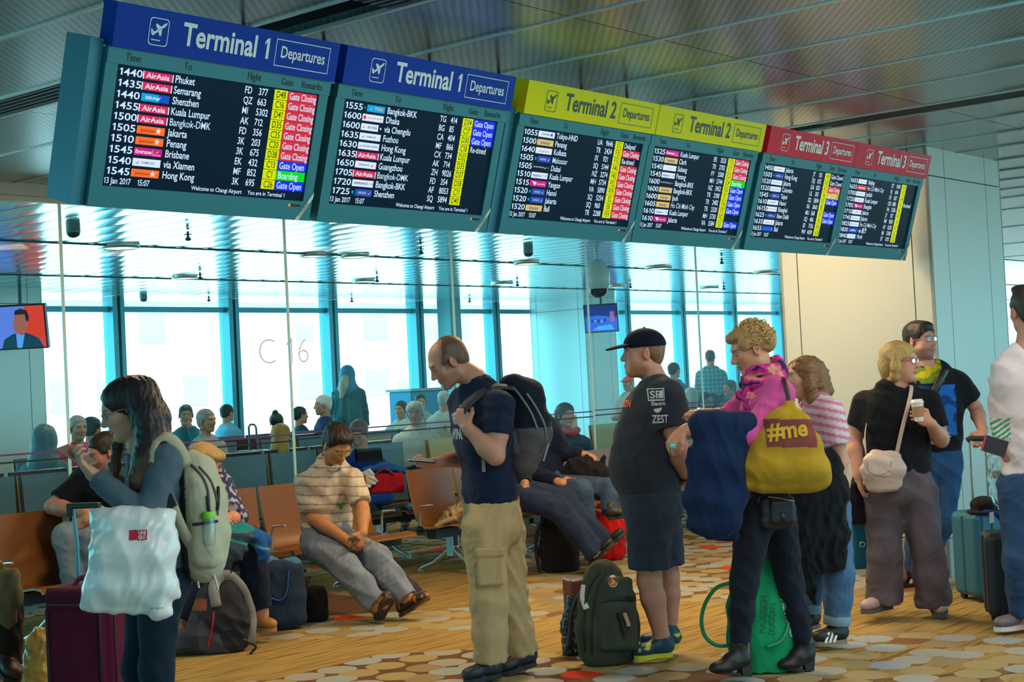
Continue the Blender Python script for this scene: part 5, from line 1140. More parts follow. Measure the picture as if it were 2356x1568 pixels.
# green duffel standing between her feet
bc=PZ(1765,1548); r=thing('duffel_bag','green duffel bag with handwritten name standing between the blonde woman\'s boots','bag',bc); q=Fig(7.62)
B=S(); B.slab([(q(1755,1525,0),fx,.165,.11),(q(1750,1460,0),fx,.170,.125),(q(1746,1390,0),fx,.160,.115),(q(1742,1330,0),fx,.120,.080),(q(1745,1285,0),fx,.055,.035),(q(1748,1262,0),fx,.028,.02)],.03); B.cut(bc+zH*.004,-zH); B.fold(.009,RT+zH*.15,.13,12); gr=(.010,.30,.13)
_,V,F=skin('bag_body',B,.0065,m_gloss if False else m_cloth,r,bc,mottled(gr,.12,24)); bv=bvh_of(V,F)
up=nrm(zH+RT*.10); fl=Flat(q(1768,1462,-.2)-AW*.6,(up,-RT,-AW)); fl.text('MADDISON',0,0,.035,0,0,fit=.18,bold=-.01); fl.text('DUGGAN',-.01,-.045,.032,0,0,fit=.15,bold=-.01); decal(sub_tri(fl.mb),bv,AW,.003,'handwritten_name',mat('marker',(.005,.10,.06),.8),r,bc)
dn=nrm(-zH+RT*.22); fl=Flat(q(1800,1366,-.2)-AW*.6,(dn,nrm(RT+zH*.2),-AW)); fl.text('ONE ROAD',0,0,.026,0,0,fit=.24,bold=.03); decal(sub_tri(fl.mb),bv,AW,.003,'bag_print',mat('print_white2',(.70,.80,.76),.6),r,bc)
ring=[q(1678,1340,-.02),q(1648,1352,-.03),q(1624,1385,-.03),q(1614,1425,-.03),q(1622,1462,-.03),q(1648,1483,-.03),q(1680,1484,-.02)]
MB().tube(curve(ring),.010,8).build('carry_strap',mat('strap_green',(.008,.27,.12),.6),r,origin=bc)
MB().tube(surf(bv,curve([q(1800,1370,-.1),q(1815,1420,-.1),q(1800,1470,-.1),q(1765,1488,-.1)]),.010),.009,8).build('carry_strap',mat('strap_green'),r,origin=bc)
# ---- brown-haired girl in striped top
p=Person('person with wavy brown hair in pink striped top and rolled jeans behind the yellow tote',8.2,PZ(1900,1482),face_dir(-84))
p.torso([(1897,1160,0,.165,.110),(1893,1075,0,.140,.098),(1888,1000,0,.150,.112),(1884,958,0,.165,.105),(1882,928,0,.135,.070)])
p.neck=p.q(1868,918)
p.head(1848,868,0,-84,3,.226,female=True)
p.arm((1912,948,-.16),(1936,1062,-.16),(1912,1135,-.19),(.047,.037,.025),dict(d=nrm(-RT*.4-zH*.9),n=nrm(-AW),side=1,curl=(.9,)*4,k=.9))
p.arm((1872,945,.16),(1855,1050,.17),(1830,1120,.06),(.047,.037,.025),dict(d=nrm(-RT*.6-zH*.6),n=nrm(-RT),side=1,curl=(.8,)*4,k=.9))
p.leg((1915,1175,-.085),(1930,1320,-.09),(1925,1442,-.09),(1944,1478,-.09),(1872,1485,-.14),(.082,.054,.036))
p.leg((1885,1175,.085),(1866,1310,.09),(1858,1412,.10),(1878,1442,.10),(1838,1452,.02),(.082,.054,.036))
p.skin((.58,.32,.24))
def hr(B,H):
    A=(H.r,H.f,H.u); k=H.k
    B.ell(H.p(0,-.022,.040),A,(.090*k,.110*k,.088*k),.02); B.ell(H.p(0,-.075,-.04),A,(.085*k,.06*k,.08*k),.03)
    for sx in (-1,1): B.chain([H.p(sx*.075,-.01,.03),H.p(sx*.088,-.015,-.05),H.p(sx*.085,-.03,-.12),H.p(sx*.07,-.05,-.16)],[.030,.036,.034,.018],.02)
    B.chain([H.p(0,-.09,0),H.p(0,-.10,-.08),H.p(0,-.095,-.15)],[.06,.065,.035],.03)
    B.ell(H.p(0,.105,-.02),A,(.066*k,.060*k,.105*k),.012,'s')
def hr_wave(*a): hr(*a)
p.hair(hr_wave,(.20,.105,.045),amp=.008,wl=.045,fdir=p.f*.4+zH*.8)
oq=p.q(1888,1000)
def stripe(V):
    z=(V-oq)@(zH*.97+RT*.25); c=np.tile(np.array([.66,.60,.64],np.float32),(len(V),1)); c[np.sin(z*2*math.pi/.042)>.25]=(.62,.20,.40); return c
p.top(stripe,(.32,.32),(.072,.070),((1893,1075),-zH),(-zH*.03,zH*.08),name='striped_top',amp=.005,wl=.10,seed=41,nr=.058)
jn=(.075,.16,.32)
p.bottoms(mottled(jn,.22,22),((.100,.082,.068),(.098,.080,.068)),(1894,1070),.97,name='jeans',amp=.005,wl=.08,m=m_denim)
for i,(a,_,he,to) in enumerate(p.legs):
    d=nrm(a[2]-a[1]); e=a[1]+(a[2]-a[1])*.93; MB().tube([e-d*.045,e-d*.04,e,e+d*.004],[.070,.073,.073,.070],20).build('jeans_cuff',mat('cuff_pale',(.22,.32,.46),.85),p.root,origin=p.org)
p.shoes((.012,.014,.016),(.30,.22,.16),lace=mat('lace_dark'),name='sneaker')
for i,(a,_,he,to) in enumerate(p.legs[:1]):
    f=nrm(to-he); x=nrm(np.cross(f,zH)); x=x if x@AW<0 else -x; mb=MB()
    for t in (.075,.100,.125): c=he+f*t+zH*.045+x*.043; mb.box((-.007,-.004,-.030),(.007,.005,.030),0,(nrm(f),x,nrm(zH-f*.55+x*-.25)),c)
    mb.build('side_stripe',mat('stripe_white',(.8,.8,.8),.5),p.root,origin=p.org)
strap(curve([p.q(1862,965,-.06),p.q(1876,945,-.12),p.q(1900,925,-.15),p.q(1918,928,-.10)]),.03,.005,'bag_strap',mat('strap_black',(.012,.014,.02),.4),p.root,p.org,[-AW*.8+zH*.5-RT*.2]*19)
# black coat over her arm
cc=p.q(1880,1180,-.2); r=thing('coat','black coat hanging over the arm of the girl in the striped top','coat',cc)
B=S(); B.slab([(p.q(1885,1055,-.19),RT,.12,.055),(p.q(1888,1130,-.20),RT,.145,.07),(p.q(1893,1230,-.20),RT,.14,.065),(p.q(1900,1300,-.19),RT,.115,.045)],.04)
B.slab([(p.q(1850,1130,-.22),RT,.09,.05),(p.q(1845,1260,-.22),RT,.085,.045),(p.q(1860,1350,-.20),RT,.045,.025),(p.q(1872,1385,-.19),RT,.016,.012)],.04)
B.fold(.010,RT,.10,14); B.fold(.005,RT+zH*.4,.06,15)
def cblk(V):
    return np.asarray((.010,.013,.018),np.float32)*(1+.2*noise3(V,30,3))[:,None]
skin('coat_cloth',B,.007,m_cloth,r,cc,cblk)
# ---- woman with paper cup
p=Person('blonde person with glasses in black tee and grey jeans holding a paper cup',8.95,PZ(2085,1418),face_dir(18))
p.torso([(2070,1120,0,.190,.130),(2066,1050,0,.190,.128),(2062,980,0,.195,.130),(2062,935,0,.190,.118),(2060,893,0,.125,.070)])
p.neck=p.q(2062,880)
p.head(2072,832,0,52,0,.232,female=True,chubby=.7)
p.arm((1988,926,.04),(1966,1010,.06),(1975,1095,-.04),(.056,.045,.030),dict(d=nrm(-zH+RT*.15),n=nrm(-RT),side=1,curl=(.6,.6,.6,.6),k=.94))
p.arm((2138,922,-.02),(2166,1012,-.03),(2140,972,-.22),(.056,.045,.029),dict(d=nrm(-RT*.75+zH*.45-AW*.15),n=nrm(-AW*.9+RT*.3),side=1,curl=(.95,1.,1.05,1.1),thumb=(.6,.5),k=.95))
p.leg((2030,1135,.01),(2036,1270,.0),(2034,1385,.02),(2046,1398,.04),(1986,1412,-.10),(.095,.062,.042))
p.leg((2112,1135,.0),(2132,1265,-.02),(2150,1390,.0),(2158,1392,.10),(2164,1420,-.10),(.095,.062,.042))
p.skin((.62,.32,.24),brow=(.30,.20,.10),lip=(.55,.18,.18))
def hr(B,H):
    A=(H.r,H.f,H.u); k=H.k
    B.ell(H.p(0,-.018,.042),A,(.092*k,.112*k,.088*k),.02); B.ell(H.p(0,-.070,-.03),A,(.080*k,.055*k,.075*k),.03)
    for sx in (-1,1): B.chain([H.p(sx*.078,.012,.04),H.p(sx*.086,.008,-.03),H.p(sx*.078,-.005,-.085),H.p(sx*.066,-.02,-.125)],[.028,.032,.028,.012],.02)
    B.chain([H.p(0,-.085,-.02),H.p(0,-.085,-.12)],[.055,.030],.03); B.ell(H.p(0,.115,-.035),A,(.068*k,.072*k,.098*k),.012,'s')
p.hair(hr,(.46,.32,.12),amp=.006,wl=.035,fdir=p.hd.r+zH*.2)
H=p.hd
def glasses(p,H,col,name='glasses',rw=.021,rh=.015,lens=True,temple=True,ycol=None):
    mb=MB()
    for sx in (-1,1):
        pts=[H.p(sx*.031+rw*math.cos(t),.1+.002-abs(sx*.031+rw*math.cos(t))*.16,.002+rh*math.sin(t)*(1 if abs(math.sin(t))<.9 else .95)) for t in np.linspace(0,2*math.pi,17)[:-1]]
        mb.tube(pts,.0019,6,0,True)
        mb.tube([H.p(sx*.052,.093,.007),H.p(sx*.076,.06,.008),H.p(sx*.083,.0,.004)],.0020,6)
    mb.tube([H.p(-.011,.1,.005),H.p(0,.104,.008),H.p(.011,.1,.005)],.0018,6)
    o=mb.build(name,mat('frame_%d_%d'%(int(col[0]*99),int(col[2]*99)),col,.3,.3),p.root,origin=p.org)
    for sx in (-1,1):
        mb=MB(); pts=[H.p(sx*.031+rw*.95*math.cos(t),.1+.0015-abs(sx*.031+rw*.95*math.cos(t))*.16,.002+rh*.95*math.sin(t)) for t in np.linspace(0,2*math.pi,17)[:-1]]; mb.addp(pts,[tuple(range(16))],0); mb.build('lens',glassmat('lens_glass',(.9,.97,1.),.10),o,origin=p.org)
glasses(p,H,(.30,.03,.12))
p.top(mottled((.010,.012,.018),.15,28),(.33,.34),(.072,.070),((2068,1092),-zH),(-zH*.03,zH*.08),name='t_shirt',amp=.006,wl=.12,seed=51,nr=.064,grow=.004)
gd=(.115,.095,.120)
def gcol(V): 
    n=noise3(V,14,5); return np.asarray(gd,np.float32)*(1+.30*n)[:,None]
p.bottoms(gcol,((.125,.100,.112),(.122,.098,.112)),(2068,1075),.985,name='bell_jeans',amp=.008,wl=.12,m=m_denim)
p.shoes((.42,.30,.32),(.10,.09,.10),name='sneaker')
c=p.q(2112,943,-.30); t=thing('paper_cup','white paper cup with brown sleeve held by the blonde woman in black','cup',c)
tl=nrm(zH+RT*-.06); X=nrm(np.cross([0,1,0],tl)); A=(X,nrm(np.cross(tl,X)),tl)
MB().lathe([(.024,-.062),(.035,.040)],n=22,ax=A).build('cup_body',mat('cup_white',(.80,.80,.78),.5),t); MB().lathe([(.0295,-.036),(.0345,.022)],n=22,ax=A).build('sleeve',mat('cup_sleeve',(.42,.25,.13),.8),t); MB().lathe([(.036,.038),(.038,.042),(.037,.050),(.033,.052),(.031,.062),(.005,.063)],n=22,ax=A).build('lid',mat('lid_white',(.82,.84,.84),.35),t)
bc=p.q(2030,1090,-.20); r=thing('shoulder_bag','cream leather shoulder bag worn across the body of the woman with the cup','bag',bc)
B=S(); B.slab([(p.q(2034,1115,-.19),RT,.105,.045),(p.q(2032,1080,-.20),RT,.125,.055),(p.q(2030,1052,-.20),RT,.108,.040)],.03); B.fold(.003,zH,.08,4)
_,V,F=skin('bag_body',B,.005,m_leather,r,bc,mottled((.58,.46,.42),.06,20)); 
B=S(); B.slab([(p.q(2022,1088,-.235),RT,.080,.028),(p.q(2022,1060,-.225),RT,.095,.030),(p.q(2026,1045,-.20),RT,.095,.025)],.02); o,V,F=skin('flap',B,.005,m_leather,r,bc,mottled((.62,.50,.46),.05,20)); bv=bvh_of(V,F)
MB().tube(surf(bv,curve([p.q(1995,1062,-.4),p.q(1998,1082,-.4),p.q(2022,1092,-.4),p.q(2045,1082,-.4),p.q(2052,1060,-.4)]),.001),.0025,6).build('stitching',mat('cream_dark',(.40,.30,.26),.6),r,origin=bc)
strap(curve([p.q(2062,1048,-.19),p.q(2076,985,-.22),p.q(2090,930,-.20),p.q(2097,893,-.12),p.q(2090,884,.0)]),.022,.005,'strap',mat('strap_cream',(.60,.47,.40),.5),r,bc,[-AW]*19+[zH-AW]*9)
strap(curve([p.q(1992,1045,-.17),p.q(1990,1000,-.12),p.q(1996,960,-.05)]),.018,.005,'strap_end',mat('strap_cream'),r,bc,[-RT]*14)
# blue tote and black pouch behind her
bc=PZ(1985,1352); r=thing('tote_bag','blue bag with metal ring hanging between the girl and the woman with the cup','bag',p.q(1982,1240,.25))
bc=p.q(1982,1240,.25); B=S(); B.box(p.q(1983,1245,.27),(RT,AW,zH),(.075,.05,.165),.035,0); B.box(p.q(1984,1195,.27),(RT,AW,zH),(.078,.055,.045),.03,.01); _,V,F=skin('bag_body',B,.006,m_cloth,r,bc,mottled((.02,.16,.28),.1,20))
MB().tube([p.q(1984,1252,.20)+RT*.015*math.cos(t)+zH*.015*math.sin(t) for t in np.linspace(0,6.283,13)[:-1]],.003,6,0,True).build('metal_ring',m_alu,r,origin=bc)
strap(curve([p.q(1958,1180,.24),p.q(1960,1120,.18),p.q(1968,1085,.05)]),.02,.005,'strap',mat('strap_blue',(.02,.12,.24),.6),r,bc)
bc=p.q(1972,1165,.02); r=thing('drawstring_pouch','small black pouch hanging beside the blue bag','bag',bc); B=S(); B.slab([(p.q(1975,1190,.02),RT,.065,.045),(p.q(1970,1150,.02),RT,.055,.04),(p.q(1966,1115,.02),RT,.022,.02)],.02); B.fold(.006,RT,.05,3); skin('pouch',B,.006,m_cloth,r,bc,(.014,.012,.020))
# ---- man behind her
p=Person('dark-haired person with glasses in colourful dark t-shirt gripping a suitcase handle',10.2,PZ(2090,1350),face_dir(14))
p.torso([(2150,1065,0,.190,.125),(2150,1000,0,.185,.122),(2148,930,0,.205,.130),(2146,888,0,.200,.112),(2142,850,0,.13,.072)])
p.neck=p.q(2128,835)
p.head(2118,783,0,36,2,.240,chubby=.5)
p.arm((2206,882,-.0),(2246,940,.03),(2262,992,-.16),(.058,.046,.031),dict(d=nrm(-RT*.5-zH*.5-AW*.4),n=nrm(zH*.8-AW*.5),side=1,curl=(1.2,1.2,1.2,1.2)))
p.arm((2078,868,.0),(2070,960,-.02),(2140,1010,-.22),(.058,.046,.031),dict(d=nrm(RT),n=nrm(-AW),side=-1,curl=(.6,)*4))
p.leg((2172,1085,.0),(2166,1200,-.02),(2120,1285,.12),(2088,1322,.16),(2068,1352,-.02),(.090,.060,.042))
p.leg((2118,1085,.0),(2116,1210,-.02),(2110,1318,.05),(2112,1345,.1),(2128,1356,-.1),(.090,.060,.042))
p.skin((.56,.30,.24),stub=((.12,.08,.07),.55),stubz=-.042)
def hr(B,H):
    cap_hair(B,H,.014,((0,.076,.048),(0,.8,-.60)),-.055); B.ell(H.p(0,.045,.090),(H.r,H.f,H.u),(.068,.046,.034),.02)
    for sx in (-1,1): B.ell(H.p(sx*.062,.030,.055),(H.r,H.f,H.u),(.018,.040,.030),.015)
p.hair(hr,(.022,.018,.018),amp=.003); glasses(p,p.hd,(.25,.33,.45))
oq=p.q(2150,930); um=p.q.m
def tcol(V):
    x=((V-oq)@RT)/um+2150; y=930-((V-oq)@zH)/um; c=np.tile(np.array([.012,.015,.022],np.float32),(len(V),1)); fr=(V-oq)@p.f>.02; n=noise3(V,28,4)
    g=fr&(y<880)&(x<2165)&(n>-.35); c[g]=np.where((n[g]>.25)[:,None],np.array([.50,.45,.02]),np.array([.16,.28,.05])); b=fr&(y>885)&(y<1000)&(x<2190); c[b]=np.where((n[b]>.0)[:,None],np.array([.02,.16,.60]),np.array([.01,.06,.25])); return c
p.top(tcol,(.33,.33),(.086,.080),((2150,1050),-zH),(-zH*.03,zH*.07),name='t_shirt',amp=.006,wl=.12,seed=61,nr=.066)
p.bottoms(mottled((.03,.085,.22),.2,20),((.118,.095,.085),(.115,.095,.085)),(2150,1035),.97,name='jeans',amp=.007,wl=.1,m=m_denim)
p.shoes((.22,.10,.05),(.06,.04,.03),name='shoe')
strap(curve([p.q(2178,845,-.08),p.q(2160,880,-.15),p.q(2135,930,-.16),p.q(2105,990,-.14)]),.05,.006,'cross_strap',mat('strap_black'),p.root,p.org,[-AW]*19)
# ---- man at the right edge, seen from behind
p=Person('person seen from behind in white long-sleeved top at the right edge holding a dark passport',8.3,PZ(2352,1448),face_dir(172))
p.torso([(2378,1110,0,.180,.120),(2378,1030,0,.170,.115),(2376,950,0,.185,.120),(2374,880,0,.195,.122),(2370,815,0,.14,.080)])
p.neck=p.q(2366,790)
p.head(2362,715,0,-172,2,.242)
p.arm((2314,850,.02),(2302,935,.08),(2308,1022,-.02),(.058,.045,.031),dict(d=nrm(RT*.25-zH*.8-AW*.2),n=nrm(-RT*.6-AW*.7),side=-1,curl=(1.1,)*4))
p.arm((2440,835,.02),(2455,935,.08),(2440,1030,-.02),(.058,.045,.031),dict(d=nrm(-zH),n=nrm(RT),side=1))
p.leg((2345,1130,.0),(2348,1290,-.02),(2356,1420,.02),(2382,1440,.05),(2290,1452,-.02),(.09,.06,.042))
p.leg((2410,1130,.0),(2412,1290,-.02),(2420,1420,.02),(2440,1440,.05),(2420,1452,-.2),(.09,.06,.042))
p.skin((.58,.27,.20))
def hr(B,H): cap_hair(B,H,.012,((0,.06,.05),(0,.8,-.6)),-.062); B.ell(H.p(0,.04,.115),(H.r,H.f,H.u),(.06,.06,.03),.02)
p.hair(hr,(.035,.026,.020),amp=.003)
qg=p.q(2300,990); 
def wcol(V):
    c=np.tile(np.array([.72,.66,.70],np.float32),(len(V),1)); x=((V-qg)@RT)/p.q.m+2300; y=990-((V-qg)@zH)/p.q.m; g=(x<2315)&(y>962)&(y<1010)&(np.sin((y+x*.8)*.55)>.0); c[g]=(.02,.36,.14); return c
p.top(wcol,(.97,.97),(.078,.052),((2378,1088),-zH),(-zH*.02,zH*.08),name='long_sleeved_top',amp=.008,wl=.12,seed=71,nr=.066)
p.bottoms(mottled((.03,.07,.16),.2,20),((.115,.092,.080),(.115,.092,.080)),(2378,1085),.96,name='jeans',amp=.007,wl=.1,m=m_denim)
p.shoes((.16,.13,.15),(.70,.68,.70),name='sneaker',lace=mat('lace_dark'))
c=p.q(2290,1026,-.10); t=thing('passport','dark passport with red edge in the hand of the man at right','passport',c); ax=(nrm(RT*.9-zH*.35),nrm(-AW*.85-zH*.3+RT*.1),None); ax=(ax[0],ax[1],nrm(np.cross(ax[0],ax[1])))
ax=(nrm(RT*.93-zH*.34),nrm(zH*.93+RT*.34),-AW); MB().box((-.062,-.044,-.006),(.062,.044,.006),0,ax,np.zeros(3)).build('booklet',mat('passport_dark',(.02,.015,.025),.5),t); MB().box((-.070,-.044,-.004),(-.062,.044,.0065),0,ax,np.zeros(3)).build('ticket_edge',mat('ticket_red',(.60,.03,.05),.5),t)
# ---- suitcases
def trolley(label,d,px0,py0,px1,py1,base,col,col2,dep,yaw,hpx,name='trolley_suitcase',grooves=3,hcol=(.45,.50,.52)):
    q=Fig(d); b0=PZ(*base); r=thing(name,label,'suitcase',b0); X=nrm(RT*math.cos(yaw)+AW*math.sin(yaw)); Y=nrm(np.cross(zH,X)); w=(px1-px0)*q.m; c=q((px0+px1)/2,(py0+py1)/2,dep/2); h=(py1-py0)*q.m
    B=S(); B.box(c,(X,Y,zH),(w/2,dep/2,h/2),.045,0); 
    m_=mat('case_'+label[:12],col,.42,.1,bump=(500,.15)); V,F=B.mesh(.006); V=relax(V,F,1); link('shell',rawmesh('shell',V-b0,F,m_,None,True),r)
    mb=MB()
    for k in range(grooves): xx=-w*.28+k*w*.56/max(grooves-1,1); mb.box((xx-.006,-dep/2-.006,-h*.44),(xx+.006,-dep/2+.01,h*.44),0,(X,Y,zH),c)
    mb.box((-w/2-.004,-.010,-h*.45),(-w/2+.02,.010,h*.45),0,(X,Y,zH),c); mb.build('ribs',mat('case2_'+label[:12],col2,.5),r,origin=b0,bevel=.003)
    mw=mat('wheel_black',(.012,.012,.014),.5); zb=c[2]-h/2
    for sx in (-1,1):
        for sy in (-1,1):
            wc=c+X*sx*(w/2-.05)+Y*sy*(dep/2-.05); wc=np.array([wc[0],wc[1],0.026]); MB().cyl(wc-X*.012,wc+X*.012,.026,16).box((-.012,-.012,0.01),(.012,.012,max(zb,.03)-wc[2]+.02),0,(X,Y,zH),wc).build('wheel',mw,r,origin=b0)
    if hpx:
        tops=[]; top=c+zH*h/2
        for (x_,y_) in hpx[1:]:
            tp=q(x_,y_,dep*.75); bt=q(hpx[0][0]+(x_-hpx[1][0]),hpx[0][1],dep*.75); tops.append(tp); MB().tube([bt,tp],.011,8).build('telescopic_rod',mat('rod_%d'%int(hcol[0]*99),hcol,.3,.8),r,origin=b0)
        if len(tops)>1: d_=nrm(tops[1]-tops[0]); MB().tube([tops[0]-d_*.02,tops[0]+zH*.01,tops[1]+zH*.01,tops[1]+d_*.02],.017,8).build('grip',mat('grip_black',(.015,.017,.02),.5),r,origin=b0)
        else: MB().tube([tops[0]-RT*.05-AW*.01,tops[0]+RT*.06],.016,8).build('grip',mat('grip_black',(.015,.017,.02),.5),r,origin=b0)
    return r,q,c,b0,(X,Y,zH),(w,dep,h)
trolley('blue-grey trolley suitcase with tall chrome handle, hat on top',9.4,2211,1172,2302,1368,(2250,1385),(.025,.15,.25),(.015,.09,.16),.30,.25,[(2240,1160),(2232,1012),(2268,1012)])
trolley('black hard-shell trolley suitcase at the right edge before the sneaker',8.55,2266,1218,2392,1415,(2320,1432),(.012,.022,.030),(.010,.012,.016),.26,-.15,[(2342,1230),(2322,1035),(2400,1035)],grooves=4)
q=Fig(9.35); bc=q(2262,1162,.12); r=thing('sun_hat','floppy black hat lying on top of the blue-grey suitcase','hat',bc); B=S(); B.ell(q(2264,1160,.12),(RT,AW,zH),(.085,.09,.055),.02); B.ell(q(2262,1176,.12),(RT,AW,zH),(.10,.12,.018),.02); B.fold(.006,RT,.07,3); skin('hat_body',B,.006,m_cloth,r,bc,(.012,.012,.016))
q=Fig(8.9); bc=q(2300,1190,.05); r=thing('neck_strap','blue luggage strap with white tag lying over the suitcases','strap',bc); B=S(); B.chain(curve([q(2268,1176,.1),q(2290,1180,.02),q(2308,1200,.02),q(2318,1222,.02)]),[.016]*19,.01,(zH,.6)); skin('strap_band',B,.005,m_cloth,r,bc,(.015,.05,.30)); MB().box((-.012,-.004,-.03),(.012,.004,.03),0,(nrm(RT+zH*.2),AW,zH),q(2282,1190,.0)).build('strap_tag',mat('tag_white',(.70,.78,.82),.4),r,origin=bc)
q=Fig(8.8); bc=q(2302,1090,.06); r=thing('clear_plastic_bag','clear plastic bag with wrapped things hanging at the suitcase handle','bag',bc)
m_clr=glassmat('clear_plastic',(.92,.97,.98),.10,.08,.10,(.8,.9,.92))
B=S(); B.slab([(q(2312,1150,.06),RT,.075,.04),(q(2304,1100,.06),RT,.080,.05),(q(2300,1050,.06),RT,.065,.03),(q(2298,1028,.06),RT,.03,.015)],.02); B.fold(.008,RT,.06,9); V,F=B.mesh(.007); link('plastic_film',rawmesh('plastic_film',V-bc,F,m_clr,None,True),r)
MB().box((-.06,-.02,-.022),(.06,.02,.022),0,(RT,AW,zH),q(2308,1090,.06)).build('wrapped_parcel',mat('parcel_grey',(.35,.30,.27),.6),r,origin=bc,bevel=.01)
# ---- woman with long hair, phone and shopping bag
p=Person('long-haired person with glasses in grey top looking at a rose gold phone',6.0,P(365,1805,6.0),face_dir(-80))
p.torso([(370,1340,0,.160,.112),(374,1250,0,.140,.098),(372,1160,0,.145,.108),(368,1085,0,.160,.112),(356,1030,0,.135,.078)])
p.neck=p.q(322,1022)
p.head(291,940,0,-74,-19,.228,female=True)
p.arm((382,1058,-.155),(338,1192,-.225),(212,1090,-.20),(.046,.038,.026),dict(d=nrm(-RT*.42+zH*.65-AW*.45),n=nrm(-AW*.35-zH*.55-RT*.75),side=-1,curl=(.75,.85,.95,1.05),thumb=(.3,.2),k=.93,spread=.09))
p.arm((330,1058,.155),(310,1190,.18),(262,1262,.08),(.046,.038,.026),dict(d=nrm(-RT*.6-zH*.5),n=nrm(-RT),side=1,curl=(.7,)*4,k=.92))
p.leg((368,1350,-.085),(360,1540,-.09),(392,1790,-.07),(410,1815,-.07),(340,1812,-.12),(.086,.056,.038))
p.leg((345,1350,.085),(318,1535,.09),(345,1780,.10),(365,1800,.10),(295,1798,.05),(.086,.056,.038))
p.skin((.58,.33,.24),lid=True,lip=(.52,.18,.18))
glasses(p,p.hd,(.22,.25,.28))
def hr(B,H):
    A=(H.r,H.f,H.u); k=H.k; q=p.q
    B.ell(H.p(0,-.020,.040),A,(.092*k,.112*k,.090*k),.02)
    B.chain([q(322,905,-.03),q(338,960,-.07),q(348,1010,-.10),q(338,1060,-.14),q(322,1105,-.16),q(316,1135,-.16)],[.060,.062,.058,.055,.042,.012],.03)
    B.chain([q(330,900,.02),q(352,960,.02),q(362,1015,.0),q(352,1065,-.08)],[.06,.065,.055,.03],.03)
    B.chain([q(280,915,.07),q(285,970,.10),q(270,1030,.10),q(262,1075,.07),q(258,1110,.05),q(256,1128,.05)],[.026,.024,.022,.024,.018,.006],.02)
    B.ell(H.p(0,.106,-.024),A,(.062*k,.066*k,.100*k),.012,'s')
hb=np.array([.022,.016,.020]); ht=np.array([.26,.135,.055]); oq=p.q(300,1040)
def hcol(V):
    z=(V-oq)@zH; t=np.clip((-z+.02)/.16,0,1)[:,None]; t2=np.clip(((oq-V)@RT-.02)/.06,0,1)[:,None]; b=hb*(1-t)+ht*t*(.45+.9*t2)+hb*t*.5; x=V@AW; y=V@RT
    return (b*(1+.28*np.sin(y*560+noise3(V,18,3)*5)[:,None]+.12*noise3(V,30,5)[:,None])).astype(np.float32)
B=S(); hr(B,p.hd); B.fold(.0032,RT*.9+AW*.5,.030,4); B.fold(.0022,RT,.013,6); skin('hair',B,.0046,m_hair,p.root,p.org,hcol)
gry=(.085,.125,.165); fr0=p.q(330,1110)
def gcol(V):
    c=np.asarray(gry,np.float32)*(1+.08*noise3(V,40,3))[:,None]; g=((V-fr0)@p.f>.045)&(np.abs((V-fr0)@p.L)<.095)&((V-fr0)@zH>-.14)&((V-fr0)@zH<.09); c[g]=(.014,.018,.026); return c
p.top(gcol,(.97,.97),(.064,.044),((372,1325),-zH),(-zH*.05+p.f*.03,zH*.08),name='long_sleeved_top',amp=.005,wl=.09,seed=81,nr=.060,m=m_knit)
mb=[(p.q(272,1128,-.10),.016,(.55,.22,.06)),(p.q(277,1140,-.11),.018,(.55,.40,.16)),(p.q(287,1150,-.12),.017,(.66,.64,.60)),(p.q(296,1152,-.12),.015,(.10,.28,.34))]
for c,r_,cl in mb: MB().lathe([(.002,-r_),(r_*.7,-r_*.7),(r_,0),(r_*.7,r_*.7),(.002,r_)],c,10).build('necklace_bead',mat('bead_%d_%d'%(int(cl[0]*99),int(cl[2]*99)),cl,.4),p.root,origin=p.org)
p.bottoms(mottled((.010,.022,.040),.1,20),((.094,.064,.046),(.092,.062,.046)),(370,1300),.99,name='leggings',amp=.003,wl=.08,grow=.006,nsec=1,m=m_knit)
p.shoes((.02,.02,.03),(.5,.5,.5),name='shoe')
c=p.q(176,1048,-.22); ph=phone(c,(nrm(AW*.75+RT*.45+zH*.2),nrm(RT*.80-zH*.52-AW*.1),nrm(np.cross(nrm(AW*.75+RT*.45+zH*.2),nrm(RT*.80-zH*.52-AW*.1)))),'rose gold phone in the hand of the long-haired woman',(.50,.30,.28),(.067,.138,.009))
# beige backpack
bc=p.q(465,1180,.02); r=thing('backpack','beige backpack with green-capped bottle worn by the long-haired woman','backpack',bc); q=p.q
B=S(); la=nrm(p.L*.9+p.f*.1); B.slab([(q(470,1290,.0),la,.135,.080),(q(470,1230,.0),la,.145,.092),(q(466,1150,.0),la,.145,.085),(q(450,1085,.0),la,.125,.070),(q(432,1058,.0),la,.08,.04)],.04)
B.box(q(482,1240,-.05),(RT,la,zH),(.055,.12,.105),.04,.015); B.fold(.005,zH,.11,5); be=(.47,.46,.34)
def bcol(V):
    c=np.asarray(be,np.float32)*(1+.07*noise3(V,26,3))[:,None]; x=((V-bc)@RT)/q.m+465; y=1180-((V-bc)@zH)/q.m; g=(x<447); c[g]=(.035,.028,.055); return c
_,V,F=skin('pack_body',B,.0065,m_cloth,r,bc,bcol); bv=bvh_of(V,F)
for pts in ([(440,1068),(463,1092),(477,1122),(481,1155)],[(458,1072),(484,1104),(498,1145),(501,1185)]): MB().tube(surf(bv,curve([q(a,b,-.3) for a,b in pts])),.0050,8).build('zip',mat('zip_brown',(.10,.07,.07),.5),r,origin=bc)
MB().tube(surf(bv,curve([q(444,1206,-.3),q(470,1203,-.3),q(500,1198,-.3)]),.004),.006,8).build('pocket_edge',mat('zip_black',(.012,.014,.018),.5),r,origin=bc)
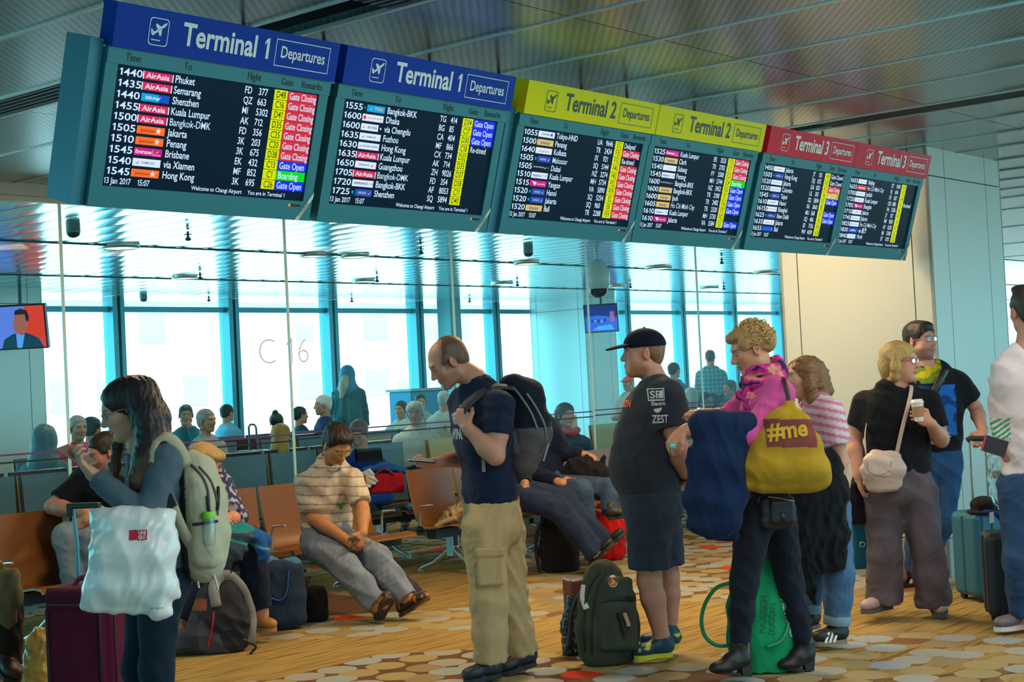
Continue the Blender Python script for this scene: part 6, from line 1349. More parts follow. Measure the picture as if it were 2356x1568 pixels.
MB().tube(surf(bv,curve([q(478,1140,-.3),q(480,1165,-.3),q(482,1180,-.3)]),.006),.007,6).build('zip_pull',mat('zip_black'),r,origin=bc); MB().tube(surf(bv,curve([q(502,1120,-.3),q(502,1150,-.3),q(500,1172,-.3)]),.006),.007,6).build('zip_pull',mat('zip_black'),r,origin=bc)
for pts in ([(448,1300),(452,1320),(458,1352)],[(496,1296),(492,1320),(502,1355)]): MB().tube([q(a,b,-.08) for a,b in pts],.0045,6).build('loose_cord',mat('cord_pale',(.60,.70,.66),.7),r,origin=bc)
strap(curve([q(432,1080,-.10),q(412,1030,-.13),q(385,1005,-.14),q(358,1012,-.155),q(346,1045,-.185),q(350,1090,-.205),q(374,1130,-.205)]),.048,.010,'shoulder_strap',mat('strap_beige',(.40,.38,.27),.8),r,bc,[zH*.8-AW*.6]*20+[-RT*.5-AW*.8]*17)
strap(curve([q(382,1128,-.17),q(395,1160,-.19),q(418,1215,-.17),q(445,1262,-.13)]),.042,.008,'lower_strap',mat('strap_beige'),r,bc,[-AW]*19)
MB().box((-.020,-.008,-.026),(.020,.006,.026),0,(nrm(RT+zH*.35),AW,nrm(zH-RT*.35)),q(391,1152,-.20)).build('buckle',mat('zip_black'),r,origin=bc,bevel=.004)
c=q(480,1196,-.155); b2=thing('water_bottle','clear bottle with bright green cap in the side pocket of the beige backpack','bottle',c)
MB().lathe([(.024,-.09),(.026,-.02),(.022,.008)],n=18).build('bottle_body',m_clr,b2); MB().lathe([(.023,.008),(.024,.012),(.024,.030),(.021,.033)],n=18).build('bottle_cap',mat('cap_green',(.20,.70,.02),.4),b2)
# white shopping bag
bc=p.q(305,1300,-.30); r=thing('shopping_bag','white plastic shopping bag with small red logo hanging from the long-haired woman\'s elbow','bag',bc)
B=S(); X=nrm(RT*.98+AW*.1)
B.slab([(q(300,1395,-.30),X,.175,.030),(q(302,1350,-.30),X,.172,.062),(q(308,1270,-.30),X,.165,.070),(q(312,1200,-.29),X,.150,.050),(q(318,1182,-.28),X,.13,.025)],.03)
B.cone(q(212,1378,-.30),q(190,1393,-.30),.045,.012,.04); B.cone(q(370,1400,-.30),q(395,1412,-.30),.05,.012,.03); B.cone(q(228,1190,-.29),q(208,1172,-.28),.04,.012,.03); B.cone(q(375,1190,-.27),q(398,1178,-.25),.04,.018,.03)
gm=lambda x,y,z:1.; B.fold(.008,RT*1.0+zH*.35,.11,17); B.fold(.004,RT*.8-zH*.5,.05,18)
_,V,F=skin('bag_film',B,.006,m_gloss,r,bc,mottled((.80,.82,.83),.03,12)); bv=bvh_of(V,F)
for cx,t1,t2 in ((233,'UNI','QLO'),(213,'UNI','QLO')):
    fl=Flat(q(cx-10,1281,-.9),(nrm(RT*1.+zH*.02),zH,-AW)); s_=.037; fl.rect(0,0,s_ if cx>220 else s_*.75,s_,0,0); sub_tri(fl.mb,2); decal(fl.mb,bv,AW,.002,'bag_logo',mat('logo_red2',(.66,.02,.03),.5),r,bc)
    if cx>220: fl=Flat(q(cx-10,1281,-.9),(nrm(RT*1.+zH*.02),zH,-AW)); fl.text(t1,.005,.021,.012,0,0,fit=.027,bold=.04); fl.text(t2,.005,.005,.012,0,0,fit=.027,bold=.04); decal(fl.mb,bv,AW,.0045,'logo_lettering',mat('logo_white3',(.85,.85,.85),.5),r,bc)
fl=Flat(q(365,1388,-.2)-AW*.6,(RT,zH,-AW)); fl.text('www.uniqlo.com',0,0,.008,0,0,fit=.05); decal(fl.mb,bv,AW,.003,'web_address',mat('logo_red2'),r,bc)
# burgundy suitcase
q=Fig(6.9); b0=P(200,1690,6.9); b0[2]=0; X=nrm(RT*.94-AW*.28); Y=nrm(np.cross(zH,X)); r=thing('suitcase','burgundy fabric suitcase with raised handle beside the long-haired woman','suitcase',b0)
topz=q(200,1352,.0)[2]; w,dp=.345,.22; c=q(205,1352,.10); c=np.array([c[0],c[1],(topz+.05)/2]); h=topz-.05
B=S(); B.box(c,(X,Y,zH),(w/2,dp/2,h/2),.035,0); B.box(c-Y*dp/2+zH*-.02,(X,Y,zH),(w/2-.03,.03,h/2-.06),.025,.01); _,V,F=skin('case_body',B,.0065,m_cloth,r,b0,mottled((.115,.010,.035),.10,30)); bv=bvh_of(V,F)
mp=mat('piping_wine',(.035,.008,.016),.6)
hw,hh=w/2-.035,h/2-.05
MB().tube([c-Y*(dp/2+.031)+X*a*hw+zH*(b*hh-.02) for a,b in ((-1,-1),(-1,.9),(-.92,1),(.92,1),(1,.9),(1,-1))],.006,8,0,True).build('front_zip',mp,r,origin=b0)
MB().tube([c-Y*(dp/2-.03)+X*a*(w/2+.001)+zH*b*(h/2-.01) for a,b in ((-1,-1),(-1,.95),(-.95,1.02),(.95,1.02),(1,.95),(1,-1))],.005,8,0,True).build('edge_piping',mp,r,origin=b0)
MB().tube(curve([c+zH*(h/2-.005)-X*.08,c+zH*(h/2+.03)-X*.05,c+zH*(h/2+.04),c+zH*(h/2+.03)+X*.05,c+zH*(h/2-.005)+X*.08]),.012,8).build('grab_handle',mat('handle_wine',(.20,.015,.045),.6),r,origin=b0)
for a in (-1,1):
    bt=c+zH*(h/2-.02)+X*(a*.058-.04)+Y*.07; tp=bt+zH*.375-X*.015; MB().tube([bt,bt+zH*.2,tp],[.010,.010,.008],8).build('telescopic_rod',mat('rod_blue',(.10,.30,.42),.35,.5),r,origin=b0)
tp=c+zH*(h/2+.36)+X*(-.055)+Y*.07; MB().box((-.085,-.016,-.012),(.085,.016,.014),0,(X,Y,zH),tp).box((-.085,-.016,-.045),(-.055,.016,0),0,(X,Y,zH),tp).box((.055,-.016,-.045),(.085,.016,0),0,(X,Y,zH),tp).build('grip',mat('grip_black',(.015,.017,.02),.5),r,origin=b0,bevel=.005)
for a in (-1,1):
    for b in (-1,1): wc=c+X*a*(w/2-.06)+Y*b*(dp/2-.05); wc[2]=.03; MB().cyl(wc-X*.014,wc+X*.014,.03,14).box((-.014,-.014,0),(.014,.014,.05),0,(X,Y,zH),wc).build('wheel',mat('wheel_black',(.012,.012,.014),.5),r,origin=b0)
MB().tube([c-X*(w/2+.006)-Y*.02-zH*.10,c-X*(w/2+.008)-Y*.02-zH*.16,c-X*(w/2+.006)-Y*.02-zH*.26],.010,6).build('side_handle',mp,r,origin=b0)
MB().box((-.004,-.003,-.02),(.004,.003,.02),0,(X,Y,zH),c-Y*(dp/2+.028)-X*(w/2-.012)-zH*.19).build('zip_pull',mat('pull_yellow',(.65,.55,.08),.5),r,origin=b0)
mb=MB().box((-.02,-.003,-.012),(.02,.003,.012),0,(nrm(X+zH*.4),Y,nrm(zH-X*.4)),c-X*(w/2+.01)-Y*(dp/2)-zH*.13).box((-.012,-.003,-.03),(.012,.003,.03),0,(nrm(X+zH*.9),Y,nrm(zH-X*.9)),c-X*(w/2+.0)-Y*(dp/2)-zH*.17); mb.build('ribbon',mat('ribbon_teal',(.02,.22,.26),.6),r,origin=b0)
# tan bag behind it and the seated stranger at the frame edge
q=Fig(7.6); b0=P(85,1628,7.6); b0[2]=0; r=thing('paper_bag','crumpled tan bag on the carpet behind the burgundy suitcase','bag',b0)
B=S(); B.slab([(q(82,1600,0),RT,.085,.075),(q(85,1540,0),RT,.085,.07),(q(92,1480,0),RT,.07,.05),(q(96,1450,0),RT,.05,.02)],.02); B.fold(.012,zH+RT*.5,.09,3); B.fold(.006,RT,.05,4); B.cut(b0+zH*.003,-zH); skin('bag_body',B,.0065,m_gloss,r,b0,mottled((.50,.30,.07),.18,20))
p=Person('seated person cut off by the left frame edge in olive coat and brown shoes',7.2,P(-40,1640,7.2),face_dir(60))
p.torso([(-95,1400,.25,.17,.13),(-100,1300,.27,.17,.13),(-100,1180,.30,.19,.13),(-100,1080,.30,.17,.08)]); p.neck=p.q(-98,1050,.3); p.head(-92,985,.3,60,0,.235)
p.arm((-60,1130,.25),(-40,1270,.2),(-10,1330,.0),(.055,.045,.03)); p.arm((-150,1130,.35),(-160,1270,.3),(-100,1340,.05),(.055,.045,.03))
p.leg((-70,1400,.22),(10,1400,-.05),(18,1545,-.02),(-8,1530,-.02),(38,1572,-.12),(.09,.06,.045)); p.leg((-100,1400,.3),(-20,1385,.05),(8,1460,.12),(-12,1510,.1),(40,1505,.0),(.09,.06,.045))
p.skin((.55,.30,.22)); p.top(mottled((.16,.13,.07),.2,15),(.9,.9),(.085,.06),((-95,1420,.25),-zH),None,name='coat',amp=.01,wl=.12,seed=91)
p.bottoms(mottled((.030,.022,.020),.2,20),(.105,.085,.07),None,.93,name='trousers',amp=.006); p.shoes((.06,.02,.012),(.02,.012,.01),name='shoe',lace=mat('lace_dark'))
q=Fig(7.1); bc=q(18,1350,-.08); r=thing('coat','olive brown coat lying over the knees of the person at the left edge','coat',bc); B=S(); B.slab([(q(14,1330,-.05),RT,.075,.05),(q(14,1380,-.08),RT,.07,.045),(q(20,1430,-.08),RT,.04,.03)],.03); B.fold(.010,RT,.08,3); skin('coat_cloth',B,.0065,m_cloth,r,bc,mottled((.14,.11,.055),.35,14))
# ================================================================ SEATING
m_wood=node_mat('bent_wood')[0]; t=m_wood.node_tree; b=t.nodes['Principled BSDF']; N=t.nodes.new; L=t.links.new
tc=N('ShaderNodeTexCoord'); mp=N('ShaderNodeMapping'); mp.inputs['Scale'].default_value=(60,2,3); L(tc.outputs['Object'],mp.inputs[0]); nz=N('ShaderNodeTexNoise'); nz.inputs['Scale'].default_value=2; nz.inputs['Detail'].default_value=3; L(mp.outputs[0],nz.inputs['Vector'])
r=N('ShaderNodeValToRGB'); r.color_ramp.elements[0].color=(.19,.066,.017,1); r.color_ramp.elements[1].color=(.29,.112,.031,1); L(nz.outputs['Fac'],r.inputs[0]); L(r.outputs[0],b.inputs['Base Color']); b.inputs['Roughness'].default_value=.32
m_edgew=mat('plywood_edge',(.50,.32,.16),.5); m_pad=mat('seat_leather_blue',(.055,.090,.125),.35,0,spec=.6); m_padt=mat('seat_leather_tan',(.52,.36,.15),.4); m_metal=mat('leg_metal',(.60,.64,.66),.28,.85); m_beam=mat('beam_dark',(.020,.028,.035),.45,.2); m_brown=mat('seat_leather_brown',(.055,.025,.022),.4)
def seatmesh(w,hb,tilt=.20):
    """profile of the bent shell in (y,z): front lip, pan, curve, back"""
    return [(-.46,.385),(-.44,.41),(-.36,.415),(-.22,.395),(-.10,.385),(-.03,.40),(.015,.46),(.035,.54),(.06,.66),(.085,hb)]
def bench(label,s0,v,n,hb=.84,pad=None,flip=False,pitch=.56,legs=None,group='wooden terminal benches',arms=True,padb=None):
    r=thing('terminal_bench',label,'bench',W(s0,v,0),ANG+(math.pi if flip else 0),group)
    pr=seatmesh(.5,hb)
    for k in range(n):
        x0,x1=k*pitch+.015,k*pitch+pitch-.015
        def shell(seg,th,inset=0.,off=0.):
            mb=MB(); V=[];m=len(seg); 
            for (y,z),wd in seg:
                for xx in (x0+inset+wd,x1-inset-wd): V.append((xx,y,z))
            nn=[]
            for i in range(m):
                a=np.array(seg[max(i-1,0)][0]);c=np.array(seg[min(i+1,m-1)][0]); d=c-a; d=d/np.linalg.norm(d); nn.append((-d[1],d[0]))
            V2=[]
            for i,((y,z),wd) in enumerate(seg):
                for xx in (x0+inset+wd,x1-inset-wd): V2.append((xx,y-nn[i][0]*th,z-nn[i][1]*th))
            if off:
                V=[(a,b_+nn[i//2][0]*off,c+nn[i//2][1]*off) for i,(a,b_,c) in enumerate(V)]; V2=[(a,b_+nn[i//2][0]*off,c+nn[i//2][1]*off) for i,(a,b_,c) in enumerate(V2)]
            F=[]
            for i in range(m-1): F+=[(2*i,2*i+1,2*i+3,2*i+2)]
            mb.addp(V,F,0,True); mb.addp(V2,[f[::-1] for f in F],0,True)
            q=2*m; A=V+V2; E=[]
            for i in range(m-1): E+=[(2*i,2*i+2,q+2*i+2,q+2*i),(2*i+1,q+2*i+1,q+2*i+3,2*i+3)]
            E+=[(0,q,q+1,1),(q-2,q-1,2*q-1,2*q-2)]
            mb.addp(A,E,1); return mb
        back=[((y,z),(.0 if z>.75 else .018*(.75-z)/.3)) for y,z in pr[5:]]
        pan=[((y,z),.02) for y,z in pr[:6]]
        shell(back,.014).build('backrest',[m_wood,m_edgew],r)
        shell(pan,.014).build('seat_pan',[m_wood if not pad else m_brown,m_edgew],r)
        if pad:
            o=shell([(q,w_+.0) for q,w_ in back[1:]],.03,.015,.033).build('back_cushion',[pad,pad],r)
            shell([(q,w_) for q,w_ in pan[1:]],.03,.01,.033).build('seat_cushion',[pad,pad],r)
        if padb: shell([(q,w_) for q,w_ in back[1:]],.012,.01,-.016).build('back_panel',[padb,padb],r)
    if arms:
        for k in range(n+1):
            x=k*pitch; mb=MB(); mb.tube([(x,-.05,.40),(x,-.055,.50),(x,-.07,.555),(x,-.20,.565)],[.011,.010,.010,.008],8); mb.build('armrest',m_metal,r)
    MB().box((-.02,-.24,.30),(n*pitch+.02,-.14,.375)).build('beam',m_beam,r)
    for x in (legs if legs is not None else (.28,n*pitch-.28)):
        mb=MB(); mb.box((x-.035,-.225,.14),(x+.035,-.155,.37)); mb.box((x-.02,-.232,.22),(x+.02,-.224,.33),1)
        mb.tube([(x,-.20,.20),(x,-.38,.075),(x,-.50,.03),(x,-.52,.012)],[.034,.026,.020,.018],8,sq=.8); mb.tube([(x,-.18,.20),(x,.02,.075),(x,.16,.03),(x,.18,.012)],[.034,.026,.020,.018],8,sq=.8)
        mb.cyl((x,-.52,.0),(x,-.52,.014),.024,12); mb.cyl((x,.18,.0),(x,.18,.014),.024,12); mb.build('leg',[m_metal,m_beam],r)
    return r
BV=8.50
bench('wooden bench at lower left behind the burgundy suitcase',5.10,BV,1,legs=(.28,))
bench('wooden bench carrying the man in black, second from the left',5.95,BV,1,legs=(.28,))
bench('wooden bench carrying the man in the striped polo shirt',6.72,BV,3,legs=(.5,1.38))
bench('wooden bench with a tan satchel behind the man with the phone',8.83,BV,2,legs=(.22,.95))
bench('wooden bench with two men in jeans and a black jacket',10.05,BV,3,legs=(.4,1.4))
bench('wooden bench partly hidden by the bearded man in the cap',12.0,BV,2,legs=(.3,.9))
bench('padded bench facing the queue behind the glass, left part',5.1,9.95,4,1.0,m_pad,legs=(.5,1.7),group='padded benches beyond the glass')
bench('padded bench facing the queue behind the glass, middle part',7.5,9.95,5,1.0,m_pad,legs=(.5,2.2),group='padded benches beyond the glass')
bench('tan padded bench facing the queue behind the glass, right part',10.6,9.95,4,1.0,m_padt,legs=(.5,1.7),group='padded benches beyond the glass')
bench('tan padded bench facing the queue at the far right behind the glass',13.2,9.95,3,1.0,m_padt,legs=(.5,1.2),group='padded benches beyond the glass')
bench('padded bench with its back to the queue, left part of second row',5.4+2.24,10.75,4,1.0,m_pad,True,legs=(.5,1.7),group='padded benches beyond the glass',padb=m_brown)
bench('padded bench with its back to the queue, middle part of second row',8.0+2.8,10.75,5,1.0,m_pad,True,legs=(.5,2.2),group='padded benches beyond the glass',padb=m_brown)
bench('padded bench facing the queue under the curly grey-haired woman',11.2,11.55,5,1.0,m_padt,legs=(.5,2.2),group='padded benches beyond the glass')
bench('padded bench facing the windows in the fourth row, left part',12.9,14.1,6,1.0,m_pad,True,legs=(.5,2.2),group='padded benches beyond the glass',padb=m_brown)
bench('padded bench facing the queue in the last row before the windows',10.6,15.25,7,1.0,m_pad,legs=(.5,2.2),group='padded benches beyond the glass')
bench('padded bench in the third row near the far windows, left part',8.2,13.2,5,1.0,m_pad,legs=(.5,2.2),group='padded benches beyond the glass')
bench('padded bench in the third row near the far windows, middle part',11.3,13.2,5,1.0,m_pad,legs=(.5,2.2),group='padded benches beyond the glass')
bench('padded bench in the third row near the far windows, right part',14.4,13.2,5,1.0,m_padt,legs=(.5,2.2),group='padded benches beyond the glass')
# ================================================================ PEOPLE ON THE FRONT BENCHES
# man in striped polo
p=Person('seated dark-haired person in striped pale polo shirt and jeans, legs stretched out',10.3,PZ(770,1400),face_dir(40))
p.torso([(752,1248,.08,.180,.130),(752,1195,.10,.175,.130),(752,1140,.06,.185,.130),(755,1100,.02,.185,.105),(760,1068,-.02,.12,.07)])
p.neck=p.q(765,1052,-.05)
p.head(775,1024,-.10,38,-38,.245)
p.arm((700,1108,.02),(722,1192,-.05),(795,1240,-.30),(.056,.047,.032),dict(d=nrm(RT*.75-AW*.35-zH*.35),n=nrm(zH*.6-AW*.6-RT*.2),side=-1,curl=(.9,1.,1.1,1.1)))
p.arm((812,1100,.00),(835,1172,-.12),(834,1226,-.33),(.056,.047,.032),dict(d=nrm(-RT*.25-zH*.55-AW*.35),n=nrm(RT*.5+zH*.1-AW*.6),side=1,curl=(.9,1.,1.1,1.1)))
p.leg((728,1250,-.02),(798,1305,-.42),(868,1392,-.52),(872,1426,-.50),(898,1376,-.62),(.095,.066,.048))
p.leg((790,1245,.02),(868,1285,-.30),(938,1378,-.42),(925,1418,-.40),(988,1378,-.50),(.095,.066,.048))
p.skin((.50,.22,.10),lid=True,stub=((.20,.12,.09),.4),stubz=-.04)
def hr(B,H): cap_hair(B,H,.020,((0,.062,.050),(0,.8,-.6)),-.06); B.ell(H.p(0,.03,.10),(H.r,H.f,H.u),(.075,.07,.04),.02)
p.hair(hr,(.020,.014,.014),amp=.007,wl=.028); glasses(p,p.hd,(.35,.40,.05))
oq=p.q(752,1135,.06)
def pcol(V):
    z=(V-oq)@zH+.06*((V-oq)@RT); c=np.tile(np.array([.60,.52,.44],np.float32),(len(V),1)); s_=np.mod(z+.5,.062); c[(s_<.009)]=(.24,.20,.18); c[(s_>.020)&(s_<.024)]=(.45,.38,.33); return c
def pex(B):
    B.cone(p.q(758,1062,-.02),p.q(765,1050,-.05),.085,.075,.03); B.cone(p.q(740,1055,.02),p.q(765,1078,-.13),.030,.022,.02); B.cone(p.q(780,1052,.0),p.q(772,1078,-.14),.030,.022,.02)
o,V,F=p.top(pcol,(.40,.40),(.072,.080),((752,1230,.1),-zH),(-zH*.03,zH*.06),name='polo_shirt',amp=.008,wl=.12,extra=pex,seed=101,nr=.062); bv=bvh_of(V,F)
fl=Flat(p.q(783,1163,-.05)-AW*.6,(RT,zH,-AW))
for a in (30,150,270): x_,y_=.015*math.cos(math.radians(a)),.015*math.sin(math.radians(a)); fl.poly([(x_+.013*math.cos(t),y_+.013*math.sin(t)) for t in np.linspace(0,6.28,13)[:-1]],0)
decal(sub_tri(fl.mb),bv,AW,.003,'green_logo',mat('logo_green',(.02,.34,.10),.6),o,p.org)
jc=(.20,.25,.36)
def jcol(V): return np.asarray(jc,np.float32)*(1+.16*noise3(V,16,3))[:,None]
p.bottoms(jcol,((.112,.092,.078),(.112,.092,.078)),None,.975,name='jeans',amp=.010,wl=.11,m=m_denim,seed=111)
def hk(V): n=noise3(V,45,3); return np.where((n>.15)[:,None],np.array([.62,.20,.015],np.float32),np.array([.035,.03,.035],np.float32))
p.shoes(hk,(.05,.035,.03),name='hiking_shoe',th=.02)
for (a,_,he,to) in p.legs[1:]:
    d=to-he;L=np.linalg.norm(d);f=d/L;r_=nrm(np.cross(f,zH));u=np.cross(r_,f); mb=MB(); mb.prism([(L*.50,-.030),(L*.85,-.034),(L*.95,-.01),(L*.95,.015),(L*.80,.036),(L*.55,.030)],(f,r_,-u),he,.004); mb.prism([(.02,-.025),(L*.24,-.028),(L*.30,0),(L*.24,.028),(.02,.025)],(f,r_,-u),he,.004); mb.build('sole_inlay',mat('sole_orange',(.75,.24,.02),.6),p.root,origin=p.org)
phone(p.q(815,1240,-.43),(nrm(RT+zH*.2),nrm(AW*.6-zH*.2+RT*.1),nrm(zH*.8-AW*.5)),'small phone in the hands of the man in the striped polo shirt',(.30,.24,.16),(.06,.11,.009))
# blonde seated woman
p=Person('seated blonde person in blue floral blouse behind the beige backpack',9.5,PZ(520,1425),face_dir(55))
p.torso([(470,1248,.05,.175,.125),(466,1190,.10,.170,.120),(462,1130,.08,.180,.120),(462,1100,.06,.175,.10),(464,1080,.02,.13,.07)])
p.neck=p.q(466,1085,.0); p.head(472,1066,-.06,62,-22,.235,female=True,chubby=.5)
p.arm((505,1110,-.03),(528,1185,-.14),(530,1198,-.30),(.05,.043,.03)); p.arms.pop()
p.arm((508,1112,-.04),(545,1190,-.10),(512,1198,-.30),(.050,.042,.030),dict(d=nrm(-RT-AW*.2),n=nrm(zH*.8-AW*.5),side=-1,curl=(.7,.8,.8,.8)))
p.arm((430,1112,.10),(440,1190,.02),(495,1190,-.28),(.050,.042,.030),dict(d=nrm(RT*.9-AW*.3),n=nrm(zH*.8-AW*.6),side=1,curl=(.7,.8,.8,.8)))
p.leg((500,1255,.0),(575,1245,-.25),(600,1410,-.20),(582,1448,-.15),(632,1452,-.26),(.095,.066,.046))
p.leg((465,1255,.05),(525,1262,-.25),(420,1440,-.32),(385,1480,-.24),(412,1492,-.42),(.095,.066,.046))
p.skin((.62,.28,.19))
def hr(B,H):
    A=(H.r,H.f,H.u); k=H.k; B.ell(H.p(0,-.018,.045),A,(.094*k,.114*k,.086*k),.02); B.ell(H.p(0,-.07,-.025),A,(.080*k,.055*k,.07*k),.03); B.ell(H.p(0,.065,.075),A,(.075*k,.05*k,.04*k),.02); B.ell(H.p(0,.112,-.030),A,(.068*k,.066*k,.088*k),.012,'s')
p.hair(hr,(.42,.29,.13),amp=.0015,wl=.03)
def flo(V):
    n=noise3(V,70,5); c=np.tile(np.array([.035,.055,.16],np.float32),(len(V),1)); c[n>.12]=(.45,.45,.52); return c
p.top(flo,(.60,.60),(.076,.060),None,(-zH*.02,zH*.06),name='blouse',amp=.006,wl=.10,seed=121)
p.bottoms(mottled((.014,.024,.055),.15,20),((.112,.09,.075),(.112,.09,.075)),None,.95,name='trousers',amp=.008,wl=.1,m=m_denim)
p.shoes((.46,.25,.05),(.35,.24,.12),h=.10,name='boot',lace=mat('lace_tan',(.30,.16,.04),.7))
q=Fig(9.15); bc=q(560,1240,.0); r=thing('jacket','grey-blue jacket with teal lining lying on the lap of the seated blonde woman','jacket',bc)
B=S(); B.slab([(q(505,1225,-.02),zH,.05,.07),(q(560,1225,.02),zH,.055,.085),(q(605,1240,.04),zH,.05,.06)],.03); B.slab([(q(545,1230,-.08),RT,.11,.03),(q(535,1270,-.12),RT,.10,.028),(q(515,1305,-.12),RT,.055,.02)],.03); B.cone(q(590,1235,-.02),q(606,1280,-.05),.045,.035,.03); B.fold(.010,RT*.6+zH*.7,.09,6)
def jk(V):
    x=((V-bc)@RT)/q.m+560; y=1240-((V-bc)@zH)/q.m; c=np.tile(np.array([.045,.075,.125],np.float32),(len(V),1)); c[(y<1222)]=(.015,.22,.26); c[(x>588)]=(.015,.09,.36); g=np.abs(y-(1232+(x-530)*.35))<2.2; c[g]=(.03,.35,.36); return c
skin('jacket_cloth',B,.0065,m_cloth,r,bc,jk)
# man in black at the left bench
p=Person('seated person in black t-shirt leaning on folded arms behind the long-haired woman',9.7,PZ(215,1460),face_dir(-35))
p.torso([(222,1275,.15,.185,.13),(222,1215,.12,.180,.125),(222,1150,.06,.200,.130),(224,1112,.02,.205,.115),(232,1085,.0,.14,.075)])
p.neck=p.q(238,1072,.0); p.head(240,1042,-.05,-55,-14,.24)
p.arm((172,1128,-.02),(120,1165,-.12),(195,1178,-.30),(.058,.050,.034),dict(d=nrm(RT),n=nrm(-AW*.6+zH*.6),side=-1,curl=(.6,)*4))
p.arm((280,1128,.03),(262,1200,-.10),(200,1196,-.32),(.058,.050,.034),dict(d=nrm(-RT-zH*.4),n=nrm(-AW*.8+zH*.5),side=1,curl=(.9,1,1,1)))
p.leg((180,1280,.1),(155,1235,-.30),(190,1420,-.32),(200,1450,-.26),(165,1468,-.42),(.095,.066,.046)); p.leg((235,1280,.1),(215,1240,-.3),(240,1420,-.3),(250,1450,-.26),(225,1468,-.42),(.095,.066,.046))
p.skin((.52,.24,.17),stub=((.2,.12,.1),.4),stubz=-.04)
def hr(B,H): cap_hair(B,H,.012,((0,.072,.050),(0,.8,-.60)),-.055)
p.hair(hr,(.025,.020,.022),amp=.003)
p.top(mottled((.008,.010,.016),.1,20),(.36,.36),(.088,.078),None,(-zH*.03,zH*.06),name='t_shirt',amp=.006,wl=.12,seed=131)
p.bottoms(mottled((.22,.28,.36),.15,20),(.112,.09,.075),None,.95,name='jeans',amp=.008,wl=.1,m=m_denim); p.shoes((.05,.05,.06),(.3,.3,.3))
# two men in jeans on the right bench
p=Person('seated person in navy sweater with one arm along the seat back',12.3,PZ(1300,1290),face_dir(38))
p.torso([(1250,1120,.12,.185,.13),(1246,1075,.14,.185,.13),(1238,1020,.14,.205,.132),(1232,985,.12,.205,.115),(1230,962,.1,.13,.075)])
p.neck=p.q(1228,955,.1); p.head(1220,930,.06,30,-8,.24)
p.arm((1272,996,.10),(1298,1040,.14),(1346,1046,.10),(.056,.046,.032),dict(d=nrm(RT*.9-zH*.45),n=nrm(-AW*.7+zH*.7),side=1,curl=(.8,.9,1,1)))
p.arm((1192,992,.06),(1216,1085,-.06),(1290,1110,-.28),(.056,.046,.032),dict(d=nrm(RT+zH*.05),n=nrm(zH*.8-AW*.6),side=-1,curl=(.3,.35,.4,.4)))
p.leg((1250,1122,-.02),(1338,1128,-.34),(1352,1238,-.34),(1340,1262,-.32),(1370,1266,-.42),(.095,.066,.048))
p.leg((1285,1120,.04),(1412,1125,-.28),(1405,1180,-.40),(1400,1196,-.42),(1440,1190,-.44),(.095,.066,.048))
p.skin((.55,.25,.15))
def hr(B,H): cap_hair(B,H,.012,((0,.072,.050),(0,.8,-.60)),-.055)
p.hair(hr,(.03,.022,.02),amp=.003)
p.top(mottled((.012,.018,.050),.1,20),(.94,.94),(.078,.058),None,(-zH*.03,zH*.06),name='sweater',amp=.007,wl=.12,seed=141,m=m_knit)
def jd(V): return np.asarray((.045,.085,.17),np.float32)*(1+.35*noise3(V,9,3))[:,None]
p.bottoms(jd,(.108,.090,.078),None,1.0,name='jeans',amp=.008,wl=.1,m=m_denim); p.shoes((.03,.025,.025),(.02,.02,.02))
p=Person('seated person with stretched dark jeans and black boots behind the man with the phone',11.9,PZ(1230,1300),face_dir(62))
p.torso([(1165,1130,.10,.18,.13),(1160,1080,.14,.18,.13),(1155,1020,.16,.2,.13),(1152,985,.16,.2,.11),(1150,960,.14,.14,.075)])
p.neck=p.q(1150,950,.12); p.head(1152,922,.08,50,-10,.235)
p.arm((1125,990,.10),(1130,1080,.05),(1180,1110,-.15),(.055,.045,.03)); p.arm((1190,988,.20),(1205,1080,.14),(1208,1118,-.10),(.055,.045,.03),dict(d=nrm(-RT*.3-zH),n=nrm(RT),side=1,curl=(.6,)*4))
p.leg((1185,1140,-.02),(1285,1170,-.30),(1368,1268,-.38),(1362,1300,-.36),(1415,1252,-.42),(.095,.068,.050)); p.leg((1190,1128,.08),(1300,1150,-.20),(1390,1248,-.26),(1385,1280,-.24),(1440,1228,-.30),(.095,.068,.050))
p.skin((.55,.27,.18))
def hr(B,H): cap_hair(B,H,.012,((0,.072,.050),(0,.8,-.60)),-.055)
p.hair(hr,(.04,.028,.02),amp=.003)
p.top(mottled((.02,.022,.03),.1,20),(.9,.9),(.078,.056),None,None,name='jacket',amp=.007,wl=.12,seed=151)
p.bottoms(mottled((.020,.034,.085),.2,14),(.112,.092,.082),None,1.02,name='jeans',amp=.009,wl=.1,m=m_denim); p.shoes((.016,.015,.018),(.012,.012,.012),h=.13,name='boot',wd=.052)
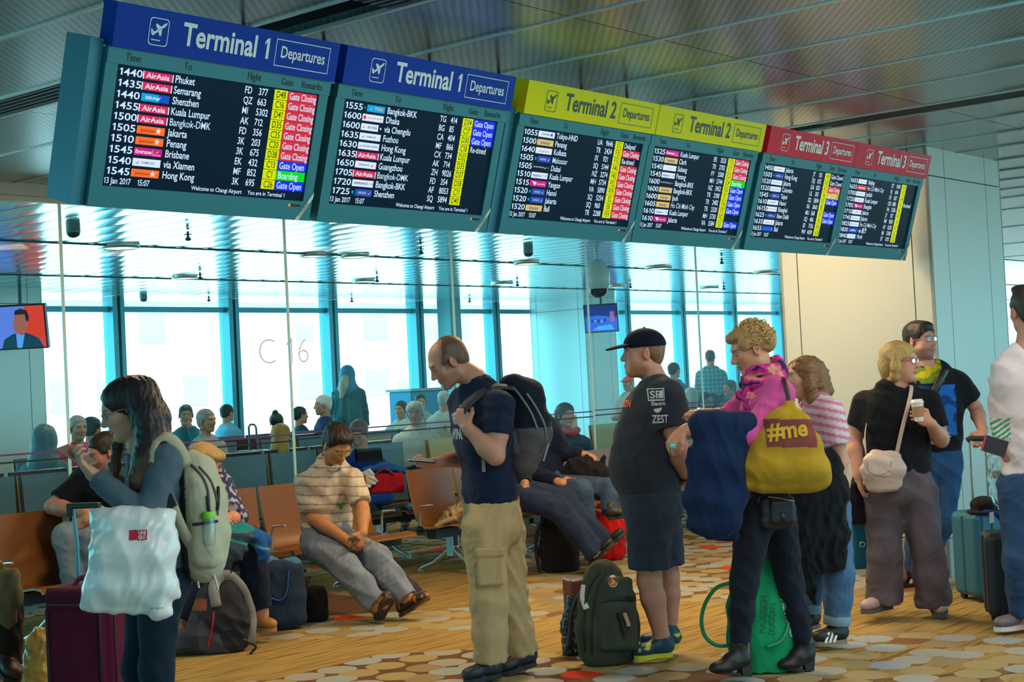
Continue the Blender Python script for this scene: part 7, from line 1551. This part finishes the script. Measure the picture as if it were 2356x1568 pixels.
# ================================================================ LUGGAGE BY THE BENCHES
q=Fig(9.0); bc=PZ(500,1498); r=thing('backpack','grey and black hiking backpack slumped on the carpet in front of the seated blonde woman','backpack',bc)
B=S(); B.slab([(q(505,1470,.0),nrm(RT+AW*.3),.19,.11),(q(510,1420,.02),nrm(RT+AW*.3),.17,.12),(q(512,1370,.04),nrm(RT+AW*.3),.13,.10),(q(515,1330,.05),nrm(RT+AW*.3),.075,.06)],.04); B.slab([(q(405,1488,-.06),RT,.05,.06),(q(450,1465,-.06),RT,.07,.08),(q(475,1420,-.05),RT,.08,.07),(q(470,1375,-.04),RT,.05,.05)],.04); B.cut(bc+zH*.004,-zH); B.fold(.009,RT*.6+zH*.6,.10,6)
def bpc(V):
    n=noise3(V,12,3); c=np.tile(np.array([.030,.034,.045],np.float32),(len(V),1)); c[n>.25]=(.075,.085,.11); x=((V-bc)@RT)/q.m+500; y=1498-((V-bc)@zH)/q.m; c[(x<470)&(y>1400)]=(.050,.058,.075); g=(x>445)&(x<490)&(y<1395)&(y>1370); c[g]=(.25,.08,.05); return c
_,V,F=skin('pack_body',B,.0065,m_cloth,r,bc,bpc); bv=bvh_of(V,F)
strap(surf(bv,curve([q(528,1322,-.3),q(556,1352,-.3),q(575,1400,-.3),q(580,1450,-.3),q(574,1480,-.3)]),.012),.060,.018,'shoulder_strap',mat('strap_grey',(.24,.245,.28),.7),r,bc); strap(surf(bv,curve([q(498,1395,-.3),q(492,1350,-.3),q(510,1325,-.3),q(528,1322,-.3)]),.012),.060,.018,'shoulder_strap',mat('strap_grey'),r,bc)
MB().tube(surf(bv,curve([q(492,1405,-.3),q(488,1445,-.3),q(478,1490,-.3)]),.004),.006,6).build('red_piping',mat('piping_red',(.55,.02,.02),.6),r,origin=bc)
MB().tube(curve([q(560,1470,-.12),q(588,1485,-.14),q(575,1505,-.14)]),.008,6).build('buckle_strap',mat('strap_black'),r,origin=bc)
q=Fig(9.75); bc=PZ(648,1440); r=thing('tote_bag','dark blue tote bag with rolled blue cloth inside beside the tan boots','bag',bc); X=nrm(RT+AW*.15)
B=S(); B.slab([(q(652,1420,.0),X,.150,.085),(q(650,1370,.0),X,.150,.08),(q(648,1310,.0),X,.145,.07)],.02); B.cut(bc+zH*.004,-zH); B.fold(.005,RT,.10,6); _,V,F=skin('bag_body',B,.0065,m_cloth,r,bc,mottled((.022,.042,.085),.12,20)); bv=bvh_of(V,F)
B=S(); B.cone(q(612,1310,-.02),q(625,1296,.0),.045,.05,.02); B.cone(q(645,1306,.0),q(675,1300,.02),.055,.058,.03); B.fold(.006,zH,.05,3); skin('rolled_cloth',B,.006,m_cloth,r,bc,(.055,.20,.36))
MB().tube(surf(bv,curve([q(606,1312,-.3),q(606,1345,-.3),q(620,1372,-.3),q(645,1380,-.3),q(660,1360,-.3),q(664,1312,-.3)]),.008),.009,6,sq=.6).build('bag_handle',mat('handle_blue',(.02,.09,.42),.6),r,origin=bc)
q=Fig(10.0); bc=PZ(715,1425); r=thing('duffel_bag','small black bag on the carpet between the blue tote and the polo man\'s legs','bag',bc); B=S(); B.box(q(716,1388,.05),(nrm(RT+AW*.2),AW,zH),(.105,.11,.11),.035,0); B.fold(.005,RT+zH,.08,3); B.cut(bc+zH*.003,-zH); skin('bag_body',B,.0065,m_cloth,r,bc,mottled((.012,.012,.016),.2,20)); MB().tube(curve([q(672,1268,.2),q(690,1300,.1),q(702,1312,.06),q(690,1300,.12)]),.012,6).build('bag_strap',mat('strap_navy',(.015,.022,.06),.6),r,origin=bc)
q=Fig(10.9); bc=PZ(915,1370); r=thing('backpack','grey and red backpack lying under the polo man\'s legs','backpack',bc); B=S(); B.slab([(q(880,1335,.1),zH,.07,.09),(q(920,1345,.05),zH,.075,.10),(q(960,1362,.0),zH,.04,.06)],.04); B.cone(q(870,1310,.1),q(950,1355,.0),.05,.04,.04); B.fold(.006,RT,.08,3); B.cut(PZ(915,1372)+zH*.003,-zH)
def rc(V):
    n=((V-bc)@(zH+RT*.3)); c=np.tile(np.array([.05,.05,.055],np.float32),(len(V),1)); c[(n>.05)&(n<.085)]=(.55,.02,.02); return c
skin('pack_body',B,.0065,m_cloth,r,bc,rc)
q=Fig(12.0); bc=PZ(1284,1316); r=thing('backpack','black backpack standing on the carpet under the stretched legs in dark jeans','backpack',bc); B=S(); B.slab([(q(1290,1300,.0),RT,.155,.11),(q(1286,1260,.0),RT,.155,.12),(q(1278,1215,.02),RT,.12,.10),(q(1262,1190,.02),RT,.07,.06)],.04); B.cut(bc+zH*.003,-zH); B.fold(.006,zH,.10,3); skin('pack_body',B,.007,m_cloth,r,bc,mottled((.020,.020,.028),.2,16)); strap(curve([q(1250,1192,-.05),q(1236,1225,-.05),q(1234,1265,-.05),q(1242,1310,-.05),q(1258,1318,-.06)]),.03,.006,'shoulder_strap',mat('strap_black'),r,bc)
q=Fig(12.6); bc=PZ(1402,1282); r=thing('backpack','red backpack standing on the carpet behind the black boots','backpack',bc); B=S(); B.slab([(q(1402,1268,.0),RT,.14,.10),(q(1398,1225,.0),RT,.145,.11),(q(1392,1185,.0),RT,.11,.09),(q(1388,1168,.0),RT,.06,.05)],.04); B.cut(bc+zH*.003,-zH); B.fold(.008,RT+zH*.3,.09,3); _,V,F=skin('pack_body',B,.007,m_cloth,r,bc,mottled((.62,.012,.018),.15,16)); bv=bvh_of(V,F); MB().tube(surf(bv,curve([q(1370,1172,-.3),q(1392,1178,-.3),q(1412,1176,-.3)]),.004),.01,6).build('tie_cord',mat('cord_tan',(.45,.32,.18),.6),r,origin=bc); strap(curve([q(1420,1180,.0),q(1434,1200,-.02),q(1438,1225,-.02)]),.04,.008,'shoulder_strap',mat('strap_red',(.45,.012,.02),.7),r,bc)
q=Fig(12.35); bc=q(1360,1090,.0); r=thing('jacket','crumpled black jacket lying on the bench beside the man in the navy sweater','jacket',bc); B=S(); B.slab([(q(1320,1085,.0),zH,.09,.09),(q(1355,1092,.0),zH,.11,.11),(q(1400,1098,.0),zH,.09,.10)],.04); B.cone(q(1320,1068,.0),q(1352,1062,.0),.06,.06,.04); B.cone(q(1384,1075,.0),q(1386,1055,.0),.045,.03,.03); B.fold(.014,RT+zH*.6,.10,3); B.fold(.006,RT-zH*.5,.05,5); skin('jacket_cloth',B,.007,m_cloth,r,bc,mottled((.014,.014,.022),.3,16))
q=Fig(12.0); bc=q(1040,1185,.1); r=thing('satchel','tan cloth satchel lying on the wooden bench behind the man with the phone','bag',bc); B=S(); B.slab([(q(1015,1200,.1),zH,.02,.06),(q(1040,1185,.1),zH,.06,.10),(q(1070,1170,.1),zH,.07,.10)],.03); B.fold(.008,RT+zH*.5,.07,3)
def sc(V): n=noise3(V,40,3); return np.where((n>.35)[:,None],np.array([.20,.10,.10],np.float32),np.array([.46,.32,.16],np.float32))
skin('bag_body',B,.007,m_cloth,r,bc,sc); strap(curve([q(1000,1212,.0),q(1020,1200,-.02),q(1050,1190,-.04)]),.035,.005,'shoulder_strap',mat('strap_tan',(.48,.34,.17),.7),r,bc)
# ================================================================ PEOPLE BEYOND THE GLASS
def bg(label,px,py,hpx,yaw,hair,hcol,top,shirt=None,stand=False,pants=(.03,.05,.09),skin=(.50,.26,.18),k=.25,pitch=0,extra=None,arms=None,lean=0,female=False,back=False):
    d=k*FPX/hpx*1.0; H0=P(px,py,d); f=face_dir(yaw); u=d/FPX; org=np.array([H0[0],H0[1],0])
    p=Person(label,d,org,f); q=lambda dx,dz,dy=0.: (H0+RT*dx+zH*dz+AW*dy)
    L=p.L; zc=H0[2]; hipz=.52 if not stand else .92*zc/1.62; sh=zc-.24
    def sec(z,w,t,o=0): p.secs.append((np.array([H0[0],H0[1],z])-f*(.02+o*.0)+f*lean*(z-sh),L,w,t))
    sec(hipz,.175,.125); sec(hipz+.2,.165,.12); sec(sh-.12,.19,.125); sec(sh-.02,.195,.105); sec(sh+.04,.12,.07)
    p.neck=np.array([H0[0],H0[1],sh+.06])-f*.03; p.hd=Head(H0,face_dir(yaw,pitch),(0,0,1),.235); p.hkw=dict(female=female)
    for s_ in (-1,1):
        a=np.array([H0[0],H0[1],sh-.05])+L*s_*.19; fold=arms!='down'
        e=a-zH*.27+f*(.06 if fold else -.02)+L*s_*.05; w_=e+(f*.22-L*s_*.12+zH*.0 if fold else -zH*.24+f*.06)
        if arms=='face' and s_==1: e=a-zH*.20+f*.14; w_=H0+f*.14-zH*.10+L*.02
        p.arms.append(([a,e,w_],(.052,.043,.03),None))
    for s_ in (-1,1):
        hp=np.array([H0[0],H0[1],hipz])+L*s_*.09
        if stand: p.legs.append(([hp,hp-zH*(hipz*.48)+f*.02,np.array([hp[0],hp[1],.09])],(.09,.06,.042),np.array([hp[0],hp[1],0])-f*.08,np.array([hp[0],hp[1],0])+f*.17))
        else:
            kn=hp+f*.42-zH*.04; an=np.array([kn[0],kn[1],.09])+f*.03; p.legs.append(([hp,kn,an],(.09,.06,.042),np.array([an[0],an[1],0])-f*.07,np.array([an[0],an[1],0])+f*.18))
    p.skin(skin,h=.011)
    if hair:
        def hr(B,H):
            A=(H.r,H.f,H.u)
            if hair=='short': cap_hair(B,H,.012,((0,.072,.050),(0,.8,-.6)),-.055)
            elif hair=='curly': B.ell(H.p(0,-.02,.045),A,(.10,.115,.09),.02); B.ell(H.p(0,-.06,-.02),A,(.09,.06,.07),.03); B.ell(H.p(0,.112,-.03),A,(.068,.066,.09),.012,'s')
            elif hair=='bun': B.ell(H.p(0,-.018,.040),A,(.088,.110,.088),.02); B.ell(H.p(0,-.06,.13),A,(.04,.04,.035),.02); B.ell(H.p(0,.112,-.03),A,(.068,.066,.09),.012,'s')
            elif hair=='long': B.ell(H.p(0,-.018,.042),A,(.092,.112,.09),.02); B.chain([H.p(0,-.07,.0),H.p(0,-.09,-.12),H.p(0,-.10,-.26)],[.08,.085,.05],.03); B.ell(H.p(0,.112,-.03),A,(.066,.066,.09),.012,'s')
            elif hair=='hood': B.ell(H.p(0,-.02,.03),A,(.115,.135,.125),.02); B.cone(H.p(0,-.03,-.05),H.p(0,-.05,-.20),.115,.15,.05); B.ell(H.p(0,.13,-.01),A,(.07,.08,.095),.01,'s')
            elif hair=='cap': B.ell(H.p(0,-.016,.045),A,(.090,.115,.085),.01); B.cut(H.p(0,0,.035),-H.u); B.ell(H.p(0,.12,.045),A,(.07,.075,.012),.01)
        p.hair(hr,hcol,name='hood' if hair=='hood' else 'cap' if hair=='cap' else 'hair',h=.008,amp=.004,wl=.04)
    p.top(shirt if callable(shirt) else mottled(top,.12,18),(.95,.95) if shirt!='short' else (.3,.3),(.074,.055),None,None,name='top',amp=.006,wl=.14,h=.011,seed=int(px))
    p.bottoms(mottled(pants,.15,18),(.108,.086,.068),None,.95,name='trousers',amp=.006,h=.011)
    p.shoes((.03,.03,.035),(.1,.1,.1))
    if extra: extra(p,H0,u)
    return p
G=(.30,.40,.44)
bg('seated person in grey-blue headscarf and robe at far left behind the glass',104,1012,62,170,'hood',(.10,.19,.24),(.10,.20,.26))
bg('seated grey-haired person in pink top beside the leftmost glass joint',180,985,58,40,'short',(.30,.30,.30),(.65,.06,.16))
bg('seated dark-haired person in black top right of the person in pink',213,985,52,150,'curly',(.02,.04,.05),(.02,.03,.04))
bg('seated person in teal sweater holding one hand to the face',428,955,48,15,'short',(.02,.06,.07),(.02,.22,.28),arms='face')
bg('seated grey-haired person in pale jacket right of the teal sweater',476,968,54,60,'short',(.26,.28,.28),(.30,.36,.34))
bg('seated dark-haired person in light blue shirt before the second mullion',524,950,40,140,'short',(.01,.04,.05),(.18,.42,.58))
bg('seated person with dark bun seen from behind left of the second glass joint',637,972,46,175,'bun',(.01,.03,.04),(.20,.22,.22))
bg('seated person with long blond hair seen from behind left of the second glass joint',647,1005,62,178,'long',(.50,.30,.08),(.04,.05,.08),female=True)
bg('seated person in dark jacket leaning right of the second glass joint',692,955,40,120,'short',(.01,.03,.04),(.02,.05,.09))
bg('white-haired person in navy jacket looking left near the blue-hooded person',742,932,46,-70,'short',(.62,.66,.68),(.015,.05,.16))
bg('seated dark-haired child in white top below the white-haired person',749,972,44,-10,'short',(.01,.015,.02),(.55,.62,.64),skin=(.34,.17,.12))
bg('seated boy with brown cap in pale top left of the polo man',728,1006,36,-60,'cap',(.14,.10,.07),(.62,.66,.66))
def tablet(p,H0,u):
    c=p.q(848,1046,-.22); t=thing('tablet','dark tablet held by the person in the bright blue sweater','tablet',c); MB().box((-.12,-.008,-.08),(.12,.008,.08),0,(RT,nrm(AW*.7+zH*.7),nrm(zH*.7-AW*.7)),np.zeros(3)).build('tablet_body',mat('tablet_black',(.015,.018,.022),.3),t,bevel=.004)
    glasses(p,p.hd,(.4,.5,.55))
bg('seated person with glasses in bright blue sweater holding a tablet behind the polo man',826,1000,70,-12,'short',(.10,.07,.045),(.010,.065,.38),k=.27,pitch=-22,extra=tablet)
bg('seated person with dark hair in green and white top before the third mullion',922,942,40,-25,'short',(.03,.03,.03),(.45,.60,.55))
bg('seated person with curly grey hair in white shirt left of the man with the phone',955,950,54,-5,'curly',(.42,.44,.44),(.58,.62,.62),female=True)
bg('seated dark-haired person half hidden behind the curly grey hair',968,925,38,10,'short',(.03,.03,.03),(.25,.35,.38))
bg('grey-haired person in pale checked shirt seen behind the man with the phone',1022,920,42,165,'short',(.40,.46,.46),(.40,.52,.50))
bg('seated person with long dark hair and red scarf right of the navy backpack',1302,955,58,30,'long',(.045,.035,.035),(.02,.06,.12),female=True,extra=lambda p,H0,u:skin('scarf',S().chain([H0-zH*.15+p.f*.07+p.L*.08,H0-zH*.17+p.f*.11,H0-zH*.16+p.f*.06-p.L*.09],[.035,.04,.035],.02),.009,m_cloth,p.root,p.org,(.5,.03,.08)))
bg('person in red cap and pale top beyond the bearded man\'s face',1444,882,34,-40,'cap',(.70,.02,.04),(.45,.38,.34))
bg('person in blue jacket bending forward right of the dark cap',1552,852,36,130,'short',(.02,.02,.03),(.015,.22,.42),stand=True)
def plaid(V):
    a=np.sin(V[:,2]*90)+np.sin((V@RT)*90); c=np.tile(np.array([.06,.28,.42],np.float32),(len(V),1)); c[a>.8]=(.25,.50,.58); return c
bg('standing person in blue checked shirt seen from behind right of the fourth glass joint',1634,822,34,172,'short',(.08,.06,.05),(.08,.3,.45),shirt=plaid,stand=True,arms='down')
bg('seated white-haired person in grey shirt left of the pink sleeve',1588,915,52,-150,'short',(.55,.58,.58),(.22,.34,.36),k=.28)
bg('seated dark-haired person beside the white-haired person in grey',1624,925,46,40,'short',(.03,.03,.04),(.30,.24,.22))
bg('seated person in dark top bending low at the far windows',1678,893,38,-60,'short',(.02,.05,.07),(.02,.06,.10))
# standing person in blue hood
p=bg('standing person with blue hood and blond hair in long teal coat before the windows',800,862,38,172,'hood',(.015,.20,.38),(.03,.10,.12),stand=True,arms='down')
B=S(); c=p.hd.c; B.slab([(np.array([*c[:2],.45]),p.L,.26,.20),(np.array([*c[:2],c[2]-.60]),p.L,.24,.19),(np.array([*c[:2],c[2]-.32]),p.L,.235,.15),(np.array([*c[:2],c[2]-.20]),p.L,.16,.11)],.05); B.fold(.018,p.L+zH*.1,.16,5); skin('coat',B,.012,m_cloth,p.root,p.org,mottled((.035,.13,.15),.25,12))
B=S(); B.chain([c-p.f*.10-zH*.02,c-p.f*.16-zH*.16+p.L*.03,c-p.f*.20-zH*.32+p.L*.06],[.06,.075,.035],.03); B.fold(.006,p.L,.03,2); skin('hair',B,.008,m_hair,p.root,p.org,mottled((.42,.36,.24),.2,40))
# things on and by the far seats
q=Fig(12.6); bc=q(885,1108,.0); r=thing('travel_bag','red travel bag on the padded seat right of the polo man','bag',bc); B=S(); B.box(q(885,1110,.0),(nrm(RT+AW*.3),AW,zH),(.145,.10,.085),.03); B.fold(.005,RT,.08,3); skin('bag_body',B,.009,m_cloth,r,bc,(.42,.015,.04)); MB().tube(curve([q(862,1092,-.1),q(885,1078,-.1),q(908,1092,-.1)]),.01,6).build('bag_handle',mat('handle_wine'),r,origin=bc)
bc=q(890,1078,.0); r=thing('folded_jacket','bright blue jacket lying on the red travel bag','jacket',bc); B=S(); B.slab([(q(850,1080,.0),zH,.03,.08),(q(890,1076,.0),zH,.045,.10),(q(925,1082,.0),zH,.03,.08)],.03); B.fold(.012,RT+zH,.09,3); skin('jacket_cloth',B,.009,m_cloth,r,bc,(.012,.10,.42))
bc=q(848,1100,-.1); r=thing('paper_wrap','crumpled white paper wrapper beside the red travel bag','wrapper',bc); B=S(); B.box(bc,(nrm(RT+zH*.5),AW,nrm(zH-RT*.5)),(.06,.05,.07),.01); B.fold(.018,RT+zH,.07,3); skin('wrapper',B,.008,m_gloss,r,bc,(.60,.64,.66))
def handle_case(label,px,py,px2,pyb,d,col):
    q=Fig(d); b0=q((px+px2)/2,pyb,0); b0=np.array([b0[0],b0[1],0]); r=thing('trolley_suitcase',label,'suitcase',b0); m_=mat('thin_handle',(.02,.14,.20),.4,.4)
    MB().tube([q(px+4,pyb),q(px,py+6),q(px+4,py),q(px2-4,py),q(px2,py+6),q(px2+4,pyb)],.011,8).build('telescopic_handle',m_,r,origin=b0); zt=q(px,pyb)[2]; c=np.array([*b0[:2],(zt+.04)/2])
    B=S(); B.box(c,(RT,AW,zH),(.17,.11,(zt-.04)/2),.03); V,F=B.mesh(.012); link('shell',rawmesh('shell',V-b0,F,mat('far_case',col,.4),None,True),r)
    for a in (-1,1): w_=np.array([*b0[:2],.03])+RT*.11*a; MB().cyl(w_-RT*.015,w_+RT*.015,.03,12).build('wheel',mat('wheel_black',(.012,.012,.014),.5),r,origin=b0)
handle_case('suitcase with raised thin handle left of the long blond hair',572,976,589,1035,15.7,(.05,.10,.14))
# low counters and machines at the windows
def podium(label,s,v,w_,d_,h,col,scr=None):
    r=thing('service_counter',label,'counter',W(s,v,0),ANG); MB().box((0,0,0),(w_,d_,h)).build('body',mat('counter_%d'%int(col[2]*99),col,.5),r,bevel=.02); MB().box((-.03,-.03,h),(w_+.03,d_+.03,h+.04)).build('counter_top',mat('counter_top',(.30,.45,.50),.4),r)
podium('blue gate counter behind the white-haired person by the windows',17.6,16.9,.9,.5,1.45,(.02,.30,.55))
podium('low blue counter right of the blue-hooded person by the windows',19.9,17.2,1.0,.4,1.05,(.03,.42,.62))
